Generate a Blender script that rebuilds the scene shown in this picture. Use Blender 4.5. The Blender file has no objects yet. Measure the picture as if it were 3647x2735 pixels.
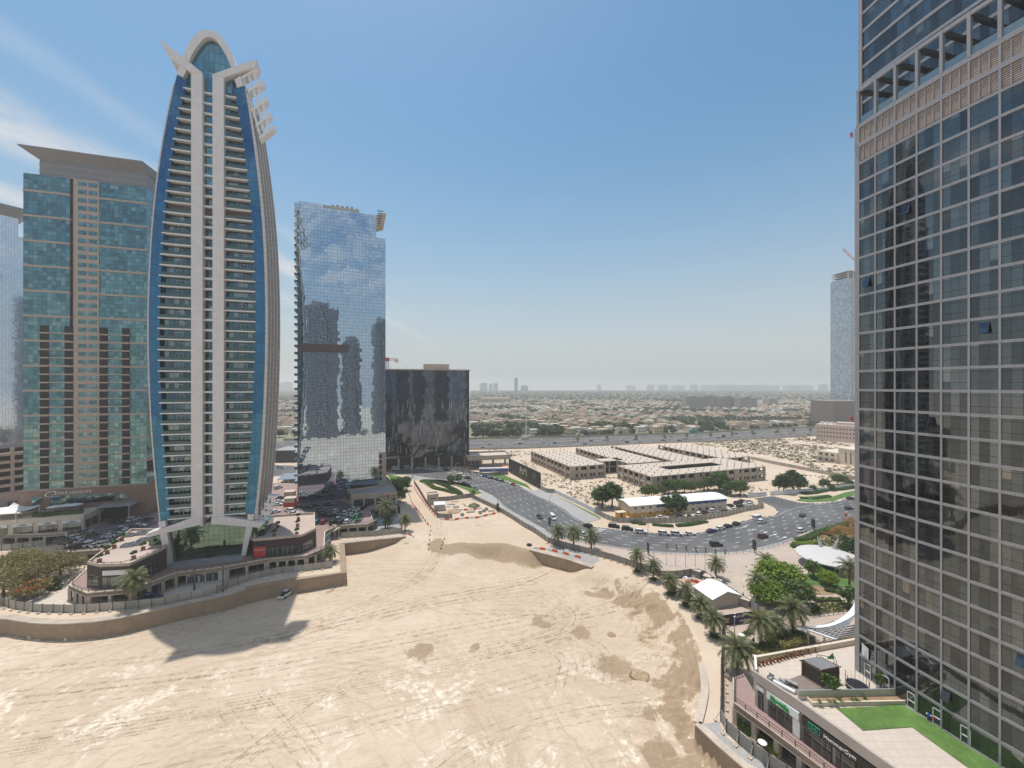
import bpy, bmesh, math, random
import numpy as np
from mathutils import Vector, Matrix
RN = random.Random(11)
SC = bpy.context.scene
COL = SC.collection
PI = math.pi
# ---------------------------------------------------------------- camera model (level camera, eye 60 m over the street)
F, CX, V0, HC = 1450.0, 1823.5, 1374.0, 60.0
ZM = {'Z1': (0, 1700, .25), 'Z2': (450, 1700, .25), 'Z3': (950, 1600, .25), 'Z4': (1400, 1550, .25), 'Z5': (1850, 1500, .25),
      'Z6': (2300, 1500, .3436), 'Z7': (1650, 1300, .29385), 'Z8': (2250, 1300, .38427), 'R1': (2900, 0, .3377), 'R2': (2900, 560, .3377),
      'R3': (2900, 1120, .3377), 'R4': (2500, 2250, .2925), 'R5': (2400, 1850, .31646), 'R6': (1800, 1900, .31646), 'T7': (500, 80, .25),
      'T8': (0, 650, .25316), 'A': (0, 0, .60274), 'B': (0, 900, .60274), 'C': (0, 1650, .5651), 'D': (900, 650, .60277),
      'E': (900, 1550, .4973), 'H': (2200, 1800, .5636), 'K': (2900, 1900, .5034), 'U': (0, 0, 1.0)}
def px(k, x, y):
    o = ZM[k]; return (o[0] + x * o[2], o[1] + y * o[2])
def G(k, x, y, z=0.0):                      # point of the level z seen at that place of the photo
    u, v = px(k, x, y); d = F * (HC - z) / (v - V0)
    return Vector(((u - CX) * d / F, d, z))
def GL(k, pts, z=0.0): return [G(k, x, y, z) for x, y in pts]
class Plane:                                 # an upright facade plane: origin, heading
    def __init__(s, ox, oy, deg, z0=0):
        s.o = Vector((ox, oy)); t = math.radians(deg); s.deg = deg; s.z0 = z0
        s.a = Vector((math.cos(t), math.sin(t))); s.n = Vector((math.sin(t), -math.cos(t)))
    def hit(s, k, x, y, t=0.0):              # -> (distance along the facade, height over z0) for a layer t metres behind the plane
        u, v = px(k, x, y); dx = (u - CX) / F; o = s.o - s.n * t
        d = o.dot(s.n) / (dx * s.n.x + s.n.y)
        p = Vector((dx * d, d)) - o
        return (p.dot(s.a), HC - (v - V0) * d / F - s.z0)
    def hits(s, k, pts, t=0.0): return [s.hit(k, x, y, t) for x, y in pts]
# ---------------------------------------------------------------- meshes
class MB:
    def __init__(s): s.v = []; s.f = []; s.m = []
    def face(s, pts, m=0):
        i = len(s.v); s.v += [tuple(p) for p in pts]; s.f.append(tuple(range(i, i + len(pts)))); s.m.append(m); return s
    def box(s, x0, y0, z0, x1, y1, z1, m=0, mt=None):
        i = len(s.v)
        s.v += [(x0, y0, z0), (x1, y0, z0), (x1, y1, z0), (x0, y1, z0), (x0, y0, z1), (x1, y0, z1), (x1, y1, z1), (x0, y1, z1)]
        for k, q in enumerate(((0, 3, 2, 1), (4, 5, 6, 7), (0, 1, 5, 4), (1, 2, 6, 5), (2, 3, 7, 6), (3, 0, 4, 7))):
            s.f.append(tuple(i + j for j in q)); s.m.append(mt if (mt is not None and k == 1) else m)
        return s
    def prism(s, poly, z0, z1, m=0, mt=None, cap=True):   # poly: xy list, any winding
        p = [(q[0], q[1]) for q in poly]
        ar = sum(p[k][0] * p[(k + 1) % len(p)][1] - p[(k + 1) % len(p)][0] * p[k][1] for k in range(len(p)))
        if ar < 0: p.reverse()
        n = len(p); i = len(s.v)
        s.v += [(x, y, z0) for x, y in p] + [(x, y, z1) for x, y in p]
        for k in range(n):
            j = (k + 1) % n; s.f.append((i + k, i + j, i + n + j, i + n + k)); s.m.append(m)
        if cap:
            s.f.append(tuple(i + n + k for k in range(n))); s.m.append(m if mt is None else mt)
            s.f.append(tuple(i + k for k in reversed(range(n)))); s.m.append(m)
        return s
    def slab(s, poly, t0, t1, m=0):          # poly: (along, height) outline on a facade, from depth t0 to t1
        p = list(poly)
        ar = sum(p[k][0] * p[(k + 1) % len(p)][1] - p[(k + 1) % len(p)][0] * p[k][1] for k in range(len(p)))
        if ar < 0: p.reverse()
        n = len(p); i = len(s.v)
        s.v += [(x, t0, z) for x, z in p] + [(x, t1, z) for x, z in p]
        s.f.append(tuple(i + k for k in range(n))); s.f.append(tuple(i + n + k for k in reversed(range(n)))); s.m += [m, m]
        for k in range(n):
            j = (k + 1) % n; s.f.append((i + j, i + k, i + n + k, i + n + j)); s.m.append(m)
        return s
    def bar(s, a, b, w, h=None, m=0):        # box beam between two points
        a = Vector(a); b = Vector(b); h = h or w; d = (b - a).normalized()
        x = d.cross(Vector((0, 0, 1)))
        x = Vector((1, 0, 0)) if x.length < 1e-3 else x.normalized()
        y = x.cross(d); i = len(s.v)
        for p in (a, b):
            for sx, sy in ((-1, -1), (1, -1), (1, 1), (-1, 1)): s.v.append(tuple(p + x * sx * w / 2 + y * sy * h / 2))
        for q in ((0, 3, 2, 1), (4, 5, 6, 7), (0, 1, 5, 4), (1, 2, 6, 5), (2, 3, 7, 6), (3, 0, 4, 7)):
            s.f.append(tuple(i + j for j in q)); s.m.append(m)
        return s
    def tube(s, pts, rad, n=8, m=0):
        pts = [Vector(p) for p in pts]; rad = rad if isinstance(rad, (list, tuple)) else [rad] * len(pts); rings = []
        for k, p in enumerate(pts):
            d = (pts[min(k + 1, len(pts) - 1)] - pts[max(k - 1, 0)]).normalized()
            x = d.cross(Vector((0, 1, 0.01))); x = Vector((1, 0, 0)) if x.length < 1e-3 else x.normalized(); y = d.cross(x)
            i = len(s.v); s.v += [tuple(p + (x * math.cos(2 * PI * j / n) + y * math.sin(2 * PI * j / n)) * rad[k]) for j in range(n)]
            rings.append(i)
        for a, b in zip(rings, rings[1:]):
            for j in range(n): s.f.append((a + j, a + (j + 1) % n, b + (j + 1) % n, b + j)); s.m.append(m)
        s.f.append(tuple(rings[-1] + j for j in range(n))); s.m.append(m)
        s.f.append(tuple(rings[0] + j for j in reversed(range(n)))); s.m.append(m)
        return s
    def cyl(s, x, y, z0, z1, r, n=12, m=0, r1=None): return s.tube([(x, y, z0), (x, y, z1)], [r, r if r1 is None else r1], n, m)
    def loft(s, secs, m=0):                  # secs: closed rings of equal length
        rings = []
        for r in secs: rings.append(len(s.v)); s.v += [tuple(p) for p in r]
        n = len(secs[0])
        for a, b in zip(rings, rings[1:]):
            for j in range(n): s.f.append((a + j, a + (j + 1) % n, b + (j + 1) % n, b + j)); s.m.append(m)
        s.f.append(tuple(rings[-1] + j for j in range(n))); s.m.append(m)
        s.f.append(tuple(rings[0] + j for j in reversed(range(n)))); s.m.append(m)
        return s
    def data(s, name, mats, smooth=False):
        me = bpy.data.meshes.new(name); me.from_pydata(s.v, [], s.f)
        for q in (mats if isinstance(mats, (list, tuple)) else [mats]): me.materials.append(q)
        me.polygons.foreach_set('material_index', s.m)
        if smooth: me.polygons.foreach_set('use_smooth', [True] * len(s.f))
        me.validate(); me.update(); return me
    def fix(s, me):
        bm = bmesh.new(); bm.from_mesh(me); bmesh.ops.recalc_face_normals(bm, faces=bm.faces); bm.to_mesh(me); bm.free()
    def build(s, name, mats, parent=None, loc=(0, 0, 0), rz=0, smooth=False, fix=True):
        me = s.data(name, mats, smooth)
        if fix: s.fix(me)
        return put(name, me, parent, loc, rz)
def put(name, me, parent=None, loc=(0, 0, 0), rz=0):
    o = bpy.data.objects.new(name, me); COL.objects.link(o); o.location = loc; o.rotation_euler = (0, 0, rz)
    if parent: o.parent = parent
    return o
def tag(o, label=None, cat=None, group=None, kind=None):
    if label: o['label'] = label
    if cat: o['category'] = cat
    if group: o['group'] = group
    if kind: o['kind'] = kind
    return o
def thing(name, label, cat, loc=(0, 0, 0), deg=0, group=None):
    o = bpy.data.objects.new(name, None); COL.objects.link(o); o.empty_display_size = .2
    o.location = loc; o.rotation_euler = (0, 0, math.radians(deg)); return tag(o, label, cat, group)
KIDS = {}
def dup(root, loc, deg=0, label=None, group=None, scale=None, kids=True):
    r = root.copy(); COL.objects.link(r); r.location = loc; r.rotation_euler = (0, 0, math.radians(deg))
    if label: r['label'] = label
    if group: r['group'] = group
    if scale: r.scale = (scale,) * 3 if not isinstance(scale, tuple) else scale
    for ch in (list(root.children) if kids else []):
        c = ch.copy(); COL.objects.link(c); c.parent = r
        for g in ch.children:
            d = g.copy(); COL.objects.link(d); d.parent = c
    return r
def struct(name, mb, mats): return tag(mb.build(name, mats), kind='structure')
ORD = ['first', 'second', 'third', 'fourth', 'fifth', 'sixth', 'seventh', 'eighth', 'ninth', 'tenth', 'eleventh', 'twelfth', 'thirteenth',
       'fourteenth', 'fifteenth', 'sixteenth', 'seventeenth', 'eighteenth', 'nineteenth', 'twentieth', 'twenty-first', 'twenty-second',
       'twenty-third', 'twenty-fourth', 'twenty-fifth', 'twenty-sixth', 'twenty-seventh', 'twenty-eighth', 'twenty-ninth', 'thirtieth']
def text_mesh(body, size, ext=.03):
    c = bpy.data.curves.new('lettering', 'FONT'); c.body = body; c.size = size; c.extrude = ext; c.align_x = 'CENTER'; c.align_y = 'CENTER'
    o = bpy.data.objects.new('lettering', c); COL.objects.link(o)
    me = bpy.data.meshes.new_from_object(o.evaluated_get(bpy.context.evaluated_depsgraph_get()))
    bpy.data.objects.remove(o); return me
def sign_text(body, size, mat, parent, loc, deg=0, name='lettering', ext=.04):   # upright letters facing local -y
    me = text_mesh(body, size, ext); me.materials.clear(); me.materials.append(mat)
    o = put(name, me, parent, loc); o.rotation_euler = (PI / 2, 0, math.radians(deg)); return o
# ---------------------------------------------------------------- materials
def nd(t, typ, props=None, **ins):
    n = t.nodes.new(typ)
    for k, v in (props or {}).items(): setattr(n, k, v)
    for k, v in ins.items():
        s = n.inputs[int(k[1:])] if k[0] == 'i' and k[1:].isdigit() else n.inputs[k.replace('_', ' ')]
        if isinstance(v, bpy.types.NodeSocket): t.links.new(v, s)
        else: s.default_value = v
    return n
def mth(t, op, a, b=0.0, c=None):
    k = dict(i0=a, i1=b)
    if c is not None: k['i2'] = c
    return nd(t, 'ShaderNodeMath', {'operation': op}, **k).outputs[0]
def vm(t, op, a, b=(0, 0, 0), sc=None):
    n = nd(t, 'ShaderNodeVectorMath', {'operation': op}, i0=a, i1=b)
    if sc is not None: n.inputs['Scale'].default_value = sc
    return n.outputs[0]
def mixc(t, f, a, b):
    n = t.nodes.new('ShaderNodeMix'); n.data_type = 'RGBA'
    for k, v in ((0, f), (6, a), (7, b)):
        if isinstance(v, bpy.types.NodeSocket): t.links.new(v, n.inputs[k])
        else: n.inputs[k].default_value = (*v, 1) if isinstance(v, (tuple, list)) and len(v) == 3 else v
    return n.outputs[2]
def mixf(t, f, a, b):
    n = t.nodes.new('ShaderNodeMix')
    for k, v in ((0, f), (2, a), (3, b)):
        if isinstance(v, bpy.types.NodeSocket): t.links.new(v, n.inputs[k])
        else: n.inputs[k].default_value = v
    return n.outputs[0]
def new_mat(name):
    m = bpy.data.materials.new(name); m.use_nodes = True; t = m.node_tree; b = t.nodes['Principled BSDF']; return m, t, b
def setp(t, b, **k):
    for n, v in k.items():
        s = b.inputs[n.replace('_', ' ')]
        if isinstance(v, bpy.types.NodeSocket): t.links.new(v, s)
        else: s.default_value = (*v, 1) if isinstance(v, (tuple, list)) and len(v) == 3 and s.type == 'RGBA' else v
def noise(t, vec, scale, detail=4, rough=.6, dist=0):
    return nd(t, 'ShaderNodeTexNoise', None, Vector=vec, Scale=scale, Detail=detail, Roughness=rough, Distortion=dist)
def ramp(t, x, lo, hi): return nd(t, 'ShaderNodeMapRange', {'interpolation_type': 'SMOOTHSTEP'}, i0=x, i1=lo, i2=hi).outputs[0]
def mat(name, col, rough=.7, var=.18, scale=.6, metallic=0., bump=0., bs=8., per=.0):
    m, t, b = new_mat(name); tc = nd(t, 'ShaderNodeTexCoord'); P = tc.outputs['Object']
    n1 = noise(t, P, scale, 5); n2 = noise(t, P, scale * 9, 3)
    f = mth(t, 'ADD', mth(t, 'MULTIPLY', n1.outputs[0], .65), mth(t, 'MULTIPLY', n2.outputs[0], .35))
    lo = tuple(c * (1 - var) for c in col); hi = tuple(min(1, c * (1 + var)) for c in col)
    c = mixc(t, ramp(t, f, .3, .7), lo, hi)
    if per:                                   # a little difference from one object to the next
        oi = nd(t, 'ShaderNodeObjectInfo'); hs = nd(t, 'ShaderNodeHueSaturation', None, Color=c)
        t.links.new(mth(t, 'ADD', mth(t, 'MULTIPLY', oi.outputs['Random'], per), 1 - per / 2), hs.inputs['Value'])
        t.links.new(mth(t, 'ADD', mth(t, 'MULTIPLY', oi.outputs['Random'], per * .06), .5 - per * .03), hs.inputs['Hue']); c = hs.outputs[0]
    setp(t, b, Base_Color=c, Roughness=rough, Metallic=metallic)
    if bump:
        bn = nd(t, 'ShaderNodeBump', None, Strength=bump, Distance=.05, Height=noise(t, P, bs, 4).outputs[0]); setp(t, b, Normal=bn.outputs[0])
    return m
def gridmask(t, P, Nn, gx, gz, wx, wz, ox=0., oz=0.):
    sp = nd(t, 'ShaderNodeSeparateXYZ', None, i0=P); sn = nd(t, 'ShaderNodeSeparateXYZ', None, i0=Nn)
    sel = mth(t, 'GREATER_THAN', mth(t, 'ABSOLUTE', sn.outputs[0]), .6)
    h = mixf(t, sel, sp.outputs[0], sp.outputs[1])
    hx = mth(t, 'DIVIDE', mth(t, 'ADD', h, 500 * gx + ox), gx); hz = mth(t, 'DIVIDE', mth(t, 'ADD', sp.outputs[2], 500 * gz + oz), gz)
    mx = mth(t, 'LESS_THAN', mth(t, 'FRACT', hx), wx / gx); mz = mth(t, 'LESS_THAN', mth(t, 'FRACT', hz), wz / gz)
    cell = nd(t, 'ShaderNodeCombineXYZ', None, i0=mth(t, 'FLOOR', hx), i1=mth(t, 'FLOOR', hz), i2=sel).outputs[0]
    return mth(t, 'MAXIMUM', mx, mz), cell, h, sp.outputs[2]
def glass(name, col, gx=1.4, gz=1.65, line=(.05, .06, .07), wx=.07, wz=.09, metallic=1., rough=.04, wob=.01, wave=.012, tint=.2, blind=0., bcol=(.5, .5, .48), wscale=.35, oz=0.):
    m, t, b = new_mat(name); tc = nd(t, 'ShaderNodeTexCoord'); P = tc.outputs['Object']
    mask, cell, h, z = gridmask(t, P, tc.outputs['Normal'], gx, gz, wx, wz, 0, oz)
    wn = nd(t, 'ShaderNodeTexWhiteNoise', None, Vector=cell)
    c = mixc(t, wn.outputs[0], tuple(q * (1 - tint) for q in col), tuple(min(1, q * (1 + tint)) for q in col))
    if blind:
        c = mixc(t, mth(t, 'MULTIPLY', mth(t, 'GREATER_THAN', wn.outputs[0], 1 - blind), .45), c, bcol)
    c = mixc(t, mask, c, line)
    nn = noise(t, P, wscale, 2)
    g = nd(t, 'ShaderNodeNewGeometry')
    a = vm(t, 'SCALE', vm(t, 'SUBTRACT', wn.outputs[1], (.5, .5, .5)), sc=wob)
    w = vm(t, 'SCALE', vm(t, 'SUBTRACT', nn.outputs[1], (.5, .5, .5)), sc=wave)
    N = vm(t, 'NORMALIZE', vm(t, 'ADD', vm(t, 'ADD', g.outputs['Normal'], a), w))
    setp(t, b, Base_Color=c, Metallic=mixf(t, mask, metallic, 0.), Roughness=mixf(t, mask, rough, .5), Normal=N)
    return m
def panelled(name, col, gx, gz, wx=.05, wz=.05, line=.6, rough=.5, var=.1, metallic=0., pv=.06):
    m, t, b = new_mat(name); tc = nd(t, 'ShaderNodeTexCoord'); P = tc.outputs['Object']
    mask, cell, h, z = gridmask(t, P, tc.outputs['Normal'], gx, gz, wx, wz)
    wn = nd(t, 'ShaderNodeTexWhiteNoise', None, Vector=cell); n1 = noise(t, P, .5, 5)
    c = mixc(t, n1.outputs[0], tuple(q * (1 - var) for q in col), tuple(min(1, q * (1 + var)) for q in col))
    c = mixc(t, mth(t, 'MULTIPLY', wn.outputs[0], pv), c, (0, 0, 0)); c = mixc(t, mask, c, tuple(q * line for q in col))
    setp(t, b, Base_Color=c, Roughness=rough, Metallic=metallic); return m
def paving(name, c1, c2, gx, gy, joint=.04, var=.25, rough=.8, big=.08):
    m, t, b = new_mat(name); tc = nd(t, 'ShaderNodeTexCoord'); P = tc.outputs['Object']
    br = nd(t, 'ShaderNodeTexBrick', {'offset': .5}, Vector=P, Color1=(*c1, 1), Color2=(*c2, 1), Mortar=(*[q * .7 for q in c1], 1), Scale=1., Brick_Width=gx, Row_Height=gy)
    br.inputs['Mortar Size'].default_value = joint
    n = noise(t, P, big, 6, .65); c = mixc(t, mth(t, 'MULTIPLY', ramp(t, n.outputs[0], .35, .7), var), br.outputs[0], tuple(q * .62 for q in c1))
    n2 = noise(t, P, 3, 4); c = mixc(t, mth(t, 'MULTIPLY', n2.outputs[0], .12), c, (.02, .02, .02))
    setp(t, b, Base_Color=c, Roughness=rough); return m
M = {}
M['white_panel'] = panelled('white cladding', (.71, .685, .685), 1.35, 1.65, .04, .05, .75, .45)
M['white'] = mat('white paint', (.73, .735, .74), .5, .06)
M['cream'] = mat('cream render', (.62, .54, .43), .8, .1, .3)
M['concrete'] = mat('raw concrete', (.42, .36, .295), .85, .22, .35, bump=.3)
M['concrete_light'] = mat('light concrete', (.5, .42, .345), .85, .16, .4)
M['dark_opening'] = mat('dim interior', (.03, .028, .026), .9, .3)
M['grey'] = mat('grey paint', (.3, .3, .3), .6, .1)
M['dark'] = mat('dark metal', (.045, .045, .05), .5, .1)
M['steel'] = mat('galvanised steel', (.45, .46, .47), .4, .1, metallic=.6)
M['pink_pave'] = paving('pink block paving', (.33, .22, .2), (.38, .27, .24), .6, .3, .02)
M['plaza'] = paving('plaza block paving', (.5, .4, .33), (.54, .44, .37), .8, .4, .02, .3)
M['cobble'] = paving('pale cobbles', (.52, .43, .34), (.6, .51, .42), .9, .9, .05, .35)
M['pavement'] = paving('grey footpath paving', (.36, .35, .335), (.4, .39, .37), 1.2, 1.2, .03, .25)
M['terrace'] = paving('terrace tiles', (.58, .5, .42), (.62, .54, .46), 1.2, 1.2, .025, .15)
M['rooftile'] = paving('roof terrace tiles', (.52, .41, .35), (.56, .45, .39), 1.5, 1.5, .02, .3)
M['brick_dark'] = panelled('dark brick', (.07, .05, .045), .8, .35, .04, .05, .6, .8, .25, pv=.3)
M['lawn'] = mat('mown grass', (.075, .15, .03), .9, .35, .5, bump=.5, bs=14)
M['lawn_roof'] = mat('roof lawn', (.09, .175, .035), .9, .35, .3, bump=.5, bs=14)
M['kerb'] = mat('kerb stone', (.5, .5, .48), .8, .15)
M['line'] = mat('road paint', (.72, .72, .7), .6, .15, 2)
M['yellow_line'] = mat('yellow road paint', (.6, .42, .08), .6, .15, 2)
M['earth'] = mat('planting soil', (.3, .2, .12), .95, .25, .6, bump=.5)
M['terracotta'] = mat('terracotta', (.28, .1, .055), .8, .2)
M['orange'] = mat('orange plastic', (.62, .12, .04), .5, .12)
M['red'] = mat('red plastic', (.5, .045, .03), .45, .12)
M['blue_sheet'] = mat('blue banner', (.025, .03, .1), .6, .2)
M['wood'] = mat('dark wood', (.1, .055, .035), .7, .25, 2)
M['deckwood'] = paving('grey decking', (.24, .19, .16), (.28, .22, .19), 3, .16, .02, .15)
M['tent'] = mat('tent fabric', (.78, .77, .74), .7, .05)
M['rubber'] = mat('tyre rubber', (.02, .02, .02), .8, .2)
M['yellow'] = mat('yellow paint', (.6, .32, .03), .5, .1)
M['blue'] = mat('blue paint', (.03, .07, .3), .5, .1)
M['green_sign'] = mat('green sign paint', (.01, .3, .09), .5, .1)
M['black'] = mat('black sign board', (.012, .012, .013), .45, .2)
def asphalt():
    m, t, b = new_mat('asphalt'); P = nd(t, 'ShaderNodeTexCoord').outputs['Object']
    n1 = noise(t, P, .05, 6, .65); n2 = noise(t, P, 1.2, 5, .7); n3 = noise(t, P, 14, 3)
    c = mixc(t, ramp(t, n1.outputs[0], .35, .68), (.08, .08, .083), (.15, .147, .145))
    c = mixc(t, mth(t, 'MULTIPLY', ramp(t, n2.outputs[0], .45, .75), .35), c, (.16, .155, .15))
    c = mixc(t, mth(t, 'MULTIPLY', n3.outputs[0], .3), c, (.05, .05, .05))
    setp(t, b, Base_Color=c, Roughness=.85); return m
M['asphalt'] = asphalt()
def leafmat(name, col, var=.45, tr=.25):
    m, t, b = new_mat(name); P = nd(t, 'ShaderNodeTexCoord').outputs['Object']
    g = nd(t, 'ShaderNodeNewGeometry'); n = noise(t, P, .9, 3)
    f = mth(t, 'ADD', mth(t, 'MULTIPLY', g.outputs['Random Per Island'], .55), mth(t, 'MULTIPLY', n.outputs[0], .45))
    c = mixc(t, f, tuple(q * (1 - var) for q in col), tuple(q * (1 + var) for q in col))
    oi = nd(t, 'ShaderNodeObjectInfo'); hs = nd(t, 'ShaderNodeHueSaturation', None, Color=c)
    t.links.new(mth(t, 'ADD', mth(t, 'MULTIPLY', oi.outputs['Random'], .3), .85), hs.inputs['Value'])
    setp(t, b, Base_Color=hs.outputs[0], Roughness=.6)
    b.inputs['Subsurface Weight'].default_value = 0
    tl = nd(t, 'ShaderNodeBsdfTranslucent', None, Color=hs.outputs[0]); mx = nd(t, 'ShaderNodeMixShader', None, i0=tr, i1=b.outputs[0], i2=tl.outputs[0])
    t.links.new(mx.outputs[0], t.nodes['Material Output'].inputs[0]); return m
M['leaf'] = leafmat('broad leaves', (.085, .15, .03))
M['leaf_dark'] = leafmat('dark leaves', (.055, .1, .028))
M['leaf_bright'] = leafmat('bright leaves', (.2, .3, .03))
M['leaf_far'] = leafmat('park tree leaves', (.065, .095, .035))
M['leaf_olive'] = leafmat('dry olive leaves', (.27, .24, .085), .4)
M['leaf_flame'] = leafmat('orange blossom', (.6, .12, .03), .4)
M['leaf_red'] = leafmat('copper leaves', (.32, .08, .035), .4)
M['palm'] = leafmat('palm fronds', (.13, .15, .055), .4)
M['palm_dry'] = leafmat('dry palm fronds', (.26, .2, .1), .3)
M['bark'] = mat('bark', (.17, .12, .085), .9, .35, 2, bump=.6)
M['scrub'] = leafmat('dry scrub', (.13, .13, .05), .5)
# ---------------------------------------------------------------- camera, sun, sky, air
cam = bpy.data.cameras.new('camera'); co = bpy.data.objects.new('camera', cam); COL.objects.link(co); SC.camera = co
co.location = (0, 0, HC); co.rotation_euler = (PI / 2, 0, 0); cam.sensor_width = 36; cam.lens = 36 * F / 3647; cam.shift_y = 6.5 / 3647
cam.clip_end = 40000; cam.clip_start = .5
SUN = Vector((-.67 * .2425 / 1.0, .742 * .2425, .97)).normalized()
sl = bpy.data.lights.new('sun', 'SUN'); sl.energy = 4.1; sl.angle = math.radians(.53); sl.color = (1, .955, .88)
so = bpy.data.objects.new('sun', sl); COL.objects.link(so); so.rotation_euler = SUN.to_track_quat('Z', 'Y').to_euler()
w = bpy.data.worlds.new('World'); SC.world = w; w.use_nodes = True; t = w.node_tree; t.nodes.clear()
sky = nd(t, 'ShaderNodeTexSky', {'sky_type': 'NISHITA', 'sun_disc': False, 'sun_elevation': math.radians(76), 'sun_rotation': math.atan2(-.67, .742),
         'air_density': 1.15, 'dust_density': 1.3, 'ozone_density': 1.5, 'altitude': 0})
hsv = nd(t, 'ShaderNodeHueSaturation', None, Hue=.484, Saturation=1.3, Value=1.3, Color=sky.outputs[0])
tc = nd(t, 'ShaderNodeTexCoord'); D = tc.outputs['Generated']; sp = nd(t, 'ShaderNodeSeparateXYZ', None, i0=D)
zz = mth(t, 'MAXIMUM', sp.outputs[2], .03)
pl = nd(t, 'ShaderNodeCombineXYZ', None, i0=mth(t, 'DIVIDE', sp.outputs[0], zz), i1=mth(t, 'DIVIDE', sp.outputs[1], zz), i2=0.)   # a flat layer of cirrus high over the town
rot = nd(t, 'ShaderNodeMapping', None, Vector=pl.outputs[0]); rot.inputs['Rotation'].default_value = (0, 0, math.radians(8)); rot.inputs['Scale'].default_value = (1.5, .7, 1); rot.inputs['Location'].default_value = (3.7, 1.4, 0)
n1 = noise(t, rot.outputs[0], 2.6, 9, .64, .5); n2 = noise(t, pl.outputs[0], .33, 3, .5); n3 = noise(t, pl.outputs[0], 1.1, 3, .5)
spl = nd(t, 'ShaderNodeSeparateXYZ', None, i0=pl.outputs[0])
wx = mth(t, 'ADD', spl.outputs[0], mth(t, 'MULTIPLY', mth(t, 'SUBTRACT', n3.outputs[0], .5), .5))
west = None                                                      # cirrus lies in long streets to the west; puffier cloud behind the viewer
for cx, hw, am in ((-1.45, .1, .22), (-1.9, .3, 1.), (-2.65, .28, .9), (-3.4, .3, .6)):
    f = mth(t, 'MULTIPLY', ramp(t, mth(t, 'ABSOLUTE', mth(t, 'SUBTRACT', wx, cx)), hw, 0.), am); west = f if west is None else mth(t, 'MAXIMUM', west, f)
west = mth(t, 'MULTIPLY', west, ramp(t, n1.outputs[0], .3, .56))
back = ramp(t, spl.outputs[1], .2, -.8)
cl = mth(t, 'MAXIMUM', west, mth(t, 'MULTIPLY', ramp(t, n1.outputs[0], .4, .6), mth(t, 'MULTIPLY', back, ramp(t, n2.outputs[0], .3, .55))))
low = mth(t, 'POWER', nd(t, 'ShaderNodeMapRange', None, i0=sp.outputs[2], i1=.6, i2=.0).outputs[0], 1.75)          # dusty air whitens the sky towards the horizon
c0 = mixc(t, mth(t, 'MULTIPLY', low, .95), hsv.outputs[0], (5.5, 5.75, 5.9))
c = mixc(t, mth(t, 'MULTIPLY', cl, mth(t, 'MULTIPLY', .85, ramp(t, sp.outputs[2], .06, .25))), c0, (7.2, 7.4, 7.6))
bg = nd(t, 'ShaderNodeBackground', None, Color=c, Strength=.1)
ow = nd(t, 'ShaderNodeOutputWorld', None, i0=bg.outputs[0])
SC.view_settings.view_transform = 'Standard'; SC.view_settings.look = 'None'; SC.view_settings.exposure = 0; SC.view_settings.gamma = 1
SC.cycles.use_denoising = True; SC.cycles.max_bounces = 8; SC.cycles.diffuse_bounces = 3; SC.cycles.glossy_bounces = 4; SC.cycles.volume_bounces = 1
SC.cycles.transparent_max_bounces = 8; SC.cycles.sample_clamp_indirect = 6; SC.cycles.caustics_reflective = False
def haze():
    m = bpy.data.materials.new('haze'); m.use_nodes = True; t = m.node_tree; t.nodes.clear()
    v = nd(t, 'ShaderNodeVolumePrincipled', None, Color=(.80, .82, .83, 1), Density=HAZE, Anisotropy=.25)
    o = nd(t, 'ShaderNodeOutputMaterial'); t.links.new(v.outputs[0], o.inputs['Volume'])
    tag(MB().box(-13000, -420, -6, 13000, 15500, 203).build('haze', m), kind='stuff')
HAZE = .00027
haze()
# ---------------------------------------------------------------- ground: one sheet, the drained lake bed dug into it
def vnoise(x, y, s, seed=0):
    r = np.random.RandomState(seed); T = r.rand(256, 256); X = x / s; Y = y / s
    i = np.floor(X).astype(int); j = np.floor(Y).astype(int); fx = X - i; fy = Y - j; fx = fx * fx * (3 - 2 * fx); fy = fy * fy * (3 - 2 * fy)
    a = T[i % 256, j % 256]; b = T[(i + 1) % 256, j % 256]; c = T[i % 256, (j + 1) % 256]; d = T[(i + 1) % 256, (j + 1) % 256]
    return (a * (1 - fx) + b * fx) * (1 - fy) + (c * (1 - fx) + d * fx) * fy - .5
def fbm(x, y, s, seed=0): return vnoise(x, y, s, seed) + .5 * vnoise(x, y, s / 2.1, seed + 1) + .25 * vnoise(x, y, s / 4.3, seed + 2)
W1 = [Vector((-195, 20, 0)), Vector((-178, 70, 0)), Vector((-158, 96, 0))] + GL('C', [(0, 960), (200, 1000), (430, 1008), (700, 985), (950, 930), (1200, 875), (1400, 835), (1550, 790), (1640, 770), (1830, 735), (2165, 690)])
W2 = [W1[-1], G('Z3', 1068, 1340), G('Z3', 1985, 1240)]
SL1 = [W2[-1], G('Z4', 430, 1480), G('Z4', 500, 1400), G('Z4', 640, 1400), G('Z4', 740, 1560), G('E', 1480, 768), G('E', 1640, 775), G('E', 1800, 770), G('E', 1960, 815), G('R6', 280, 185)]
W3 = [SL1[-1], G('R6', 700, 290), G('R6', 985, 385)]
SL2 = [W3[-1], G('R6', 1230, 450), G('R6', 1400, 500), G('R6', 1580, 560), G('R6', 1760, 690), G('R6', 1900, 800), G('R6', 2010, 960), G('R6', 2120, 1150), G('R6', 2205, 1340), G('H', 530, 1000)]
W4 = [SL2[-1], G('H', 556, 1160), G('H', 535, 1270), G('H', 505, 1385), G('H', 660, 1530), G('H', 810, 1659), Vector((44, 58, 0)), Vector((66, 40, 0)), Vector((80, 10, 0))]
PIT = []; PW = []
def addp(L, w):
    for p in L[:-1]: PIT.append((p.x, p.y)); PW.append(w)
addp(W1, .5); addp(W2, .5)
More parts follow.
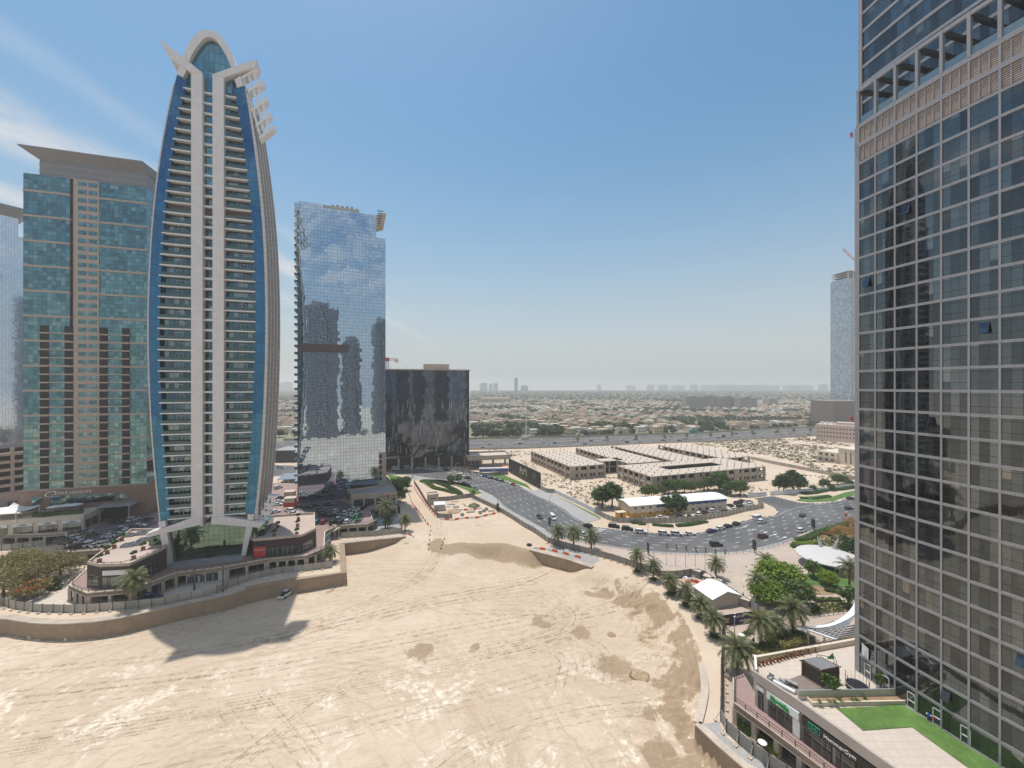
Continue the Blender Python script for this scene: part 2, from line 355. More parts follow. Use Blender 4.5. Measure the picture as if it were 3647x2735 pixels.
for p, wd in zip(SL1[:-1], (9, 12, 26, 22, 7, 7, 7, 7, 6)): PIT.append((p.x, p.y)); PW.append(wd)
addp(W3, .5); addp(SL2, 9); addp(W4, .5); PIT += [(80, 10)]; PW += [.5]
def seg_d(X, Y, a, b):
    dx, dy = b[0] - a[0], b[1] - a[1]; tt = np.clip(((X - a[0]) * dx + (Y - a[1]) * dy) / (dx * dx + dy * dy + 1e-9), 0, 1)
    return np.hypot(X - a[0] - tt * dx, Y - a[1] - tt * dy)
def inside(X, Y, P):
    r = np.zeros(X.shape, bool); n = len(P)
    for k in range(n):
        (x0, y0), (x1, y1) = P[k], P[(k + 1) % n]
        if y0 == y1: continue
        c = ((y0 > Y) != (y1 > Y)) & (X < (x1 - x0) * (Y - y0) / (y1 - y0) + x0); r ^= c
    return r
def axis(lo, hi, st, f0, f1):
    c = list(np.arange(lo, hi + st, st)); d = st; p = c[-1]
    while p < f1: d *= 1.28; p += d; c.append(p)
    d = st; p = c[0]; pre = []
    while p > f0: d *= 1.28; p -= d; pre.append(p)
    return np.array(pre[::-1] + c)
def terrain():
    xs = axis(-172, 100, .55, -14000, 14000); ys = axis(22, 200, .55, -600, 16000)
    X, Y = np.meshgrid(xs, ys); Z = np.zeros_like(X); soil = np.zeros_like(X)
    ins = inside(X, Y, PIT); dep = np.ones_like(X); n = len(PIT)
    wob = fbm(X, Y, 9, 3) * 2.2
    for k in range(n):
        d = seg_d(X, Y, PIT[k], PIT[(k + 1) % n]); wd = PW[k]
        q = np.clip((d + (wob if wd > 1 else 0) * .6) / wd, 0, 1); q = q * q * (3 - 2 * q) if wd > 1 else q
        dep = np.minimum(dep, q)
    Z = np.where(ins, -4 * dep + fbm(X, Y, 40, 5) * .5 * dep + fbm(X, Y, 6, 7) * .12, 0.)
    # dozer benches on the right bank: arcs about two turning points
    bank = np.full_like(X, 1e9)
    for k in range(n):
        if PW[k] in (9,): bank = np.minimum(bank, seg_d(X, Y, PIT[k], PIT[(k + 1) % n]))
    for k in range(len(W4) - 5): bank = np.minimum(bank, seg_d(X, Y, (W4[k].x, W4[k].y), (W4[k + 1].x, W4[k + 1].y)))
    near = np.clip(1 - (bank - 9) / 6, 0, 1) * ins * (Y < 128)
    for (c, r0, r1, wl, am) in ((G('R6', 1580, 1020, -4), 2, 11, 1.9, .42), (G('R6', 1640, 1130, -4), 2, 7.5, 1.5, .34), (G('H', 180, 1000, -4), 5, 22, 1.8, .3), (G('R6', 1000, 480, -4), 3, 12, 1.6, .16), (G('H', 60, 1560, -4), 8, 26, 2.2, .16)):
        r = np.hypot(X - c.x, Y - c.y); e = np.clip((r - r0) / 2, 0, 1) * np.clip((r1 - r) / 3, 0, 1) * near
        Z += am * e * np.sin(2 * PI * r / wl + 4 * fbm(X, Y, 7, 9)) * ins
    Z += near * fbm(X, Y, 2.2, 21) * .8 + near * np.abs(fbm(X, Y, 1.3, 25)) * .5
    gx, gy = np.gradient(dep * 4, ys, xs)
    soil = np.clip(np.hypot(gx, gy) * 1.1 - .5, 0, 1) * np.array(ins, float)
    cut = np.full_like(X, 1e9)
    for a, b in zip(SL1[4:], SL1[5:]): cut = np.minimum(cut, seg_d(X, Y, (a.x, a.y), (b.x, b.y)))
    soil = np.maximum(soil, np.clip(1.6 - cut / 5.2 + fbm(X, Y, 4, 51) * .5, 0, 1) * ins)
    soil = np.maximum(soil, near * np.clip(.3 + fbm(X, Y, 4, 31) * 1.3, 0, .6))
    for (k, a, b, r, s) in (('C', 1230, 1000, 0, 0),): pass
    for (q, rr, st) in ((G('E', 1590, 1500, -4), 1.7, .9), (G('E', 1200, 1545, -4), 4.5, .9), (G('E', 570, 1115, -4), 1.5, .6), (G('H', 280, 1600, -4), 4, 1.), (G('R6', 840, 1105, -4), 3.2, .8), (G('R6', 400, 1000, -4), 3.5, .6), (G('R6', 1260, 1530, -4), 5, .7), (G('H', 40, 1020, -4), 4, .6)):
        soil = np.maximum(soil, st * np.clip(1.2 - (np.hypot((X - q.x), (Y - q.y) * .9) + fbm(X, Y, 3, 41) * 3.5) / rr, 0, 1))
    nx, ny = len(xs), len(ys); globals().update(TXS=list(xs), TYS=list(ys), TZ=Z)
    V = np.stack([X, Y, Z], -1).reshape(-1, 3); i = np.arange(nx * ny).reshape(ny, nx)
    Fq = np.stack([i[:-1, :-1], i[:-1, 1:], i[1:, 1:], i[1:, :-1]], -1).reshape(-1, 4)
    me = bpy.data.meshes.new('ground'); me.vertices.add(len(V)); me.vertices.foreach_set('co', V.ravel())
    me.loops.add(Fq.size); me.loops.foreach_set('vertex_index', Fq.ravel()); me.polygons.add(len(Fq)); me.polygons.foreach_set('loop_start', np.arange(0, Fq.size, 4))
    me.update(); a = me.attributes.new('soil', 'FLOAT', 'POINT'); a.data.foreach_set('value', soil.ravel().astype(np.float32))
    lake = me.attributes.new('lake', 'FLOAT', 'POINT'); lake.data.foreach_set('value', (ins * dep).ravel().astype(np.float32))
    me.polygons.foreach_set('use_smooth', [True] * len(Fq))
    m, t, b = new_mat('sand'); P = nd(t, 'ShaderNodeTexCoord').outputs['Object']
    n1 = noise(t, P, .035, 6, .6); n2 = noise(t, P, .35, 6, .68); n3 = noise(t, P, 5, 4, .7)
    c = mixc(t, ramp(t, n1.outputs[0], .35, .66), (.52, .41, .305), (.595, .485, .375))
    c = mixc(t, mth(t, 'MULTIPLY', ramp(t, n2.outputs[0], .46, .68), .4), c, (.46, .345, .225))
    lk = nd(t, 'ShaderNodeAttribute', {'attribute_name': 'lake'}).outputs['Fac']
    # tracks left by vehicles turning about several points: streaky rings
    tr = None
    for (q, sc, st, far) in ((G('R6', 400, 760, -4), 1.15, .09, 46), (G('U', 700, 3000, -4), .95, .05, 120), (G('U', 1500, 1700, -4), 1.1, .05, 90), (G('H', -200, 700, -4), 1.5, .1, 40), (G('U', 2300, 2900, -4), 1.2, .08, 46)):
        dv = vm(t, 'SUBTRACT', P, tuple(q)); r = nd(t, 'ShaderNodeVectorMath', {'operation': 'LENGTH'}, i0=dv).outputs['Value']
        s = nd(t, 'ShaderNodeSeparateXYZ', None, i0=dv); an = mth(t, 'ARCTAN2', s.outputs[1], s.outputs[0])
        rr = mth(t, 'ADD', r, mth(t, 'MULTIPLY', n1.outputs[0], 14))
        cv = nd(t, 'ShaderNodeCombineXYZ', None, i0=mth(t, 'MULTIPLY', rr, sc), i1=mth(t, 'MULTIPLY', an, 1.3), i2=q.x)
        k = noise(t, cv.outputs[0], 1., 6, .72)
        f = mth(t, 'MULTIPLY', ramp(t, k.outputs[0], .5, .68), nd(t, 'ShaderNodeMapRange', None, i0=r, i1=far, i2=far * .6).outputs[0])
        tr = f if tr is None else mth(t, 'MAXIMUM', tr, f)
    tr = mth(t, 'MULTIPLY', tr, lk)
    pale = mth(t, 'MULTIPLY', mth(t, 'MULTIPLY', ramp(t, noise(t, P, .06, 7, .75, 1.2).outputs[0], .51, .58), ramp(t, noise(t, P, .7, 6, .7).outputs[0], .42, .56)), lk)
    spx = nd(t, 'ShaderNodeSeparateXYZ', None, i0=P)
    pale = mth(t, 'MULTIPLY', pale, ramp(t, spx.outputs[1], 108, 82))
    c = mixc(t, mth(t, 'MULTIPLY', pale, .9), c, (.78, .69, .57))
    c = mixc(t, mth(t, 'MULTIPLY', tr, .5), c, (.42, .315, .205))
    so_ = nd(t, 'ShaderNodeAttribute', {'attribute_name': 'soil'}).outputs['Fac']
    n4 = noise(t, P, 1.6, 7, .75)
    rag = mth(t, 'ADD', so_, mth(t, 'MULTIPLY', mth(t, 'SUBTRACT', n4.outputs[0], .5), 1.1))
    c = mixc(t, mth(t, 'MULTIPLY', ramp(t, rag, .24, .42), .9), c, mixc(t, n4.outputs[0], (.2, .135, .08), (.42, .31, .2)))
    ms = nd(t, 'ShaderNodeMapping', None, Vector=vm(t, 'ADD', P, vm(t, 'SCALE', n1.outputs[1], sc=16))); ms.inputs['Rotation'].default_value = (0, 0, math.radians(-15)); ms.inputs['Scale'].default_value = (.035, .9, 1)
    stk = noise(t, ms.outputs[0], 1.3, 8, .72)
    c = mixc(t, mth(t, 'MULTIPLY', mth(t, 'MULTIPLY', ramp(t, stk.outputs[0], .52, .66), lk), .42), c, (.39, .285, .185))
    c = mixc(t, mth(t, 'MULTIPLY', mth(t, 'MULTIPLY', ramp(t, stk.outputs[0], .47, .36), lk), .3), c, (.68, .57, .44))
    c = mixc(t, mth(t, 'MULTIPLY', ramp(t, n3.outputs[0], .5, .8), .16), c, (.3, .22, .14))
    hgt = mth(t, 'ADD', mth(t, 'MULTIPLY', n2.outputs[0], .7), mth(t, 'MULTIPLY', n3.outputs[0], mth(t, 'ADD', .06, mth(t, 'MULTIPLY', so_, .3))))
    hgt = mth(t, 'SUBTRACT', hgt, mth(t, 'MULTIPLY', tr, .28))
    bn = nd(t, 'ShaderNodeBump', None, Strength=.55, Distance=.35, Height=hgt)
    setp(t, b, Base_Color=c, Roughness=.95, Normal=bn.outputs[0]); me.materials.append(m)
    o = put('ground', me); tag(o, kind='structure')
terrain()
def smooth(L, it=2):
    for _ in range(it):
        q = [L[0]]
        for a, b in zip(L, L[1:]): q += [a.lerp(b, .25), a.lerp(b, .75)]
        L = q + [L[-1]]
    return L
def wall_along(name, label, cat, pts, z0, z1, th, m, group=None, caps=None, off=0.):
    mb = MB()
    for a, b in zip(pts, pts[1:]):
        d = (b - a); d.z = 0; d.normalize(); n = Vector((d.y, -d.x, 0)); e = d * th * .3
        q = [a - e + n * (off - th / 2), b + e + n * (off - th / 2), b + e + n * (off + th / 2), a - e + n * (off + th / 2)]
        mb.prism(q, z0, z1)
    o = mb.build(name, m); return tag(o, label, cat, group)
M['lakewall'] = panelled('stained lake wall', (.33, .25, .175), 6, 9, .08, .03, .6, .9, .35)
r = thing('retaining_wall', 'long curved brown lake retaining wall under the left hoarding', 'retaining wall', W1[4])
def local(pts, r): return [p - r.location for p in pts]
def wall_parts(r, pts, z0, z1, th, m, capm, name='wall_face', soft=False):
    L = smooth(local(pts, r), 2) if soft else local(pts, r); mb = MB(); mc = MB(); n = len(L); N = []
    for k in range(n):
        d = L[min(k + 1, n - 1)] - L[max(k - 1, 0)]; d.z = 0; d.normalize(); N.append(Vector((d.y, -d.x, 0)))
    for q, w_, za, zb in ((mb, th, z0, z1), (mc, th + .5, z1, z1 + .28)):
        q.loft([[(p.x + nn.x * w_ / 2, p.y + nn.y * w_ / 2, za), (p.x - nn.x * w_ / 2, p.y - nn.y * w_ / 2, za), (p.x - nn.x * w_ / 2, p.y - nn.y * w_ / 2, zb), (p.x + nn.x * w_ / 2, p.y + nn.y * w_ / 2, zb)] for p, nn in zip(L, N)])
    mb.build(name, m, r); mc.build('coping', capm, r)
wall_parts(r, W1[:11], -5, .05, 1.5, M['lakewall'], M['concrete'], soft=True)
r = thing('retaining_wall', 'brown lake wall turning the corner below the lone stub palm', 'retaining wall', W1[-1]); wall_parts(r, W1[10:] + [W2[1]], -5, -.1, 1.5, M['lakewall'], M['lakewall'])
r = thing('retaining_wall', 'straight brown lake wall below the hoarding by the car deck', 'retaining wall', W2[1]); wall_parts(r, W2[1:], -5, .05, 1.5, M['lakewall'], M['concrete'])
r = thing('retaining_wall', 'brown lake wall beside the grey path with red barriers', 'retaining wall', W3[0]); wall_parts(r, W3, -5, .1, 1.3, M['lakewall'], M['concrete'])
r = thing('retaining_wall', 'pale curved lake wall running below the gym hoarding', 'retaining wall', W4[0]); wall_parts(r, W4[:4], -5, .08, .9, M['lakewall'], M['concrete_light'], soft=True); wall_parts(r, W4[3:], -5, .08, .9, M['lakewall'], M['concrete_light'])
# ---------------------------------------------------------------- roads and pavements
def sheet(name, pts, z, m, th=None):
    mb = MB()
    if th: mb.prism(pts, z - th, z)
    else: mb.prism(pts, z, z, cap=False); mb = MB(); mb.face([(p[0], p[1], z) for p in pts])
    me = mb.data(name, m); bm = bmesh.new(); bm.from_mesh(me); bmesh.ops.triangulate(bm, faces=[f for f in bm.faces if len(f.verts) > 4])
    bmesh.ops.recalc_face_normals(bm, faces=bm.faces)
    if not th:
        for f in bm.faces:
            if f.normal.z < 0: f.normal_flip()
    bm.to_mesh(me); bm.free(); return tag(put(name, me), kind='structure')
FAR = [Vector((-330, 262, 0)), G('U', 950, 1655), G('Z4', -900, 462), G('Z4', 0, 462), G('Z4', 400, 478), G('Z4', 620, 508), G('Z4', 900, 550), G('Z4', 1200, 585), G('Z4', 1350, 606), G('Z4', 1600, 684), G('Z4', 1830, 750),
       G('Z5', 250, 1072), G('Z5', 450, 1157), G('Z5', 650, 1268), G('Z5', 760, 1362), G('Z5', 900, 1440), G('Z5', 1060, 1512), G('Z5', 1220, 1532), G('Z5', 1480, 1560),
       G('Z6', 0, 1155), G('Z6', 250, 1178), G('Z6', 520, 1170), G('Z6', 700, 1130), G('Z6', 1000, 1043), G('Z6', 1200, 1000), G('Z6', 1330, 984), G('Z6', 1384, 950),
       G('Z6', 1330, 892), G('Z6', 1240, 850), G('Z6', 1120, 800), G('Z6', 1310, 778), G('Z6', 1480, 822), G('Z6', 1600, 850), G('Z6', 1800, 858), G('Z6', 2000, 832), G('Z6', 2190, 776), G('U', 3300, 1690)]
NEAR = [Vector((-330, 240, 0)), G('U', 950, 1698), G('Z4', -900, 545), G('Z4', -300, 545), G('Z4', 240, 565), G('Z4', 500, 612), G('Z4', 800, 648), G('Z4', 980, 680), G('Z4', 1150, 738), G('Z4', 1250, 786), G('Z4', 1400, 860), G('Z4', 1490, 930), G('Z4', 1550, 1000),
        G('Z4', 1700, 1100), G('Z4', 1900, 1210), G('Z4', 2200, 1372), G('Z5', 200, 1500), G('Z5', 400, 1590), G('R6', 650, 55), G('R6', 900, 97), G('R6', 1300, 165), G('R6', 1600, 205), G('R6', 1800, 222), G('R6', 2212, 235),
        G('R5', 300, 390), G('R5', 600, 380), G('R5', 900, 345), G('R5', 1200, 272), G('R5', 1310, 232), G('R5', 1500, 152), G('R5', 1800, 66), G('R5', 2060, -4), G('U', 3300, 1772)]
sheet('road', FAR + NEAR[::-1], .03, M['asphalt'])
def strip(name, pts, w, z0, z1, m, side=1, kind='structure'):
    mb = MB(); pts = [Vector((p[0], p[1], 0)) for p in pts]; n = len(pts); off = []
    for k in range(n):
        d = (pts[min(k + 1, n - 1)] - pts[max(k - 1, 0)]).normalized(); off.append(pts[k] + Vector((-d.y, d.x, 0)) * w * side)
    for k in range(n - 1): mb.prism([pts[k], pts[k + 1], off[k + 1], off[k]], z0, z1)
    return tag(mb.build(name, m), kind=kind)
def stripes_kerb():
    m, t, b = new_mat('striped kerb'); P = nd(t, 'ShaderNodeTexCoord').outputs['Object']; s = nd(t, 'ShaderNodeSeparateXYZ', None, i0=P)
    k = mth(t, 'LESS_THAN', mth(t, 'FRACT', mth(t, 'MULTIPLY', mth(t, 'SUBTRACT', s.outputs[0], s.outputs[1]), .42)), .5)
    setp(t, b, Base_Color=mixc(t, k, (.5, .5, .48), (.06, .06, .06)), Roughness=.8); return m
M['kerb_stripe'] = stripes_kerb()
strip('kerb', FAR[1:29], .35, 0, .17, M['kerb_stripe']); strip('kerb', FAR[30:], .35, 0, .17, M['kerb_stripe']); strip('kerb', NEAR[1:], .35, 0, .17, M['kerb'], -1)
sheet('pavement', [p for p in GL('Z4', [(1500, 660), (1620, 690), (1830, 752)])] + [G('Z5', 250, 1070), G('Z5', 450, 1155), G('Z5', 650, 1266), G('Z5', 760, 1360), G('Z5', 900, 1438), G('Z5', 990, 1440), G('Z5', 1165, 1392), G('Z5', 480, 1035), G('Z5', 300, 975), G('Z5', 200, 985), G('Z4', 1900, 770)], .12, M['pavement'])
sheet('pavement', [p for p in NEAR[4:19]] + [G('R6', 480, 60), G('R6', 420, 10)] + GL('E', [(2120, 740), (1950, 640), (1800, 560), (1740, 510), (1560, 462), (1640, 430), (1620, 405), (1440, 320), (1200, 315), (1080, 330), (1060, 300)]), .08, M['pavement'])
# lane markings
def chain(L):
    s = [0]
    for a, b in zip(L, L[1:]): s.append(s[-1] + (b - a).length)
    return s
def along(L, s, d):
    d = max(0, min(d, s[-1] - 1e-4))
    for k in range(len(L) - 1):
        if d <= s[k + 1]:
            f = (d - s[k]) / (s[k + 1] - s[k]); return L[k].lerp(L[k + 1], f), (L[k + 1] - L[k]).normalized()
NC = smooth(NEAR[4:])
FARL = FAR[3:26] + [G('Z6', 1480, 905), G('Z6', 1700, 868)] + FAR[33:]
def crossings():
    """lane lines lie between the two kerbs, at a given share of the width"""
    fs = chain(FARL); rows = []
    for p in NC:
        best = min(((q - p).length, q) for q in [along(FARL, fs, fs[-1] * k / 240)[0] for k in range(241)])
        rows.append((p, best[1]))
    return rows
ROWS = crossings()
mk = MB()
def dash(a, b, w, m=0, z=.05):
    d = (b - a).normalized(); n = Vector((-d.y, d.x, 0)) * w / 2
    mk.face([(*(a + n).xy, z), (*(a - n).xy, z), (*(b - n).xy, z), (*(b + n).xy, z)], m)
for q in (.2, .36, .52, .68, .83):
    L = [a.lerp(b, q) for a, b in ROWS]; s = chain(L); d = 4.0 + q * 9
    while d < s[-1] - 4:
        a, _ = along(L, s, d); b, _ = along(L, s, d + 2.6); dash(a, b, .2); d += 8.2
for L, q in ((ROWS, .97), (ROWS, .03)):
    P_ = [a.lerp(b, q) for a, b in L]
    for a, b in zip(P_, P_[1:]):
        if (b - a).length > .3: dash(a, b, .15)
def arrow(p, d, s=1.):
    n = Vector((-d.y, d.x, 0)); dash(p - d * 2 * s, p + d * .6 * s, .22)
    t0 = p + d * .5 * s; mk.face([(*(t0 + n * .55).xy, .05), (*(t0 - n * .55).xy, .05), (*(t0 + d * 1.5 * s).xy, .05)])
for (x, y) in ((1100, 1130), (1220, 1158), (1320, 1180), (1420, 1210), (1010, 1100)):
    arrow(G('Z6', x, y), (G('Z6', x + 60, y - 18) - G('Z6', x, y)).normalized(), 1.5)
za, zb = G('Z5', 880, 1650), G('Z5', 1170, 1535); zd = (G('Z5', 1100, 1520) - G('Z5', 1010, 1650)).normalized()
for k in range(11):
    p = za.lerp(zb, k / 10); dd = (G('Z5', 1180, 1525) - G('Z5', 1080, 1500)).normalized(); dash(p - dd * 1.8, p + dd * 1.8, .5)
struct('lane_markings', mk, [M['line'], M['yellow_line']])
# highway beyond the lots
HN = [Vector((-420, 345, 0)), G('U', 1000, 1612), G('U', 1687, 1600), G('U', 1850, 1597), G('U', 2035, 1590), G('U', 2403, 1575), G('U', 2506, 1574), G('U', 2884, 1553), G('U', 3300, 1528)]
HF = [Vector((-420, 455, 0)), G('U', 1000, 1572), G('U', 1687, 1568), G('U', 1885, 1561.5), G('U', 2032, 1561), G('U', 2250, 1553), G('U', 2480, 1548), G('U', 2711, 1533), G('U', 2903, 1525), G('U', 3300, 1503)]
sheet('road', HN + HF[::-1], .04, M['asphalt'])
HM = [a.lerp(b, .52) for a, b in zip(HN[1:], [HF[1], HF[2], HF[3], HF[4], HF[6], HF[6], HF[8], HF[9]])]
strip('median_strip', HM, 3.2, 0, .16, M['earth'])
mk = MB()
for q in (.14, .26, .38, .68, .8, .9):
    L = [HN[1].lerp(HF[1], q), HN[2].lerp(HF[2], q), HN[4].lerp(HF[4], q), HN[6].lerp(HF[6], q), HN[7].lerp(HF[8], q), HN[8].lerp(HF[9], q)]; s = chain(L); d = 0
    while d < s[-1] - 4: a, _ = along(L, s, d); b, _ = along(L, s, d + 4); dash(a, b, .22, 0, .06); d += 12
struct('lane_markings', mk, [M['line'], M['yellow_line']])
# plaza, promenade, gardens
PLZ = NEAR[18:29] + [G('R5', 1310, 275), G('R5', 1500, 330), G('R5', 2060, 470), G('R5', 2300, 520), G('R5', 2300, 1500), G('R5', 1500, 1420), G('R5', 900, 1480), G('R5', 600, 1680), G('H', 690, 1000), G('H', 668, 740), G('H', 280, 440), G('H', 0, 330), G('R6', 500, 128)]
sheet('plaza', PLZ, .035, M['plaza'])
sheet('plaza_cobbles', [G('R5', 330, 640), G('R5', 800, 650), G('R5', 1000, 800), G('R5', 1060, 1080), G('R5', 560, 1230), G('R5', 640, 1380), G('R5', 560, 1380), G('R5', 560, 1200), G('R5', 1040, 1060)], .06, M['cobble'])
sheet('lawn', GL('R5', [(1390, 640), (1520, 605), (1800, 640), (2060, 690), (2300, 740), (2300, 850), (2050, 800), (1850, 760), (1700, 745), (1460, 745)]), .1, M['lawn'])
sheet('planting_bed', GL('R5', [(1470, 745), (1700, 750), (1800, 850), (1560, 850)]), .09, M['terracotta'] if False else M['earth'])
sheet('planting_bed', GL('R5', [(1560, 940), (2050, 930), (2200, 960), (2200, 1020), (1700, 1060), (1520, 1090)]), .09, M['earth'])
sheet('planting_bed', GL('R5', [(1300, 300), (1370, 190), (1500, 152), (2060, 0), (2300, 0), (2300, 330), (1500, 330)]), .09, M['earth'])
sheet('promenade', [G('C', 0, 895), G('C', 235, 938), G('C', 510, 942), G('C', 810, 918), G('C', 1330, 835), G('C', 1560, 745), G('C', 2090, 658), G('C', 2050, 560), G('C', 1400, 640), G('C', 950, 740), G('C', 430, 640), G('C', -300, 560), G('C', -300, 880)], .03, M['terrace'])
sheet('promenade', [G('H', 505, 1390), G('H', 640, 1370), G('H', 690, 1470), G('H', 1010, 1700), Vector((60, 52, 0)), Vector((62, 44, 0)), Vector((44, 58.5, 0)), G('H', 815, 1659), G('H', 660, 1530)], .1, M['pavement'])
sheet('promenade', [G('H', 668, 1000), G('H', 735, 1000), G('H', 735, 1300), Vector((62, 52, 0)), Vector((60, 50, 0)), G('H', 800, 1530), G('H', 672, 1370)], .05, M['plaza'])
sheet('footpath', GL('R6', [(505, 120), (740, 170), (990, 250), (1060, 300), (985, 350), (700, 262), (470, 195)]), .05, M['pavement'])
sheet('promenade', GL('Z3', [(1070, 1250), (1930, 1180), (1900, 1030), (1850, 900), (1470, 900), (1520, 1100), (1060, 1190)]), .03, M['pavement'])
sheet('lawn', GL('Z4', [(370, 655), (480, 640), (560, 700), (600, 720), (900, 800), (890, 840), (560, 770), (520, 745)]), .1, M['lawn'])
sheet('lawn', GL('Z4', [(750, 660), (900, 700), (980, 720), (1190, 770), (1260, 830), (1130, 850), (1060, 790), (940, 740)]), .1, M['lawn'])
sheet('lawn', GL('Z4', [(1740, 365), (1560, 560), (1700, 620), (1900, 700), (1980, 785), (1900, 740), (1620, 650), (1400, 585)])[1:], .14, M['lawn'])
sheet('lawn', [G('Z4', -40, 900), G('Z4', 160, 870), G('Z4', 200, 780), G('Z4', 240, 620), G('Z4', 60, 580), G('Z3', 1720, 360), G('Z3', 1860, 620)], .06, M['lawn'])
sheet('lawn', GL('Z5', [(470, 1032), (1075, 1330), (1165, 1385), (1140, 1392)]), .16, M['lawn'])
sheet('lawn', GL('Z6', [(1560, 825), (1700, 842), (1960, 830), (1990, 812), (2190, 765), (2190, 715), (2060, 740), (1920, 790), (1750, 815), (1600, 805)]), .14, M['lawn'])
sheet('lawn', GL('Z6', [(1600, 790), (1760, 800), (1920, 775), (1890, 762), (1700, 780)]), .15, M['lawn'])
sheet('villa_estate_ground', HF[1:] + [Vector((2600, 900, 0)), Vector((6500, 4800, 0)), Vector((-2000, 4800, 0)), Vector((-800, 600, 0))], .06, mat('estate ground', (.21, .2, .12), .95, .45, .02))
# ================================================================ glass needle tower with white pilasters
M['tif_glass'] = glass('teal tower glass', (.07, .13, .16), 1.35, 1.665, (.03, .04, .045), .06, .08, 1., .03, .02, .03, .3, .22, (.3, .33, .3))
M['tif_blue'] = glass('blue tower glass', (.045, .16, .28), 1.9, 3.33, (.02, .045, .08), .07, .09, 1., .03, .006, .05, .1, wscale=.25)
M['tif_arch'] = glass('crown glass', (.13, .30, .35), 1.5, 3.2, (.02, .05, .06), .1, .12, 1., .05, .008, .02, .15)
M['lobby_glass'] = glass('green lobby glass', (.15, .23, .19), 1.45, 1.5, (.04, .06, .05), .07, .07, 1., .03, .006, .02, .08)
M['rail_glass'] = mat('railing glass', (.07, .12, .125), .08, .1, .3, metallic=.5)
M['brown_panel'] = panelled('brown louvre panel', (.12, .095, .09), .6, 3.3, .08, .1, .6)
M['white_rib'] = panelled('ribbed white cladding', (.6, .57, .55), 3, 1.665, .02, .12, .5, .45)
TP = Plane(-97.25, 130, 18, 4.2)
TL = TP.hits('A', [(1045, 440), (1000, 640), (975, 790), (940, 980), (912, 1180), (900, 1400), (890, 1600)]) + TP.hits('B', [(880, 300), (878, 500), (885, 800), (895, 1000), (915, 1250), (935, 1450), (948, 1590)])
TR = TP.hits('A', [(1445, 505), (1470, 650), (1500, 880), (1530, 1100), (1550, 1300), (1562, 1600)]) + TP.hits('B', [(1565, 300), (1568, 500), (1562, 800), (1545, 1100), (1530, 1300), (1505, 1540)])
IL = TP.hits('A', [(1108, 470), (1083, 590), (1035, 800), (1005, 1000), (985, 1200), (965, 1400), (955, 1600)]) + TP.hits('B', [(945, 350), (943, 600), (950, 850), (965, 1050), (985, 1300), (1003, 1560)])
IR = TP.hits('A', [(1385, 520), (1400, 650), (1440, 870), (1470, 1120), (1490, 1350), (1500, 1600)]) + TP.hits('B', [(1503, 400), (1503, 550), (1497, 800), (1482, 1050), (1468, 1240), (1445, 1500)])
def curve_s(L):
    L = sorted(L, key=lambda p: p[1]); zs = np.array([p[1] for p in L]); ss = np.array([p[0] for p in L])
    k = np.polyfit(zs, ss, 5); return lambda z: float(np.polyval(k, min(max(z, zs[0]), zs[-1])))
sTL, sTR, sIL, sIR = curve_s(TL), curve_s(TR), curve_s(IL), curve_s(IR)
tw = thing('glass_tower', 'tallest tower, bulging blue glass with white pilasters and arched crown', 'skyscraper', (-97.25, 130, 4.2), 18)
zb = 14.0; zt = TP.hit('A', 1045, 440)[1]; ztr = TP.hit('A', 1445, 505)[1]
n = 40; zl = [zb + (zt - zb) * k / n for k in range(n + 1)]; zr = [zb + (ztr - zb) * k / n for k in range(n + 1)]
DEPTH = 18.0
body = [(sTL(z), z) for z in zl] + [TP.hit('T7', 640, 690), TP.hit('T7', 1340, 810)] + [(sTR(z), z) for z in reversed(zr)]
MB().slab(body, 1.6, DEPTH).build('curtain_wall', M['tif_glass'], tw)
fl = [(sTL(z), z) for z in zl] + [TP.hit('T7', 665, 835)] + [(sIL(z), z) for z in reversed(zl[:-1])]
MB().slab(fl, 0, 1.6).build('blue_flank', M['tif_blue'], tw)
fr = [(sTR(z), z) for z in zr] + [TP.hit('T7', 1330, 955)] + [(sIR(z), z) for z in reversed(zr[:-1])]
MB().slab(fr, 0, 1.6).build('blue_flank', M['tif_blue'], tw)
# side wall: curved glass with white ribs
def sidewall(sf, z0, z1, sg, name, m, t0, t1, off):
    mb = MB(); k = 50
    for i in range(k):
        a, b = z0 + (z1 - z0) * i / k, z0 + (z1 - z0) * (i + 1) / k
        sa, sb = sf(a), sf(b)
        mb.loft([[(sa - .05 * sg, t0, a), (sa + off * sg, t0, a), (sa + off * sg, t1, a), (sa - .05 * sg, t1, a)], [(sb - .05 * sg, t0, b), (sb + off * sg, t0, b), (sb + off * sg, t1, b), (sb - .05 * sg, t1, b)]])
    return mb.build(name, m, tw)
for t0 in (.0, 4.2, 8.6, 13., 17.2): sidewall(sTR, zb - 2, ztr - 1, 1, 'rib', M['white_rib'], t0, t0 + .8, .7)
for t0 in (0., 17.2): sidewall(sTL, zb - 2, zt - 3, -1, 'rib', M['white_rib'], t0, t0 + .6, .35)
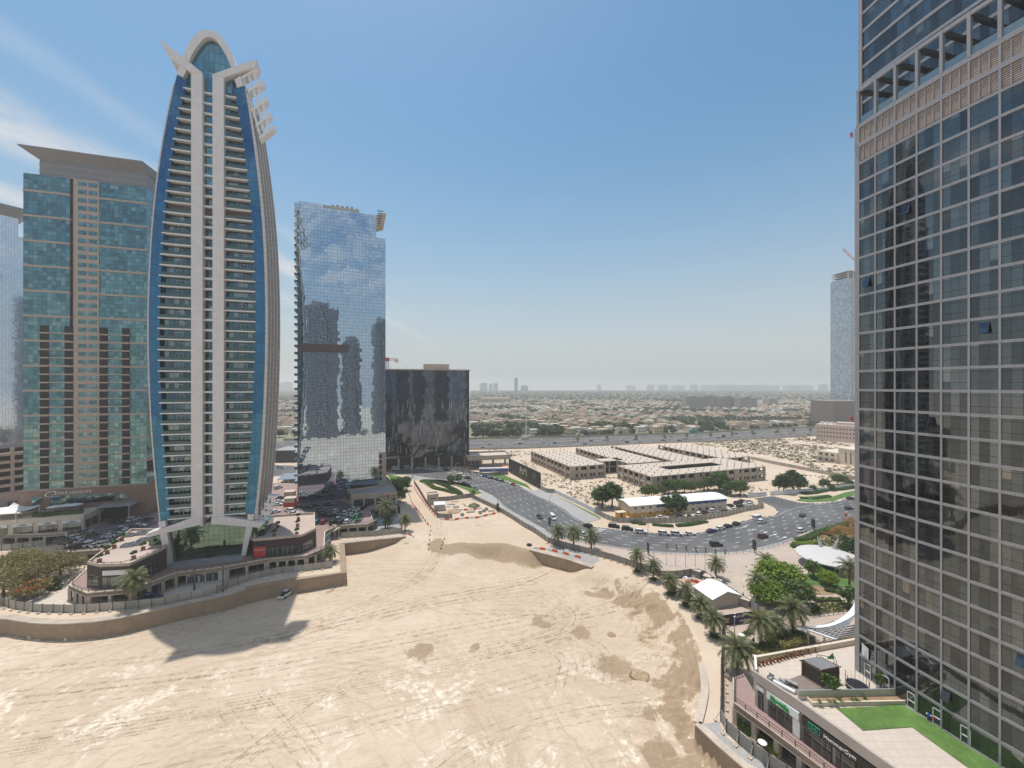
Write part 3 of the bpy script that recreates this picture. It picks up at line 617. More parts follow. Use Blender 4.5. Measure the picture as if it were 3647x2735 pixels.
# pilasters and the crown horns
pl0, pl1 = TP.hit('B', 1136, 500)[0], TP.hit('B', 1203, 500)[0]; pr0, pr1 = TP.hit('B', 1262, 500)[0], TP.hit('B', 1328, 500)[0]
zpb = TP.hit('Z2', 1000, 600)[1]
T0, T1 = -.9, 1.7
hl = [TP.hit('T7', 282, 265), TP.hit('T7', 600, 505), (pl1, TP.hit('T7', 914, 748)[1]), (pl1, 130), (pl0, 130), (pl0, TP.hit('T7', 752, 745)[1]), TP.hit('T7', 565, 605), TP.hit('T7', 385, 455)]
MB().slab(hl[:3] + hl[5:], T0 - .15, 4.5).build('horn', M['white_panel'], tw)
hr = [(pr0, TP.hit('T7', 1068, 775)[1]), TP.hit('T7', 1665, 550), TP.hit('T7', 1640, 655), (pr1, TP.hit('T7', 1215, 818)[1])]
MB().slab(hr, T0 - .15, 4.5).build('horn', M['white_panel'], tw)
MB().slab([(pl0, zpb), (pl1, zpb - 2.2), (pl1, hl[2][1] - .02), (pl0, hl[5][1] - .02)], T0, T1).build('pilaster', M['white_panel'], tw)
MB().slab([(pr0, zpb - 2.2), (pr1, zpb), (pr1, hr[3][1] - .02), (pr0, hr[0][1] - .02)], T0, T1).build('pilaster', M['white_panel'], tw)
for P_ in ([(525, 725), (565, 610), (690, 640), (610, 790)], [(1345, 820), (1425, 765), (1475, 905), (1380, 935)]):
    MB().slab(TP.hits('T7', P_), -.3, 5).build('shoulder', M['white_panel'], tw)
# the wing behind the left horn
MB().slab(TP.hits('T7', [(400, 470), (565, 605), (525, 725)]), 2, 16).build('wing_roof', M['white_rib'], tw)
AO = [(606, 525), (640, 430), (690, 335), (740, 255), (800, 180), (860, 135), (930, 120), (1000, 125), (1090, 152), (1150, 205), (1230, 315), (1310, 455), (1350, 560), (1384, 660)]
AI = [(700, 590), (725, 510), (762, 440), (810, 365), (860, 300), (905, 250), (950, 228), (1010, 224), (1080, 262), (1120, 310), (1175, 395), (1235, 500), (1280, 605), (1318, 720)]
mb = MB(); ao = TP.hits('T7', AO, 0); ai = TP.hits('T7', AI, 0)
for k in range(len(ao) - 1): mb.slab([ao[k], ao[k + 1], ai[k + 1], ai[k]], -.5, 15.5)
mb.build('arch', M['white_panel'], tw)
ag = TP.hits('T7', AI, 1.2) + [TP.hit('T7', 1318, 900, 1.2), (pr1 - .5, 120), (pl0 + .5, 120), TP.hit('T7', 700, 800, 1.2)]
MB().slab(ag, 1.0, 14).build('crown_window', M['tif_arch'], tw)
# balconies: one slab with its railing per floor and bay
zf0 = TP.hit('Z2', 760, 585)[1]; FH = 3.335; zband = TP.hit('A', 1060, 1240)[1]
ztop = TP.hit('A', 1140, 530)[1]; nf = int((ztop - zf0) / FH + .6)
FH = (ztop - zf0) / nf
stuffm = MB(); cnt = 0
for k in range(nf + 1):
    z = zf0 + k * FH
    for (a, b, nm) in ((sIL(z) - .5, pl0, 'balcony'), (pr1, sIR(z) + .3, 'balcony'), (pl1, pr0, 'loggia')):
        if b - a < 1: continue
        if nm == 'balcony':
            o = MB().box(a, -.25, z - .18, b, 1.62, z + .18).build('balcony', M['white'], tw)
            MB().box(a + .5, -.1, z + .18, b, -.04, z + 1.15).build('railing', M['rail_glass'], o); q = (a * .45 + b * .55) + RN.uniform(-.4, .4)
            if z < 118: MB().box(q - 1.1, 1.5, z + .19, q - 1.03, 1.64, z + 2.5).box(q + 1.03, 1.5, z + .3, q + 1.1, 1.64, z + 2.5).box(q - 1.03, 1.5, z + 2.43, q + 1.03, 1.64, z + 2.5).box(q - .04, 1.5, z + .3, q + .04, 1.64, z + 2.43).build('door_frame', M['white'], o)
        elif k % 2 == 0 or True:
            mbk = MB().box(a, .2, z - .3, b, 1.62, z + .3)
            mbk.build('loggia', M['white'], tw)
for (a, b) in ((sIL(zband), pl0), (pl1, pr0), (pr1, sIR(zband))):
    MB().box(a, 1.2, zband - .3, b, 1.63, zband + 2.6).build('louvre_panel', M['brown_panel'], tw)
# right crown ladder and its twin at the foot
def ladder(beams, posts, k, t0, t1, th):
    fr = thing('x', None, None); fr.name = 'crown_frame'; fr.parent = tw
    for a, b in beams:
        p, q = TP.hit(k, *a), TP.hit(k, *b); MB().slab([(p[0], p[1] - th / 2), (q[0], q[1] - th / 2), (q[0] + .5, q[1] + th * .8), (q[0] - .3, q[1] + th / 2), (p[0], p[1] + th / 2)], t0, t0 + .8).slab([(p[0], p[1] - th / 2), (q[0], q[1] - th / 2), (q[0] + .5, q[1] + th * .8), (q[0] - .3, q[1] + th / 2), (p[0], p[1] + th / 2)], t1 - .8, t1).slab([(p[0], p[1] - th / 2 + .05), (q[0], q[1] - th / 2 + .05), (q[0], q[1] - th / 2 + .3), (p[0], p[1] - th / 2 + .3)], t0 + .8, t1 - .8).build('beam', M['white'], fr)
    for a, b in posts:
        p, q = TP.hit(k, *a), TP.hit(k, *b); MB().slab([(p[0] - .32, p[1]), (p[0] + .32, p[1]), (q[0] + .32, q[1]), (q[0] - .32, q[1])], t0 + .3, t0 + 1.0).build('post', M['white'], fr)
ladder([((1425, 790), (1650, 670)), ((1495, 1000), (1735, 850)), ((1570, 1255), (1790, 1100)), ((1640, 1475), (1840, 1310)), ((1690, 1640), (1890, 1500))],
       [((1455, 775), (1527, 985)), ((1530, 735), (1602, 935)), ((1605, 695), (1672, 890)), ((1520, 985), (1600, 1240)), ((1600, 935), (1672, 1185)), ((1670, 890), (1737, 1140)), ((1600, 1240), (1665, 1460)), ((1665, 1185), (1737, 1400)), ((1735, 1140), (1792, 1350)), ((1655, 1460), (1712, 1625)), ((1715, 1405), (1767, 1585)), ((1780, 1355), (1832, 1540))], 'T7', 0, 3.2, .85)
ladder([((1850, 598), (1985, 612)), ((1895, 508), (2030, 525)), ((1945, 395), (2080, 408)), ((1995, 285), (2125, 300))],
       [((1885, 600), (1930, 510)), ((1950, 605), (1990, 518)), ((1930, 510), (1980, 398)), ((1995, 518), (2040, 403)), ((1985, 398), (2025, 288)), ((2050, 403), (2092, 294))], 'Z2', 1.5, 4, .8)
# feet: white Y-arms, raking legs, lobby glass
MB().slab(TP.hits('Z2', [(920, 577), (1082, 560), (1082, 656), (330, 838), (300, 795)]), T0 - .2, 3.5).build('foot_arm', M['white_panel'], tw)
MB().slab(TP.hits('Z2', [(1228, 556), (1385, 543), (1975, 632), (1915, 702), (1228, 646)]), T0 - .2, 3.5).build('foot_arm', M['white_panel'], tw)
for P_ in ([(495, 800), (597, 778), (660, 1242), (575, 1248)], [(1715, 690), (1803, 695), (1700, 1132), (1640, 1134)], [(470, 630), (565, 606), (582, 690), (482, 716)], [(1738, 518), (1828, 518), (1815, 600), (1735, 590)]):
    MB().slab(TP.hits('Z2', P_), -.7, 1.4).build('leg', M['white_panel'], tw)
MB().slab(TP.hits('Z2', [(590, 760), (1082, 640), (1228, 640), (1725, 680), (1660, 1140), (655, 1222)], .8), .8, 14).build('lobby_window', M['lobby_glass'], tw)
MB().slab(TP.hits('Z2', [(315, 862), (510, 815), (540, 1000), (320, 1020)], 2), 2, 14).build('side_lobby', M['lobby_glass'], tw)
MB().slab(TP.hits('Z2', [(1800, 700), (1975, 700), (1965, 870), (1790, 880)], 2), 2, 14).build('side_lobby', M['lobby_glass'], tw)
MB().slab(TP.hits('Z2', [(570, 625), (900, 585), (585, 690)], .9), .9, 2).build('curtain_wall', M['tif_glass'], tw)
mb = MB(); s0, s1 = TP.hit('Z2', 655, 1225)[0], TP.hit('Z2', 1650, 1135)[0]
for k in range(4): mb.box(s0 - .5, -3.2 + k * .8, .0, s1 + .8, 1.2, .16 + k * .17)
mb.build('entrance_steps', M['grey'], tw)
dx = TP.hit('Z2', 1190, 1160, .7)[0]
MB().box(dx - 1.4, .6, .65, dx + 1.4, .82, 3.6).build('entrance_door', M['dark_opening'], tw)
# ================================================================ teal and beige tower behind
LP = Plane(-195.3, 162.7, 18, 4.2)
M['liwa_glass'] = glass('teal curtain glass', (.12, .24, .27), 1.45, 1.67, (.04, .085, .095), .07, .1, 1., .05, .012, .012, .3, .12, (.3, .36, .34))
M['liwa_stone'] = panelled('beige stone', (.42, .355, .3), 1.45, 1.67, .04, .05, .8, .7)
M['liwa_base'] = panelled('brown banded stone', (.25, .165, .12), 1.4, 1.15, .03, .09, .45, .6, .2)
M['crown_metal'] = panelled('grey roof metal', (.205, .215, .24), 1.4, 3, .05, .06, .75, .5)
lw = thing('apartment_tower', 'teal glass and beige stone apartment tower with flared grey roof', 'skyscraper', (-195.3, 162.7, 4.2), 18)
W = LP.hit('A', 866, 1200)[0]; zt = LP.hit('A', 140, 1020)[1]; zbs = LP.hit('B', 300, 1400)[1]
ca, cb = LP.hit('T8', 1040, 700)[0], LP.hit('T8', 1400, 700)[0]
MB().box(0, 0, zbs, ca - 1.3, 26, zt).build('curtain_wall', M['liwa_glass'], lw)
MB().box(cb, 0, zbs, W, 26, zt).build('curtain_wall', M['liwa_glass'], lw)
MB().box(ca - 1.35, 1.6, zbs, cb + .2, 25, zt).build('stone_core', M['liwa_stone'], lw)
MB().box(ca, -.25, zbs, cb, 1.7, zt).build('stone_core', M['liwa_stone'], lw)
FHl = 3.345; nl = int((zt - zbs) / FHl)
w0, w1 = LP.hit('T8', 1105, 700)[0], LP.hit('T8', 1225, 700)[0]; w2, w3 = LP.hit('T8', 1252, 700)[0], LP.hit('T8', 1375, 700)[0]
for k in range(nl):
    z = zbs + .9 + k * FHl
    for a, b in ((w0, w1), (w2, w3)): MB().box(a, -.3, z, b, -.2, z + 1.75).build('window', M['liwa_glass'], lw)
for k in range(0, nl + 1, 3):
    z = zbs + k * FHl
    for a, b in ((0, ca - 1.3), (cb, W)): MB().box(a - .1, -.2, z - .3, b + .1, 26.2, z + .5).build('stone_band', M['liwa_stone'], lw)
zbal = LP.hit('B', 300, 385)[1]; nb = int((zbal - zbs) / FHl)
bays = [(LP.hit('B', x0, 900)[0], LP.hit('B', x1, 900)[0]) for x0, x1 in ((236, 290), (382, 436), (588, 638), (722, 768))]
for k in range(nb):
    z = zbs + k * FHl
    for a, b in bays:
        MB().box(a, -.12, z + .0, b, .02, z + FHl - .3).build('balcony_recess', M['dark_opening'], lw)  # flat near-black panel on the facade, recess shade put into its colour
        MB().box(a - .1, -.5, z - .25, b + .1, -.1, z + .3).build('balcony', M['liwa_stone'], lw)
for a, b in ((0, 0), (0, 1)):
    pass
for (a, b) in ((bays[0][1], bays[1][0]), (bays[2][1], bays[3][0])):
    for k in range(nb): MB().box(a, -.3, zbs + k * FHl - .15, b, .0, zbs + k * FHl + .25).build('spandrel', M['liwa_stone'], lw)
# stone base with sign, shop windows and door canopy
MB().box(-.6, -.5, 0, W + .5, 27, zbs).build('stone_base', M['liwa_base'], lw)
for (x0, y0, x1, y1) in ((455, 290, 600, 390), (720, 270, 1235, 370), (1240, 240, 1640, 330), (1680, 225, 1840, 310)):
    a, z1_ = LP.hit('Z1', x0, y0, -.5); b, z0_ = LP.hit('Z1', x1, y1, -.5); MB().box(a, -.6, z0_, b, -.45, z1_).build('window', M['tif_glass'], lw)
a, z1_ = LP.hit('Z1', 1430, 440, -.5); b, z0_ = LP.hit('Z1', 1850, 560, -.5); MB().box(a, -.58, 0, b, -.45, z1_).build('entrance', M['dark_opening'], lw)
a, z1_ = LP.hit('Z1', 1385, 415, -5); b, _ = LP.hit('Z1', 1890, 380, -5)
MB().slab([(a, 0), (a, 0)] and [(a, z1_ - .5), (b, z1_ - .5), (b, z1_), (a, z1_)], -6, -.5).build('canopy', M['grey'], lw)
for q in (a + 1, b - 1): MB().cyl(q, -5.5, 0, z1_ - .5, .3).build('canopy_post', M['grey'], lw)
q = LP.hit('Z1', 1045, 215, -.5); sign_text('LIWA HEIGHTS', 1.75, M['white'], lw, (q[0], -.55, q[1]))
q = LP.hit('Z1', 720, 235, -.5); mb = MB()
for k in range(24):
    a0, a1 = k / 24 * 2 * PI, (k + 1) / 24 * 2 * PI; f = lambda a_, r: (q[0] + r * 1.9 * math.cos(a_), -.56, q[1] + r * math.sin(a_) + r * .5 * math.cos(a_)); tk = .25 if k < 15 else .12
    mb.face([f(a0, 1), f(a1, 1), f(a1, 1 - tk), f(a0, 1 - tk)])
mb.build('emblem', M['white'], lw)
# flared roof
c0 = LP.hit('A', 228, 1000)[0]
MB().box(c0, .5, zt, W - .2, 25, zt + 6.5).build('roof_storey', M['crown_metal'], lw)
for k in (1.6, 4.4): MB().box(c0 - .12, .35, zt + k, W - .1, 25.2, zt + k + .35).build('stone_band', M['grey'], lw)
lt = LP.hit('A', 147, 882); rt = LP.hit('A', 857, 972)
ze = zt + 6.5; zo = (lt[1] + rt[1]) / 2
MB().loft([[(c0, .5, ze), (W - .2, .5, ze), (W - .2, 25, ze), (c0, 25, ze)], [(lt[0], -3.5, zo - .5), (rt[0] + .5, -3.5, zo - .5), (rt[0] + 5, 28, zo - .5), (lt[0], 28, zo - .5)], [(lt[0], -3.6, zo), (rt[0] + .6, -3.6, zo), (rt[0] + 5, 28, zo), (lt[0], 28, zo)]]).build('roof', M['crown_metal'], lw)
# ================================================================ pale blue slab tower at the left edge
M['pale_glass'] = glass('pale blue glass', (.5, .6, .72), 1.2, 1.6, (.12, .16, .2), .08, .1, 1., .06, .006, .01, .06)
VP = Plane(-318, 248, 62, 4.2)
vt = thing('office_tower', 'pale blue mirrored office tower with stepped top at left edge', 'skyscraper', (-318, 248, 4.2), 62)
zv = VP.hit('A', 100, 1290)[1]; zv2 = VP.hit('A', 125, 1400)[1]; sv = VP.hit('A', 108, 1300)[0]; sv2 = VP.hit('A', 137, 1400)[0] + 4
MB().box(-30, 0, 0, sv, 30, zv).build('curtain_wall', M['pale_glass'], vt); MB().box(sv, .1, 0, sv2, 29, zv2).build('curtain_wall', M['pale_glass'], vt)
MB().loft([[(-30, -.0, zv), (sv, 0, zv), (sv, 30, zv), (-30, 30, zv)], [(-30, -4, zv + 5), (sv2 + 1, -4, zv + 5), (sv2 + 1, 33, zv + 5), (-30, 33, zv + 5)], [(-30, -4, zv + 6), (sv2 + 1, -4, zv + 6), (sv2 + 1, 33, zv + 6), (-30, 33, zv + 6)]]).build('roof', M['crown_metal'], vt)
# multi-storey car park under it
gp = thing('car_park', 'pale grey multi-storey car park with open decks at left edge', 'car park', (-240, 176, 0), 62)
mb = MB()
for k in range(7): MB().box(-30, 0, 6 + k * 3.6, 24, 22, 7.3 + k * 3.6).build('parapet', M['concrete_light'], gp)
MB().box(-29, 2, 0, 23, 21, 31).build('deck_interior', M['dark_opening'], gp)
for s in range(-30, 25, 9): MB().box(s, -.1, 0, s + 1.1, 1.2, 31).build('column', M['concrete_light'], gp)
MB().box(-30.2, -.2, 0, 24.2, 22, 9.6).build('wall', M['concrete_light'], gp)
for s in (-2, 6, 14):
    MB().box(s, -.3, 3, s + 3, -.15, 6.5).build('window', M['tif_glass'], gp)
# ================================================================ mirrored slab tower in the middle
M['mirror'] = glass('mirror curtain glass', (.44, .55, .67), 1.45, 1.65, (.08, .12, .16), .07, .09, 1., .02, .006, .014, .05, wscale=.12)
SP = Plane(-103, 192, 21.5, 4.2)
st = thing('mirror_tower', 'flat mirrored glass tower reflecting clouds and dark towers', 'skyscraper', (-103, 192, 4.2), 21.5)
s1 = SP.hit('D', 785, 500)[0]; sc = SP.hit('D', 730, 250)[0]; sl_ = SP.hit('D', 403, 200)[0]; s0 = SP.hit('D', 272, 300)[0]
zm = SP.hit('D', 785, 332)[1]; zc = SP.hit('D', 500, 160)[1]; z0_ = SP.hit('D', 300, 112)[1]
s00 = SP.hit('D', 245, 500)[0]
MB().box(s0, 0, 0, sl_, 24, z0_).build('curtain_wall', M['mirror'], st); MB().box(sl_, .05, 0, sc, 24, zc).build('curtain_wall', M['mirror'], st)
MB().box(sc, .05, 0, s1, 24, zm).build('curtain_wall', M['mirror'], st)
zq = SP.hit('D', 600, 985)[1]; MB().box(s0, -.06, zq - 2, SP.hit('D', 565, 985)[0], .06, zq + 2).build('louvre_panel', M['brown_panel'], st)
nb = 38
for k in range(nb):
    z = 10 + k * (z0_ - 14) / nb
    MB().box(s00, .2, z - .5, s0, 8, z + .6).build('balcony', M['pale_glass'], st)
MB().box(s00 + 1.2, 1.5, 0, s0, 8, z0_ - 3).build('stone_core', M['liwa_stone'], st)
MB().box(s00, .2, z0_ - 5, s0, 8, z0_ - 1).build('curtain_wall', M['mirror'], st)
a, b = SP.hit('D', 410, 130), SP.hit('D', 630, 150)
MB().box(a[0], 3, zc, b[0], 16, zc + 2.6).build('plant_room', M['cream'], st)
mb = MB(); RN.seed(3)
for k in range(6): q = a[0] + 4 + k * 2.2; MB().box(q, 4, zc + 2.6, q + 1.2, 6, zc + 3.4 + RN.random()).build('cooling_unit', M['grey'], st)
z1_ = SP.hit('D', 785, 180)[1]; z2_ = SP.hit('D', 735, 272)[1]; z3_ = SP.hit('D', 733, 182)[1]; z4_ = SP.hit('D', 770, 255)[1]
MB().slab([(sc, z3_ - 1), (s1 + .2, z1_), (s1 - 1.6, z4_), (sc, z2_)], -.3, .3).slab([(sc, z3_ - 1), (s1 + .2, z1_ - 0), (s1 + .2, z1_ - 1), (sc, z3_ - 2)], .3, 22).build('roof_fin', M['concrete_light'], st)
for k in range(7):
    z = z2_ + 1.2 + k * 1.25; MB().box(sc + .5, -.42, z, s1 - 1 - (6 - k) * .28, -.3, z + .45).build('fin_slot', M['dark'], st)
MB().box(s1 - 3.2, -.7, 0, s1 + .3, 10, 22).build('stair_core', M['liwa_stone'], st)
for k in range(5): MB().box(s1 - 3.0, -.8, 8 + k * 2.8, s1 - 1.9, -.68, 9.9 + k * 2.8).build('window', M['dark_opening'], st)
# ================================================================ dark office block under construction
M['dark_glass'] = glass('dark office glass', (.085, .105, .14), 1.35, 3.9, (.02, .025, .03), .09, .1, 1., .03, .006, .02, .35, wscale=.2)
KP = Plane(-32, 304, 14, 0)
kb = thing('office_block', 'dark glass office block still under construction beside the main road', 'office building', (-32, 304, 0), 14)
zk = KP.hit('D', 1280, 1112)[1]; wk = -KP.hit('D', 740, 1300)[0]
MB().box(-wk - 8, 0, 8, 0, 34, zk).build('curtain_wall', M['dark_glass'], kb)
M['wrap'] = panelled('protective facade film', (.42, .44, .47), 1.35, 3.9, .1, .2, .4, .5, .3, pv=.5)
MB().box(-.3, .3, 8, .05, 33.7, zk - .5).build('side_wall', M['wrap'], kb)
MB().box(-wk - 8.5, -.8, zk, .8, 35, zk + .8).build('roof', M['concrete'], kb)
a = KP.hit('D', 1012, 1090)[0]; b = KP.hit('D', 1165, 1090)[0]; MB().box(a, 6, zk + .8, b, 20, zk + 5).build('plant_room', M['concrete_light'], kb)
MB().box(-wk - 8, 2, 0, -.5, 33, 8).build('ground_floor', M['dark_opening'], kb)
for k in range(8): MB().box(-4 - k * 9.5, .3, 0, -2.6 - k * 9.5, 1.8, 8).build('column', M['concrete'], kb)
RN.seed(5)
for k in range(44):
    s = -2 - RN.random() * (wk - 3); z = 10 + RN.random() ** 1.7 * 36; MB().box(s, -.2, z, s + .28, 0, z + 5.5).build('mullion_fin', M['steel'], kb)
for k in range(14): MB().cyl(-3 - k * 5.3, 0, zk + .8, zk + 2.6, .12, 6).build('railing_post', M['steel'], kb)
pb = thing('entrance_pavilion', 'unfinished concrete entrance pavilion under scaffolding beside the dark block', 'pavilion', G('Z4', 1180, 470), 14)
MB().box(-4, 0, 0, 3, 12, 7).build('wall', M['dark_opening'], pb); MB().box(-6, -3, 6.2, 25, 16, 7.2).build('roof', M['concrete'], pb)
MB().box(-7, -4, 8.3, 26, -3, 9.6).box(-7, -3, 8.3, -6, 16, 9.6).box(25, -4, 8.3, 26, 16, 9.6).box(-7, 16, 8.3, 26, 17, 9.6).build('parapet', M['concrete'], pb)
MB().box(-6.5, -3.5, 7.2, 25.5, 16.5, 8.31).build('roof', M['terrace'], pb)
for q in (4, 13, 22): MB().cyl(q, 1, 0, 6.2, .8, 10).build('column', M['concrete'], pb)
sg = MB()
for k in range(12):
    q = -7 + k * 3; sg.tube([(q, -5, 0), (q, -5, 9)], .08, 5)
    if k: sg.bar((q - 3, -5, 0), (q, -5, 6), .1)
for z in (2, 4, 6, 8): sg.bar((-7, -5, z), (26, -5, z), .12)
sg.build('scaffolding', M['steel'], pb)
# tower crane behind the block
cr = thing('tower_crane', 'red and blue tower crane rising behind the mirrored tower', 'crane', (-108.5, 355, 0), 10)
zc_ = 60 + 90 * 355 / F
def lattice(mb, a, b, w, st, m=0):
    a = Vector(a); b = Vector(b); d = (b - a).normalized(); x = d.cross(Vector((0, 0, 1)))
    x = Vector((1, 0, 0)) if x.length < .01 else x.normalized(); y = x.cross(d); n = max(1, int((b - a).length / st)); c = [x * w + y * w, x * -w + y * w, x * -w + y * -w, x * w + y * -w]
    for q in c: mb.bar(a + q, b + q, .22, m=m)
    for k in range(n):
        p, q = a.lerp(b, k / n), a.lerp(b, (k + 1) / n)
        for i in range(4): mb.bar(p + c[i], q + c[(i + 1) % 4], .14, m=m)
mb = MB(); lattice(mb, (0, 0, 0), (0, 0, zc_), .9, 2.2); mb.build('mast', M['blue'], cr)
mb = MB(); lattice(mb, (-18, 0, zc_ + 2), (0, 0, zc_ + 1), .7, 1.6); mb.build('jib', M['red'], cr)
mb = MB(); lattice(mb, (0, 0, zc_ + 1), (9, 0, zc_ + 1), .7, 1.6); mb.build('counter_jib', M['red'], cr)
MB().box(6, -1, zc_ - 1.5, 9, 1, zc_ + 1).build('counterweight', M['white'], cr); MB().box(-1.4, -1.4, zc_ - .5, 1.4, 1.4, zc_ + 2.5).build('cab', M['red'], cr)
M['maroon'] = mat('maroon fascia', (.06, .015, .02), .5)
def strokes(name, parent, p, d, w, h, m, n, th=.1):              # a line of handwriting too small to read: joined up and down strokes
    mb = MB(); r = random.Random(n); q = None
    for k in range(n * 2 + 1):
        c = p + d * (w * (k / (n * 2) - .5)) + Vector((0, 0, h * (r.uniform(.15, .5) if k % 2 else r.uniform(-.5, -.2))))
        if q is not None: mb.bar(q, c, th, th)
        q = c
    return mb.build(name, m, parent)
# ================================================================ decks and low podium buildings on the left
def poly_inset(pts, dx, dy): return [p + Vector((dx, dy, 0)) for p in pts]
DZ = 4.2
DK = [Vector((-330, 175, 0)), G('U', -120, 1909, DZ), G('U', 0, 1907, DZ), G('U', 162, 1903, DZ), G('U', 232, 1898, DZ), G('Z1', 960, 1075, DZ), G('Z1', 1460, 1040, DZ), G('Z1', 1200, 1340, DZ), G('Z1', 975, 1545, DZ), G('C', 545, 822, DZ), G('C', 830, 797, DZ), G('C', 965, 748, DZ), G('C', 1115, 692, DZ), G('C', 1420, 655, DZ),
      G('Z3', 0, 1570, DZ), G('Z3', 560, 1520, DZ), G('Z3', 820, 1420, DZ), G('Z3', 835, 1180, DZ), G('Z3', 890, 1150, DZ), G('Z3', 1010, 1098, DZ), G('Z3', 1440, 1070, DZ), G('Z3', 1520, 1030, DZ), G('Z3', 1465, 850, DZ), G('Z3', 1862, 828, DZ), G('Z3', 1740, 480, DZ), Vector((-62, 232, 0)), Vector((-330, 238, 0))]
mb = MB(); mb.prism(DK, 3.4, DZ)
me = mb.data('podium_deck', [M['pink_pave']]); mb.fix(me); dk = tag(put('podium_deck', me), kind='structure')
strip('deck_edge', DK[1:24], .35, 3.2, DZ + .32, M['cream'], 1)
mb = MB(); inner = [p + Vector((0, 4.5, 0)) for p in DK[1:-3]]; mb.prism([DK[0] + Vector((0, 5, 0))] + inner + DK[-3:], .01, 3.4)
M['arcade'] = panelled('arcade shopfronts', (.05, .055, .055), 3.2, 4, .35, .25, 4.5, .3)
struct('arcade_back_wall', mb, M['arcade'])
sheet('parking_ground', [G('Z1', x, y, DZ) for x, y in ((880, 960), (1000, 1020), (1480, 1000), (1640, 900), (1850, 790), (2050, 740), (2250, 640), (2100, 600), (1600, 600), (1300, 740), (1000, 760))], DZ + .03, M['asphalt'])
sheet('parking_ground', [G('Z3', x, y, DZ) for x, y in ((690, 1085), (1180, 1070), (1320, 1060), (1380, 1000), (1340, 840), (1210, 800), (1040, 730), (400, 780), (360, 860), (690, 900))], DZ + .03, M['asphalt'])
col = thing('arcade_column', 'pale column under the deck edge below the brown terrace building', 'column', (0, 0, 0), 0, 'columns along the deck arcade')
MB().box(-.35, -.35, 0, .35, .35, 3.4).build('shaft', M['concrete_light'], col); MB().box(-.5, -.5, 0, .5, .5, .4).build('foot', M['concrete'], col)
first = True; segs = [(2, 3, 4), (5, 6, 3), (8, 9, 4), (9, 10, 3), (10, 12, 4), (13, 14, 3), (14, 15, 5), (15, 16, 3), (19, 20, 4), (22, 23, 4)]
lab = ['under the left retail block', 'under the letters of the lower arcade', 'at the left corner of the brown terrace building', 'behind the big fan palm', 'beside the lower restaurant front', 'right of the stub palms', 'below the red shopfront', 'below the right brown podium', 'under the right car deck', 'under the small podium shops']
for (a, b, n), lb in zip(segs, lab):
    for k in range(n):
        p = DK[a].lerp(DK[b], (k + .1) / max(n - .8, 1)); p = Vector((p.x, p.y + .3, 0))
        g = 'deck columns ' + lb
        lbl = 'pale square deck column ' + lb
        if first: col.location = p; col['label'] = lbl; col['group'] = g; first = False
        else: dup(col, p, 18, lbl, g)
def railing(name, label, pts, z, h=1.05, sp=2.2, m='dark', group=None):
    r = thing(name, label, 'railing', pts[0], 0, group); pts = smooth(list(pts), 1); L = [p - pts[0] for p in pts]; s = chain(L); k = 0.
    mb = MB()
    for a, b in zip(L, L[1:]):
        for hh in (h, h * .55): mb.bar((a.x, a.y, z + hh - r.location.z), (b.x, b.y, z + hh - r.location.z), .07)
    mb.build('handrail', M[m], r); c = None; nn = 0
    while k < s[-1] and nn < 90:
        p, _ = along(L, s, k); mbp = MB().box(-.05, -.05, 0, .05, .05, h)
        if c is None: c = mbp.build('post', M[m], r, (p.x, p.y, z - r.location.z))
        else: put('post', c.data, r, (p.x, p.y, z - r.location.z))
        k += sp; nn += 1
    return r
railing('deck_railing', 'dark railing round the left corner of the terrace deck', DK[7:12], DZ)
railing('deck_railing', 'dark railing along the deck in front of the tallest tower', DK[12:17], DZ)
railing('deck_railing', 'dark railing round the right car deck', DK[18:23], DZ)
railing('deck_railing', 'dark railing over the lower arcade letters', DK[5:7], DZ)
# brown terrace building, left
RT = [G('U', 310, 2003, 10.7), G('U', 357, 2014, 10.7), G('U', 463, 2009, 10.7), G('U', 592, 1948, 10.7), G('U', 600, 1905, 10.7), G('U', 560, 1885, 10.7), G('U', 468, 1884, 10.7)]
def podium(name, label, pts, z0, z1, roofm, wallm):
    r = thing(name, label, 'building', (pts[0].x, pts[0].y, z0)); L = [p - pts[0] for p in pts]
    MB().prism(L, 0, z1 - z0 - .5).build('wall', wallm, r)
    mb = MB(); 
    for a, b in zip(L, L[1:] + L[:1]):
        d = b - a; d.z = 0; d.normalize(); n = Vector((-d.y, d.x, 0)) * .35
        mb.prism([a, b, b + n, a + n], z1 - z0 - .5 + .03, z1 - z0 + .3)
    mb.build('parapet', M['concrete_light'], r)
    me = MB().face([(p.x, p.y, z1 - z0 - .47) for p in L]).data('roof', roofm); o = put('roof', me, r); return r, L
r, L = podium('terrace_building', 'low dark brick building with beige roof terrace left of the tallest tower', RT, DZ, 10.7, M['rooftile'], M['brick_dark'])
def windows(r, a, b, segs, z0, z1, m, off=.06, name='window'):
    d = b - a; l = math.hypot(d.x, d.y); d = Vector((d.x, d.y, 0)).normalized(); n = Vector((d.y, -d.x, 0))
    for s0, s1 in segs:
        p, q = a + d * s0 * l, a + d * s1 * l; mb = MB(); mb.prism([p - n * .1, q - n * .1, q + n * off, p + n * off], z0, z1); o = mb.build(name, m, r)
    return d, n
M['shop_glass'] = glass('shop window glass', (.13, .16, .16), 1.4, 3.2, (.3, .3, .3), .09, .12, .9, .05, .01, .01, .3)
windows(r, L[0], L[1], [(.08, .92)], .3, 3.4, M['shop_glass']); windows(r, L[1], L[2], [(.08, .94)], .3, 3.2, M['shop_glass']); windows(r, L[1], L[2], [(.08, .94)], 3.7, 5.0, M['white'], .1, 'sign_board'); windows(r, L[2], L[3], [(.3, .75)], .3, 3.2, M['shop_glass'])
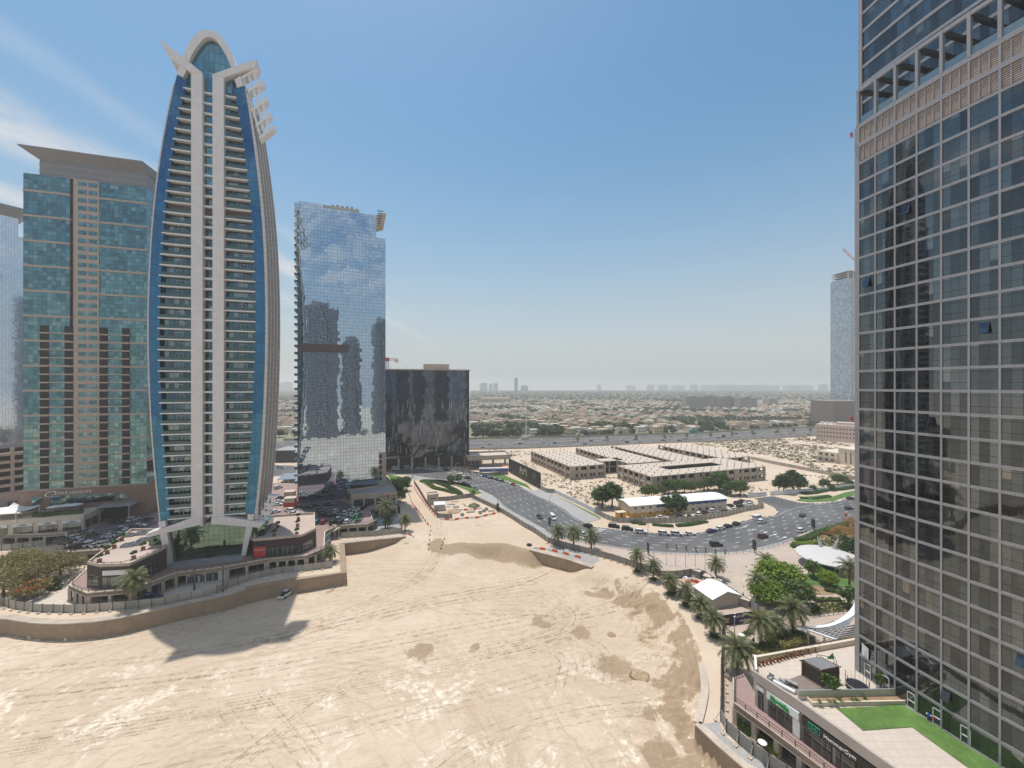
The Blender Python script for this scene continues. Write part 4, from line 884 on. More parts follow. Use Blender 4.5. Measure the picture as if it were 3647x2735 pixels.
railing('terrace_railing', 'dark railing round the left brown building roof edge', [Vector((p.x, p.y, 0)) for p in RT[:4]], 11.0, .5)
# brown podium, right
RP = [G('Z3', -200, 1290, 10.2), G('Z3', 0, 1275, 10.2), G('Z3', 492, 1228, 10.2), G('Z3', 690, 1135, 10.2), G('Z3', 684, 905, 10.2), G('Z3', 330, 930, 10.2), G('Z3', 40, 950, 10.2)]
r, L = podium('terrace_building', 'low dark brick building with wet looking pale terrace right of the tallest tower', RP, DZ, 10.2, M['rooftile'], M['brick_dark'])
windows(r, L[1], L[2], [(.03, .36), (.4, .86), (.9, .99)], .2, 3.0, M['shop_glass']); windows(r, L[2], L[3], [(.1, .8)], .2, 3.0, M['shop_glass'])
windows(r, L[0], L[1], [(.1, .95)], .2, 3.6, M['red'], .1, 'shopfront')
p = L[0].lerp(L[1], .5); d = (L[1] - L[0]).normalized()
strokes('lettering', r, Vector((p.x + d.y * .14, p.y - d.x * .14, 2.6)), d, 3.4, .22, M['white'], 14)
windows(r, L[0], L[1], [(.25, .85)], 3.8, 4.6, M['black'], .12, 'sign_board')
# small blocks round the mirror tower
PB = [G('Z3', 1205, 655, 9.6), G('Z3', 1862, 618, 9.6), G('Z3', 1700, 365, 9.6), G('Z3', 1640, 365, 9.6), G('Z3', 1590, 520, 9.6), G('Z3', 1195, 575, 9.6)]
r, L = podium('shop_podium', 'grey stone podium with four shop windows below the mirror tower', PB, DZ, 9.6, M['pavement'], M['concrete_light'])
windows(r, L[0], L[1], [(.05, .25), (.29, .49), (.53, .74), (.77, .95)], .2, 3.4, M['shop_glass'])
p = L[0].lerp(L[1], .7); d = (L[1] - L[0]).normalized(); dg = math.degrees(math.atan2(d.y, d.x))
strokes('lettering', r, Vector((p.x - d.x * .8 + d.y * .1, p.y - d.y * .8 - d.x * .1, 4.1)), d, 4.2, .6, M['maroon'], 10); p = L[0].lerp(L[1], .9)
strokes('lettering', r, Vector((p.x + d.y * .1, p.y - d.x * .1, 4.15)), d, 3.0, .6, M['maroon'], 7)
q = L[0].lerp(L[1], .8); mb = MB(); mb.tube([(q.x + d.y * .1, q.y - d.x * .1, 4.15), (q.x + d.y * .4, q.y - d.x * .4, 4.15)], .62, 14); mb.build('sign_disc', M['red'], r)
PB2 = [G('Z3', 1040, 575, 9.0), G('Z3', 1200, 568, 9.0), G('Z3', 1195, 480, 9.0), G('Z3', 1060, 470, 9.0)]
r, L = podium('entrance_block', 'small grey entrance block against the mirror tower', PB2, DZ, 9.0, M['pavement'], M['grey']); MB().prism([L[0] + Vector((.5, -.08, 0)), L[1] + Vector((-.5, -.08, 0)), L[1] + Vector((-.5, .2, 0)), L[0] + Vector((.5, .2, 0))], 0, 2.6).build('entrance', M['dark_opening'], r)
# retail block with tents on its roof
rb = thing('retail_block', 'long cream retail block with dark shopfronts below the teal tower', 'building', (-167, 158.6, DZ), 16.5)
MB().box(-60, 0, 0, 0, 11, 4.0).build('wall', M['cream'], rb); MB().box(-60, -.35, 4.0, .3, 11.3, 5.6).build('parapet', M['cream'], rb)
for k in range(7):
    MB().box(-6.2 - k * 7.3, -.2, .1, -.6 - k * 7.3, -.02, 2.7).build('shop_window', M['shop_glass'], rb); o = MB().box(-6.2 - k * 7.3, -.3, 2.8, -.6 - k * 7.3, -.05, 3.9).build('sign_board', M['white'], rb)
    MB().box(-5 - k * 7.3, -.36, 3.1, -2 - k * 7.3, -.29, 3.3).box(-4 - k * 7.3, -.36, 3.4, -2.6 - k * 7.3, -.29, 3.6).build('lettering', M['dark'], o)
for k in range(3): MB().box(.02, 1 + k * 3.5, .1, .2, 3.8 + k * 3.5, 3.2).build('shop_window', M['shop_glass'], rb)
tp = thing('tent_canopy', 'cream peaked fabric canopy on the retail block roof at left edge', 'canopy', G('Z1', 200, 560, 9.8), 10)
def peaks(mb, cs, w, h0, h1, n=10):
    for cx, cy in cs:
        for i in range(n):
            for j in range(n):
                f = lambda a, b: (cx + (a / n - .5) * w, cy + (b / n - .5) * w, h0 + (h1 - h0) * max(0, 1 - math.hypot(a / n - .5, b / n - .5) * 2.0) ** 1.7 + .5 * (abs(a / n - .5) * abs(b / n - .5) * 4))
                mb.face([f(i, j), f(i + 1, j), f(i + 1, j + 1), f(i, j + 1)])
mb = MB(); peaks(mb, [(-9, 0), (0, 0)], 10, 2.4, 5.4); mb.build('fabric', M['tent'], tp)
for x, y in ((-13.5, -4.5), (-4.5, -4.5), (4.5, -4.5), (-13.5, 4.5), (4.5, 4.5)): MB().cyl(x, y, -1, 2.8, .12, 8).build('pole', M['white'], tp)
for i, (x, y) in enumerate(((785, 470), (945, 450), (1070, 440))):
    u = thing('parasol', 'white parasol, %s from the left on the retail block roof' % ORD[i], 'parasol', G('Z1', x, y + 30, 9.8), 0, 'white parasols on the retail roof')
    mb = MB(); mb.tube([(0, 0, 2.3), (0, 0, 2.7), (0, 0, 3.0)], [2.6, 1.4, .1], 8); mb.build('canopy', M['white'], u); MB().cyl(0, 0, 0, 2.4, .06, 6).build('pole', M['steel'], u)
# letters in the lower arcade
p = (DK[5] + DK[6]) / 2; d = DK[6] - DK[5]; hb = thing('arcade_sign', 'dark signboard with pale capital letters in the lower arcade', 'sign', (p.x, p.y + 3.2, 1.4), math.degrees(math.atan2(d.y, d.x)))
MB().box(-5.5, 0, 0, 6.5, .2, 1.5).build('board', M['dark'], hb); sign_text('JLT RETAIL', 1.3, M['white'], hb, (.6, -.05, .75))
# restaurant shopfront under the deck in front of the tower
p0, p1 = DK[12].lerp(DK[13], .12), DK[12].lerp(DK[13], .95); d = p1 - p0; rs = thing('restaurant_front', 'pale restaurant shopfront with two maroon fascia signs under the deck', 'shopfront', (p0.x, p0.y + 1.2, 0), math.degrees(math.atan2(d.y, d.x))); ln = math.hypot(d.x, d.y)
MB().box(0, 0, 0, ln, .5, 3.2).build('wall', M['white'], rs)
M['maroon'] = mat('maroon fascia', (.06, .015, .02), .5)
for a, b in ((.12, .4), (.5, .8)):
    o = MB().box(a * ln, -.2, 2.3, b * ln, -.02, 3.1).build('sign_board', M['maroon'], rs); sign_text('Vroom Vroom', .62, M['white'], o, ((a + b) / 2 * ln, -.24, 2.7))
for a, b in ((.03, .2), (.22, .3), (.34, .46), (.5, .66), (.68, .8)): MB().box(a * ln, -.1, .2, b * ln, -.02, 2.2).build('window', M['shop_glass'], rs)
# ================================================================ right-hand dark curtain-wall tower
RW = .0095238; X0, Y0 = 61.4, 72.2; HD0 = math.radians(11.4 - .546 * 9.1)
def fac(tt):                                  # point of the right facade tt metres from its far corner, and its outward normal
    h = HD0 + RW * tt; x = X0 + (math.cos(HD0) - math.cos(h)) / RW; y = Y0 - (math.sin(h) - math.sin(HD0)) / RW
    return Vector((x, y, 0)), Vector((-math.cos(h), -math.sin(h), 0))
BW, NB, FR = 3.06, 16, 3.33
rt = thing('curtain_wall_tower', 'dark grey gridded curtain-wall tower filling the right edge', 'skyscraper', (X0, Y0, 9.3))
def R_(tt, off=0.): p, n = fac(tt); p = p + n * off; return Vector((p.x - X0, p.y - Y0, 0))
def ribbon(t0, t1, z0, z1, o0, o1, name, m, step=3.06, parent=None):
    mb = MB(); k = max(1, round((t1 - t0) / step))
    for i in range(k):
        a, b = t0 + (t1 - t0) * i / k, t0 + (t1 - t0) * (i + 1) / k
        mb.prism([R_(a, o0), R_(b, o0), R_(b, o1), R_(a, o1)], z0, z1)
    return mb.build(name, m, parent or rt)
def rglass():
    m, t, b = new_mat('grey tinted curtain glass'); uv = nd(t, 'ShaderNodeUVMap', {'uv_map': 'panes'}).outputs[0]; sp = nd(t, 'ShaderNodeSeparateXYZ', None, i0=uv)
    hx = mth(t, 'MULTIPLY', sp.outputs[0], 3.0); fx = mth(t, 'FRACT', hx); fz = mth(t, 'FRACT', sp.outputs[1])
    l1 = mth(t, 'LESS_THAN', fx, .035); l2 = mth(t, 'LESS_THAN', mth(t, 'ABSOLUTE', mth(t, 'SUBTRACT', fz, .36)), .009); l3 = mth(t, 'LESS_THAN', mth(t, 'ABSOLUTE', mth(t, 'SUBTRACT', fz, .82)), .009)
    mask = mth(t, 'MAXIMUM', l1, mth(t, 'MAXIMUM', l2, l3))
    cell = nd(t, 'ShaderNodeCombineXYZ', None, i0=mth(t, 'FLOOR', hx), i1=mth(t, 'FLOOR', sp.outputs[1])).outputs[0]
    wn = nd(t, 'ShaderNodeTexWhiteNoise', None, Vector=cell); wn2 = nd(t, 'ShaderNodeTexWhiteNoise', {'noise_dimensions': '2D'}, Vector=vm(t, 'ADD', cell, (77, 31, 0)))
    c = mixc(t, wn.outputs[0], (.085, .102, .112), (.165, .188, .195))
    dk_ = mth(t, 'MULTIPLY', mth(t, 'GREATER_THAN', wn2.outputs[0], .72), 1.)
    c = mixc(t, mth(t, 'MULTIPLY', dk_, .6), c, (.05, .055, .06)); bl = mth(t, 'MULTIPLY', mth(t, 'LESS_THAN', wn2.outputs[0], .1), mth(t, 'GREATER_THAN', fz, mth(t, 'ADD', .3, wn.outputs[0]))); c = mixc(t, mth(t, 'MULTIPLY', bl, .5), c, (.36, .35, .33)); c = mixc(t, mask, c, (.03, .03, .032))
    P = nd(t, 'ShaderNodeTexCoord').outputs['Object']; nn = noise(t, P, .5, 2); g = nd(t, 'ShaderNodeNewGeometry')
    N = vm(t, 'NORMALIZE', vm(t, 'ADD', vm(t, 'ADD', g.outputs['Normal'], vm(t, 'SCALE', vm(t, 'SUBTRACT', wn.outputs[1], (.5, .5, .5)), sc=.006)), vm(t, 'SCALE', vm(t, 'SUBTRACT', nn.outputs[1], (.5, .5, .5)), sc=.012)))
    setp(t, b, Base_Color=c, Metallic=mixf(t, mask, .92, .2), Roughness=mixf(t, mask, .03, .4), Normal=N); return m
M['rglass'] = rglass()
M['rmetal'] = panelled('grey aluminium cladding', (.33, .33, .345), 1.02, 3.33, .025, .03, .55, .45, .08, .2)
def pane_wall(t0, t1, z0, nfl, off, name, zoff=0):
    me = bpy.data.meshes.new(name); V = []; Fc = []; U = []
    k = round((t1 - t0) / BW * 2)
    for i in range(k + 1):
        p = R_(t0 + (t1 - t0) * i / k, off)
        V += [(p.x, p.y, z0), (p.x, p.y, z0 + nfl * FR)]; U += [((t0 + (t1 - t0) * i / k) / BW, zoff), ((t0 + (t1 - t0) * i / k) / BW, zoff + nfl)]
    for i in range(k): Fc.append((2 * i, 2 * i + 1, 2 * i + 3, 2 * i + 2))
    me.from_pydata(V, [], Fc); l = me.uv_layers.new(name='panes')
    for lp in me.loops: l.data[lp.index].uv = U[lp.vertex_index]
    me.materials.append(M['rglass']); me.update()
    n = me.polygons[0].normal; f = fac(t0)[1]
    if n.dot(f) < 0: me.flip_normals()
    return put(name, me, rt)
NF1 = 27; TT = BW * NB; ZL = NF1 * FR
core = MB(); core.prism([R_(0, -.3)] + [R_(TT * k / 12, -.3) for k in range(1, 13)] + [Vector((60, -45, 0)), Vector((45, 26, 0)), Vector((4, 3.4, 0))], 0, ZL + 2 * FR); core.build('core', M['rmetal'], rt)
pane_wall(0, TT, 0, NF1, 0, 'curtain_wall')
for k in range(NF1 + 1): ribbon(-.3, TT, k * FR - .2, k * FR + .2, -.1, .14, 'floor_band', M['rmetal'])
for k in range(NB + 1): ribbon(k * BW - (.55 if k == 0 else .12), k * BW + (.3 if k == 0 else .12), 0, ZL + 2 * FR, -.1, .13, 'mullion', M['rmetal'], 1)
# louvred plant floors
M['louvre'] = panelled('beige louvre blades', (.5, .4, .34), 400, .3, .0, .14, .08, .6)
for k in range(2): ribbon(0, TT, ZL + k * FR + .34, ZL + (k + 1) * FR - .34, -.2, -.02, 'louvre_panel', M['louvre'])
for k in (1, 2): ribbon(-.3, TT, ZL + k * FR - .34, ZL + k * FR + .34, -.1, .14, 'floor_band', M['rmetal'])
for k in range(NB * 3):
    if k % 3: ribbon(k * BW / 3 - .07, k * BW / 3 + .07, ZL + .3, ZL + 2 * FR - .3, -.02, .06, 'louvre_post', M['rmetal'], 1)
# open terrace frame with glass balustrade, then the set-back upper storeys
ZT = ZL + 2 * FR + .34; ZH = 6.3
ribbon(-.3, TT, ZT + ZH - .6, ZT + ZH, -.25, .14, 'frame_beam', M['rmetal'])
M['clear_rail'] = mat('balustrade glass', (.2, .27, .3), .06, .05, metallic=.6)
ribbon(0, TT, ZT + .05, ZT + 1.2, -.1, -.04, 'balustrade', M['clear_rail'])
for k in range(NB + 1):
    ribbon(k * BW - .2, k * BW + .2, ZT, ZT + ZH, -.35, .16, 'frame_post', M['rmetal'], 1)
    mb = MB(); a, b = R_(k * BW, -.2), R_(k * BW, -4.2); mb.bar((a.x, a.y, ZT + ZH - .45), (b.x, b.y, ZT + ZH - .45), .5, .7); mb.build('tie_beam', M['dark'], rt)
SB = -4.2
core = MB(); core.prism([R_(-3.3, SB - .3)] + [R_(TT * k / 12, SB - .3) for k in range(1, 13)] + [Vector((60, -45, 0)), Vector((45, 22, 0)), Vector((5, 4.4, 0))], ZL + 2 * FR, ZL + 26 * FR); core.build('core', M['rmetal'], rt)
pane_wall(-3.3, TT, ZL + 2 * FR, 24, SB, 'curtain_wall', 40)
for k in range(3, 27): ribbon(-3.6, TT, ZL + k * FR - .22, ZL + k * FR + .3, SB - .1, SB + .14, 'floor_band', M['rmetal'])
ribbon(-3.9, -3.2, ZL + 2 * FR, ZL + 26 * FR, SB - .3, SB + .25, 'mullion', M['rmetal'], 1)
# edge strip of the far corner, ground doors, tilted window, towel
mb = MB()
for k in (1.2, 4.2, 7.9, 11.2, 14.4):
    mb = MB(); 
    for (a, b, z0, z1) in ((k, k + .08, 0, 2.5), (k + 1.0, k + 1.08, 0, 2.5), (k, k + 1.08, 2.42, 2.5), (k, k + 1.08, 1.2, 1.28)): mb.prism([R_(a, .0), R_(b, .0), R_(b, .12), R_(a, .12)], z0, z1)
    mb.build('terrace_door', M['white'], rt)
for (kt, kf, tilt) in ((19.9, 4, .5), (12.3, 1, .4), (10.4, 13, .45), (1.15, 20, .4), (16.4, 17, .4), (7.3, 23, .3)):
    a, b = R_(kt, .05), R_(kt + 1.0, .05); n = fac(kt)[1]; z = kf * FR + 1.3; mb = MB()
    mb.loft([[(a.x, a.y, z + 1.45), (b.x, b.y, z + 1.45), (b.x + n.x * .06, b.y + n.y * .06, z + 1.45), (a.x + n.x * .06, a.y + n.y * .06, z + 1.45)], [(a.x + n.x * tilt, a.y + n.y * tilt, z), (b.x + n.x * tilt, b.y + n.y * tilt, z), (b.x + n.x * (tilt + .06), b.y + n.y * (tilt + .06), z), (a.x + n.x * (tilt + .06), a.y + n.y * (tilt + .06), z)]])
    mb.build('open_window', M['dark_glass'], rt)
p, n = fac(.9); tl = MB()
for i in range(6):
    for j in range(6):
        f = lambda a, b: (p.x + n.x * (.22 + .12 * math.sin(a * 2.1) * b / 6) + a * .2 * .1, p.y - a * .2 - b * .04 * math.sin(a), 9.3 + 5.7 - b * .33 - a * .05)
        tl.face([f(i, j), f(i + 1, j), f(i + 1, j + 1), f(i, j + 1)])
tag(tl.build('towel', M['white']), 'white towel hanging out of a low window on the right tower', 'towel')
for i, (q, zz) in enumerate(((ZL + 2 * FR - 1.2, 0), (ZL * .495, 0))):
    p, n = fac(-.4); lm = thing('warning_lamp', ['red obstruction lamp on the right tower corner beside the louvres', 'red obstruction lamp halfway up the right tower corner'][i], 'lamp', (p.x + n.x * .4 - .2, p.y + .3, 9.3 + q))
    MB().cyl(0, 0, 0, .6, .22, 10, 0, .18).build('lens', M['red'], lm); MB().box(-.2, -.2, -.25, .2, .2, 0).build('bracket', M['steel'], lm)
# ================================================================ gym podium with roof terrace, bottom right
ZR = 10.1
GA, GB_, GC = Vector((42.5, 71.2, 0)), Vector((44.6, 75.0, 0)), Vector((67.6, 80.3, 0))
GF = [GA, Vector((45.6, 64.8, 0)), Vector((49.7, 54.4, 0)), Vector((59, 32, 0))]
gy = thing('gym_podium', 'low beige podium with gym shopfronts, roof terrace and lawn', 'building', (GA.x, GA.y, DZ)); o_ = gy.location
def loc_(L): return [Vector((p.x - GA.x, p.y - GA.y, 0)) for p in L]
RL = loc_([GA, GB_, GC, Vector((95, 86, 0)), Vector((100, 30, 0))] + GF[::-1][:-1])
M['gym_wall'] = mat('greige render', (.4, .36, .33), .85, .08, .25)
MB().prism(RL, 0, 5.1).build('wall', M['gym_wall'], gy)
put('roof', MB().face([(p.x, p.y, 5.13) for p in RL[::-1]]).data('roof', M['terrace']), gy)
mb = MB(); LF = loc_(GF)
for a, b in zip(LF, LF[1:]):
    d = (b - a).normalized(); n = Vector((d.y, -d.x, 0)); mb.prism([a + n * -.0, b, b - n * .4 * -1, a - n * .4 * -1], 4.4, 6.0)
mb.build('parapet', M['gym_wall'], gy)
mb = MB(); a, b, c = loc_([GA, GB_, GC]); mb.prism([a, b, b + Vector((.35, -.05, 0)), a + Vector((.35, -.1, 0))], 5.13, 6.3); mb.build('parapet', M['white'], gy)
mb = MB(); mb.prism([b, c, c + Vector((.1, -.5, 0)), b + Vector((.1, -.5, 0))], 5.13, 6.1); mb.build('parapet', M['cream'], gy)
d = (LF[2] - LF[0]).normalized(); nrm = Vector((-d.y * -1, d.x * -1, 0)); nrm = Vector((d.y, -d.x, 0)); nrm = nrm if nrm.x < 0 else -nrm
dgf = math.degrees(math.atan2(d.y, d.x)); FL_ = lambda s, off=0: LF[0] + d * s + nrm * off
def shop(s0, s1, z0, z1, m, name, off=.16):
    mb = MB(); mb.prism([FL_(s0, -.2), FL_(s1, -.2), FL_(s1, off), FL_(s0, off)], z0, z1); return mb.build(name, m, gy)
M['gym_glass'] = glass('dark shop glass', (.10, .11, .115), 1.25, 3.4, (.2, .2, .2), .07, .1, .9, .05, .01, .01, .2)
shop(.6, 1.5, .1, 2.9, M['gym_glass'], 'window'); shop(2.4, 6.4, .1, 2.7, M['gym_glass'], 'shop_window'); shop(8.0, 12.0, .1, 3.0, M['gym_glass'], 'shop_window'); shop(12.6, 17.6, .1, 2.8, M['gym_glass'], 'shop_window'); shop(18.6, 24, .1, 3.2, M['gym_glass'], 'shop_window'); shop(26, 34, .1, 3.2, M['gym_glass'], 'shop_window')
shop(2.3, 8.0 - .5, 2.9, 4.2, M['white'], 'sign_board', .3); shop(8.0, 17.7, 2.85, 4.15, M['black'], 'sign_board', .3); shop(6.5, 7.6, .1, 2.7, M['white'], 'panel', .2); shop(.4, 1.7, 3.3, 4.0, M['white'], 'sign_board', .3)
def fsign(txt, s, z, size, m, off=.36): p = FL_(s, off); sign_text(txt, size, m, gy, (p.x, p.y, z), dgf)
fsign('HammerGym', 13.2, 3.5, .76, M['white'])
p = FL_(4.5, .34); strokes('lettering', gy, Vector((p.x, p.y, 3.5)), d, 3.0, .95, M['green_sign'], 8, .2)
mb = MB()
for (x0, x1, z0, z1) in ((-1.2, 1.2, -.62, -.5), (-1.2, 1.2, .5, .62), (-1.2, -1.08, -.5, .5), (1.08, 1.2, -.5, .5), (-.45, -.25, -.36, .36), (.25, .45, -.36, .36), (-.25, .25, -.1, .1), (-.75, -.62, -.36, .36), (.62, .75, -.36, .36)):
    mb.prism([FL_(9.8 + x0 * .7, .3), FL_(9.8 + x1 * .7, .3), FL_(9.8 + x1 * .7, .42), FL_(9.8 + x0 * .7, .42)], 3.5 + z0 * .85, 3.5 + z1 * .85)
M['teal_sign'] = mat('teal sign', (.02, .25, .17), .5); mb.build('emblem', M['teal_sign'], gy)
# walkway deck in front with arcade
WO = [G('R4', 372, 560, DZ), G('R4', 385, 868, DZ), G('R4', 890, 1240, DZ), G('R4', 1440, 1650, DZ), Vector((58, 26, 0))]
mb = MB(); mb.prism([WO[0]] + WO[1:] + [Vector((66, 26, 0)), GF[2] + Vector((.4, 0, 0)), GF[1] + Vector((.4, 0, 0)), GA + Vector((.3, 0, 0)), GB_ + Vector((-.3, 0, 0)), Vector((45, 79, 0))], 3.35, DZ)
struct('podium_deck', mb, M['pink_pave']); strip('deck_edge', WO, .3, 3.1, DZ + .12, M['concrete_light'], 1)
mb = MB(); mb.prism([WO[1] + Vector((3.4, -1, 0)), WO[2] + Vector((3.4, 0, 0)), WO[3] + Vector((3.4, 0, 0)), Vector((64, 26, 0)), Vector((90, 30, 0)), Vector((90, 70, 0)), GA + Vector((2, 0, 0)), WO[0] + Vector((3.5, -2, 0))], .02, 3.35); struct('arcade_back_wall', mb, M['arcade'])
railing('deck_railing', 'thin dark railing along the pink walkway below the gym sign', [p + Vector((.2, .1, 0)) for p in WO[1:]], DZ + .1, 1.0, 2.0); railing('deck_railing', 'short dark railing at the far end of the pink walkway', [WO[0] + Vector((.2, -.2, 0)), Vector((45, 78.7, 0))], DZ + .1, 1.0, 1.2)
railing('deck_railing', 'dark railing along the left end of the pink walkway', [WO[1] + Vector((.3, .3, 0)), WO[0] + Vector((.3, -.2, 0))], DZ + .1, 1.0, 1.0)
for i, (a, b, q) in enumerate(((1, 2, .02), (1, 2, .5), (2, 3, .02), (2, 3, .55), (3, 4, .05), (3, 4, .3))):
    p = WO[a].lerp(WO[b], q); dup(col, (p.x + .5, p.y + .3, 0), 20, '%s column from the far end under the pink walkway' % ORD[i].capitalize(), 'columns under the pink walkway', (1.2, 1.2, .98))
# terrace fittings
ZF = 9.36
put_z = lambda v, z: Vector((v.x, v.y, z))
lw_ = [G('R4', 1640, 935, ZF), G('R4', 2212, 905, ZF), G('K', 620, 1205, ZF), fac(9.4)[0] + fac(9.4)[1] * .3, fac(16)[0] + fac(16)[1] * .3, fac(24)[0] + fac(24)[1] * .3, G('K', 1090, 1659, ZF), G('K', 690, 1370, ZF), G('K', 345, 1395, ZF)]
sheet('roof_lawn', lw_, ZF + .05, M['lawn_roof'])
wd = [G('R4', 1210, 525, ZF), G('R4', 1480, 690, ZF), G('R4', 1190, 790, ZF), G('R4', 960, 620, ZF)]; sheet('timber_deck', wd, ZF + .06, M['deckwood'])
pa, pb_ = G('R4', 1180, 830, ZF), G('K', 600, 1165, ZF); d2 = pb_ - pa; lb2 = math.hypot(d2.x, d2.y); dg2 = math.degrees(math.atan2(d2.y, d2.x))
gl = thing('glass_screen', 'low frosted glass screen between terrace and roof lawn', 'glass screen', put_z(pa, ZF), dg2)
MB().box(0, 0, 0, lb2, .3, .55).build('kerb_wall', M['cream'], gl)
M['frost'] = mat('frosted green glass', (.42, .5, .38), .3, .05); MB().box(0, .1, .55, lb2, .2, 1.4).build('glass_pane', M['frost'], gl); MB().box(0, .05, 1.4, lb2, .25, 1.46).build('rail', M['steel'], gl)
plr = thing('planter', 'long cream planter with spiky plants along the roof lawn', 'planter', put_z(pa, ZF), dg2)
MB().box(1.2, -1.35, 0, lb2, -1.1, .6).box(1.2, -1.1, 0, 1.4, 0, .6).build('trough', M['cream'], plr); MB().box(1.4, -1.1, .05, lb2, -.02, .42).build('soil', M['earth'], plr)
# ================================================================ trees
def quad(mb, c, s, rng, m=0, flat=.0):
    a = Vector((rng.gauss(0, 1), rng.gauss(0, 1), rng.gauss(0, 1) * (1 - flat))).normalized(); b = a.cross(Vector((rng.gauss(0, 1), rng.gauss(0, 1), rng.gauss(0, 1)))).normalized()
    a = a * s; b = b * s * .55; mb.face([c - a, c - a * .1 + b, c + a, c - a * .1 - b], m)
def crown_mesh(name, rx, rz, nclump, nleaf, ls, m, seed, hollow=.55, extra=None, low=-.55, orr=.25):
    rng = random.Random(seed); mb = MB()
    for k in range(nclump):
        while True:
            d = Vector((rng.gauss(0, 1), rng.gauss(0, 1), rng.gauss(0, 1))).normalized()
            if d.z > low: break
        r = hollow + (1 - hollow) * rng.random() ** .6; c = Vector((d.x * rx * r, d.y * rx * r, d.z * rz * r)); cr = rx * rng.uniform(.2, .38)
        for j in range(nleaf):
            q = Vector((rng.gauss(0, .5), rng.gauss(0, .5), rng.gauss(0, .38))) * cr
            quad(mb, c + q, ls * rng.uniform(.7, 1.3), rng, (1 if extra and c.z + q.z > extra * rz and rng.random() < orr else 0), .3)
    return mb.data(name, m)
def trunk_mesh(name, h, r, spread, top, seed):
    rng = random.Random(seed); mb = MB(); mb.tube([(0, 0, -.3), (.05, 0, h * .5), (0, .08, h)], [r * 1.2, r, r * .8], 7)
    for k in range(6):
        a = k * 1.05 + rng.random(); mb.tube([(0, 0, h * .85), (math.cos(a) * spread * .4, math.sin(a) * spread * .4, h + top * .35), (math.cos(a) * spread, math.sin(a) * spread, h + top * rng.uniform(.6, 1))], [r * .7, r * .4, r * .12], 5)
    return mb.data(name, M['bark'])
TREES = {}
def tree_kind(key, h, rx, rz, m, ncl, nlf, ls, seed, **k):
    TREES[key] = [(trunk_mesh('trunk', h, .12 + rx * .045, rx * .6, rz, seed + i), crown_mesh('crown', rx, rz, ncl, nlf, ls, m, seed + i, **k), h, rz) for i in range(3)]
tree_kind('round', 2.6, 3.2, 2.7, M['leaf'], 60, 46, .34, 100)
tree_kind('bright', 2.6, 4.4, 3.4, M['leaf_bright'], 90, 60, .36, 200)
tree_kind('dark', 3.0, 3.2, 3.0, M['leaf_dark'], 60, 46, .36, 300)
tree_kind('flame', 3.4, 6.6, 2.6, [M['leaf_olive'], M['leaf_flame']], 110, 50, .3, 400, extra=2.0, low=-.25)
tree_kind('flower', 2.2, 4.2, 2.0, [M['leaf_olive'], M['leaf_flame']], 70, 44, .3, 500, extra=.1, low=-.3)
tree_kind('small', 1.4, 1.5, 1.5, M['leaf'], 26, 30, .28, 600)
tree_kind('far', 2.4, 3.3, 2.9, M['leaf_far'], 26, 15, .95, 700)
TN = [0]
def tree(key, p, label, s=1., group=None, cat='tree', name='tree', sz=1.):
    TN[0] += 1; tm, cm, h, rz = TREES[key][TN[0] % 3]
    r = thing(name, label, cat, p, RN.random() * 360, group); r.scale = (s, s, s * sz)
    put('trunk', tm, r); put('crown', cm, r, (0, 0, h + rz * .62)); return r
def palm_meshes(seed, dry=False):
    rng = random.Random(seed); mb = MB(); nf = 46
    for k in range(nf):
        az = k * 2.39996 + rng.uniform(-.2, .2); q = (k + .5) / nf; el = math.radians(86 - 118 * q ** .85); ln = 3.5 + rng.uniform(-.4, .3)
        p = Vector((0, 0, 0)); pts = [p]; e = el; st = ln / 7
        for i in range(7):
            p = p + Vector((math.cos(az) * math.cos(e), math.sin(az) * math.cos(e), math.sin(e))) * st; pts.append(p); e -= .15 + .06 * i * .5
        side = Vector((-math.sin(az), math.cos(az), 0))
        for a, b in zip(pts, pts[1:]): mb.bar(a, b, .05, .05, 0)
        for i in range(1, 8):
            for f in (0., .33, .66):
                if i == 7 and f > 0: break
                c = pts[i] if i == 7 else pts[i].lerp(pts[i + 1], f); d = (pts[min(i + 1, 7)] - pts[i - 1]).normalized(); up = side.cross(d)
                ll = .75 * (1 - abs((i + f) / 8 - .45) * 1.1) + .1
                for sgn in (1, -1):
                    t_ = c + side * sgn * ll * .8 + d * ll * .55 - Vector((0, 0, 1)) * ll * .28; wv = d * .07
                    mb.face([c - wv, c + wv, t_ + wv * .2, t_ - wv * .2], 1 if (q > .86 and rng.random() < .7) else 0)
    return mb.data('crown', [M['palm'], M['palm_dry']])
PC = [palm_meshes(1), palm_meshes(2), palm_meshes(3)]
def palm_trunk(h, r=.26):
    mb = MB(); n = int(h / .35); pts = []; rad = []
    for i in range(n + 1): pts.append((math.sin(i * .13) * .05, 0, i * h / n)); rad.append(r * (1.15 if i % 2 else .95) * (1.1 - .25 * i / n))
    return mb.tube(pts, rad, 8).data('trunk', M['bark'])
PT = {}
RN.seed(21)
SKIRT = crown_mesh('foot_shrub', 1.0, .55, 16, 30, .26, M['leaf'], 9, low=-.1)
def palm(p, h, label, s=1., group=None, skirt=False):
    h = round(h * 2) / 2
    if h not in PT: PT[h] = palm_trunk(h)
    r = thing('palm_tree', label, 'palm tree', p, RN.random() * 360, group); r.scale = (s, s, s)
    put('trunk', PT[h], r); put('crown', RN.choice(PC), r, (0, 0, h))
    if skirt: put('foot_shrub', SKIRT, r, (0, 0, .3))
    return r
def hpx(k, x, y, yt, z0=0): u, v = px(k, x, y); d = F * (HC - z0) / (v - V0); return (y - yt) * ZM[k][2] * d / F
GP = 'date palms along the sand edge'
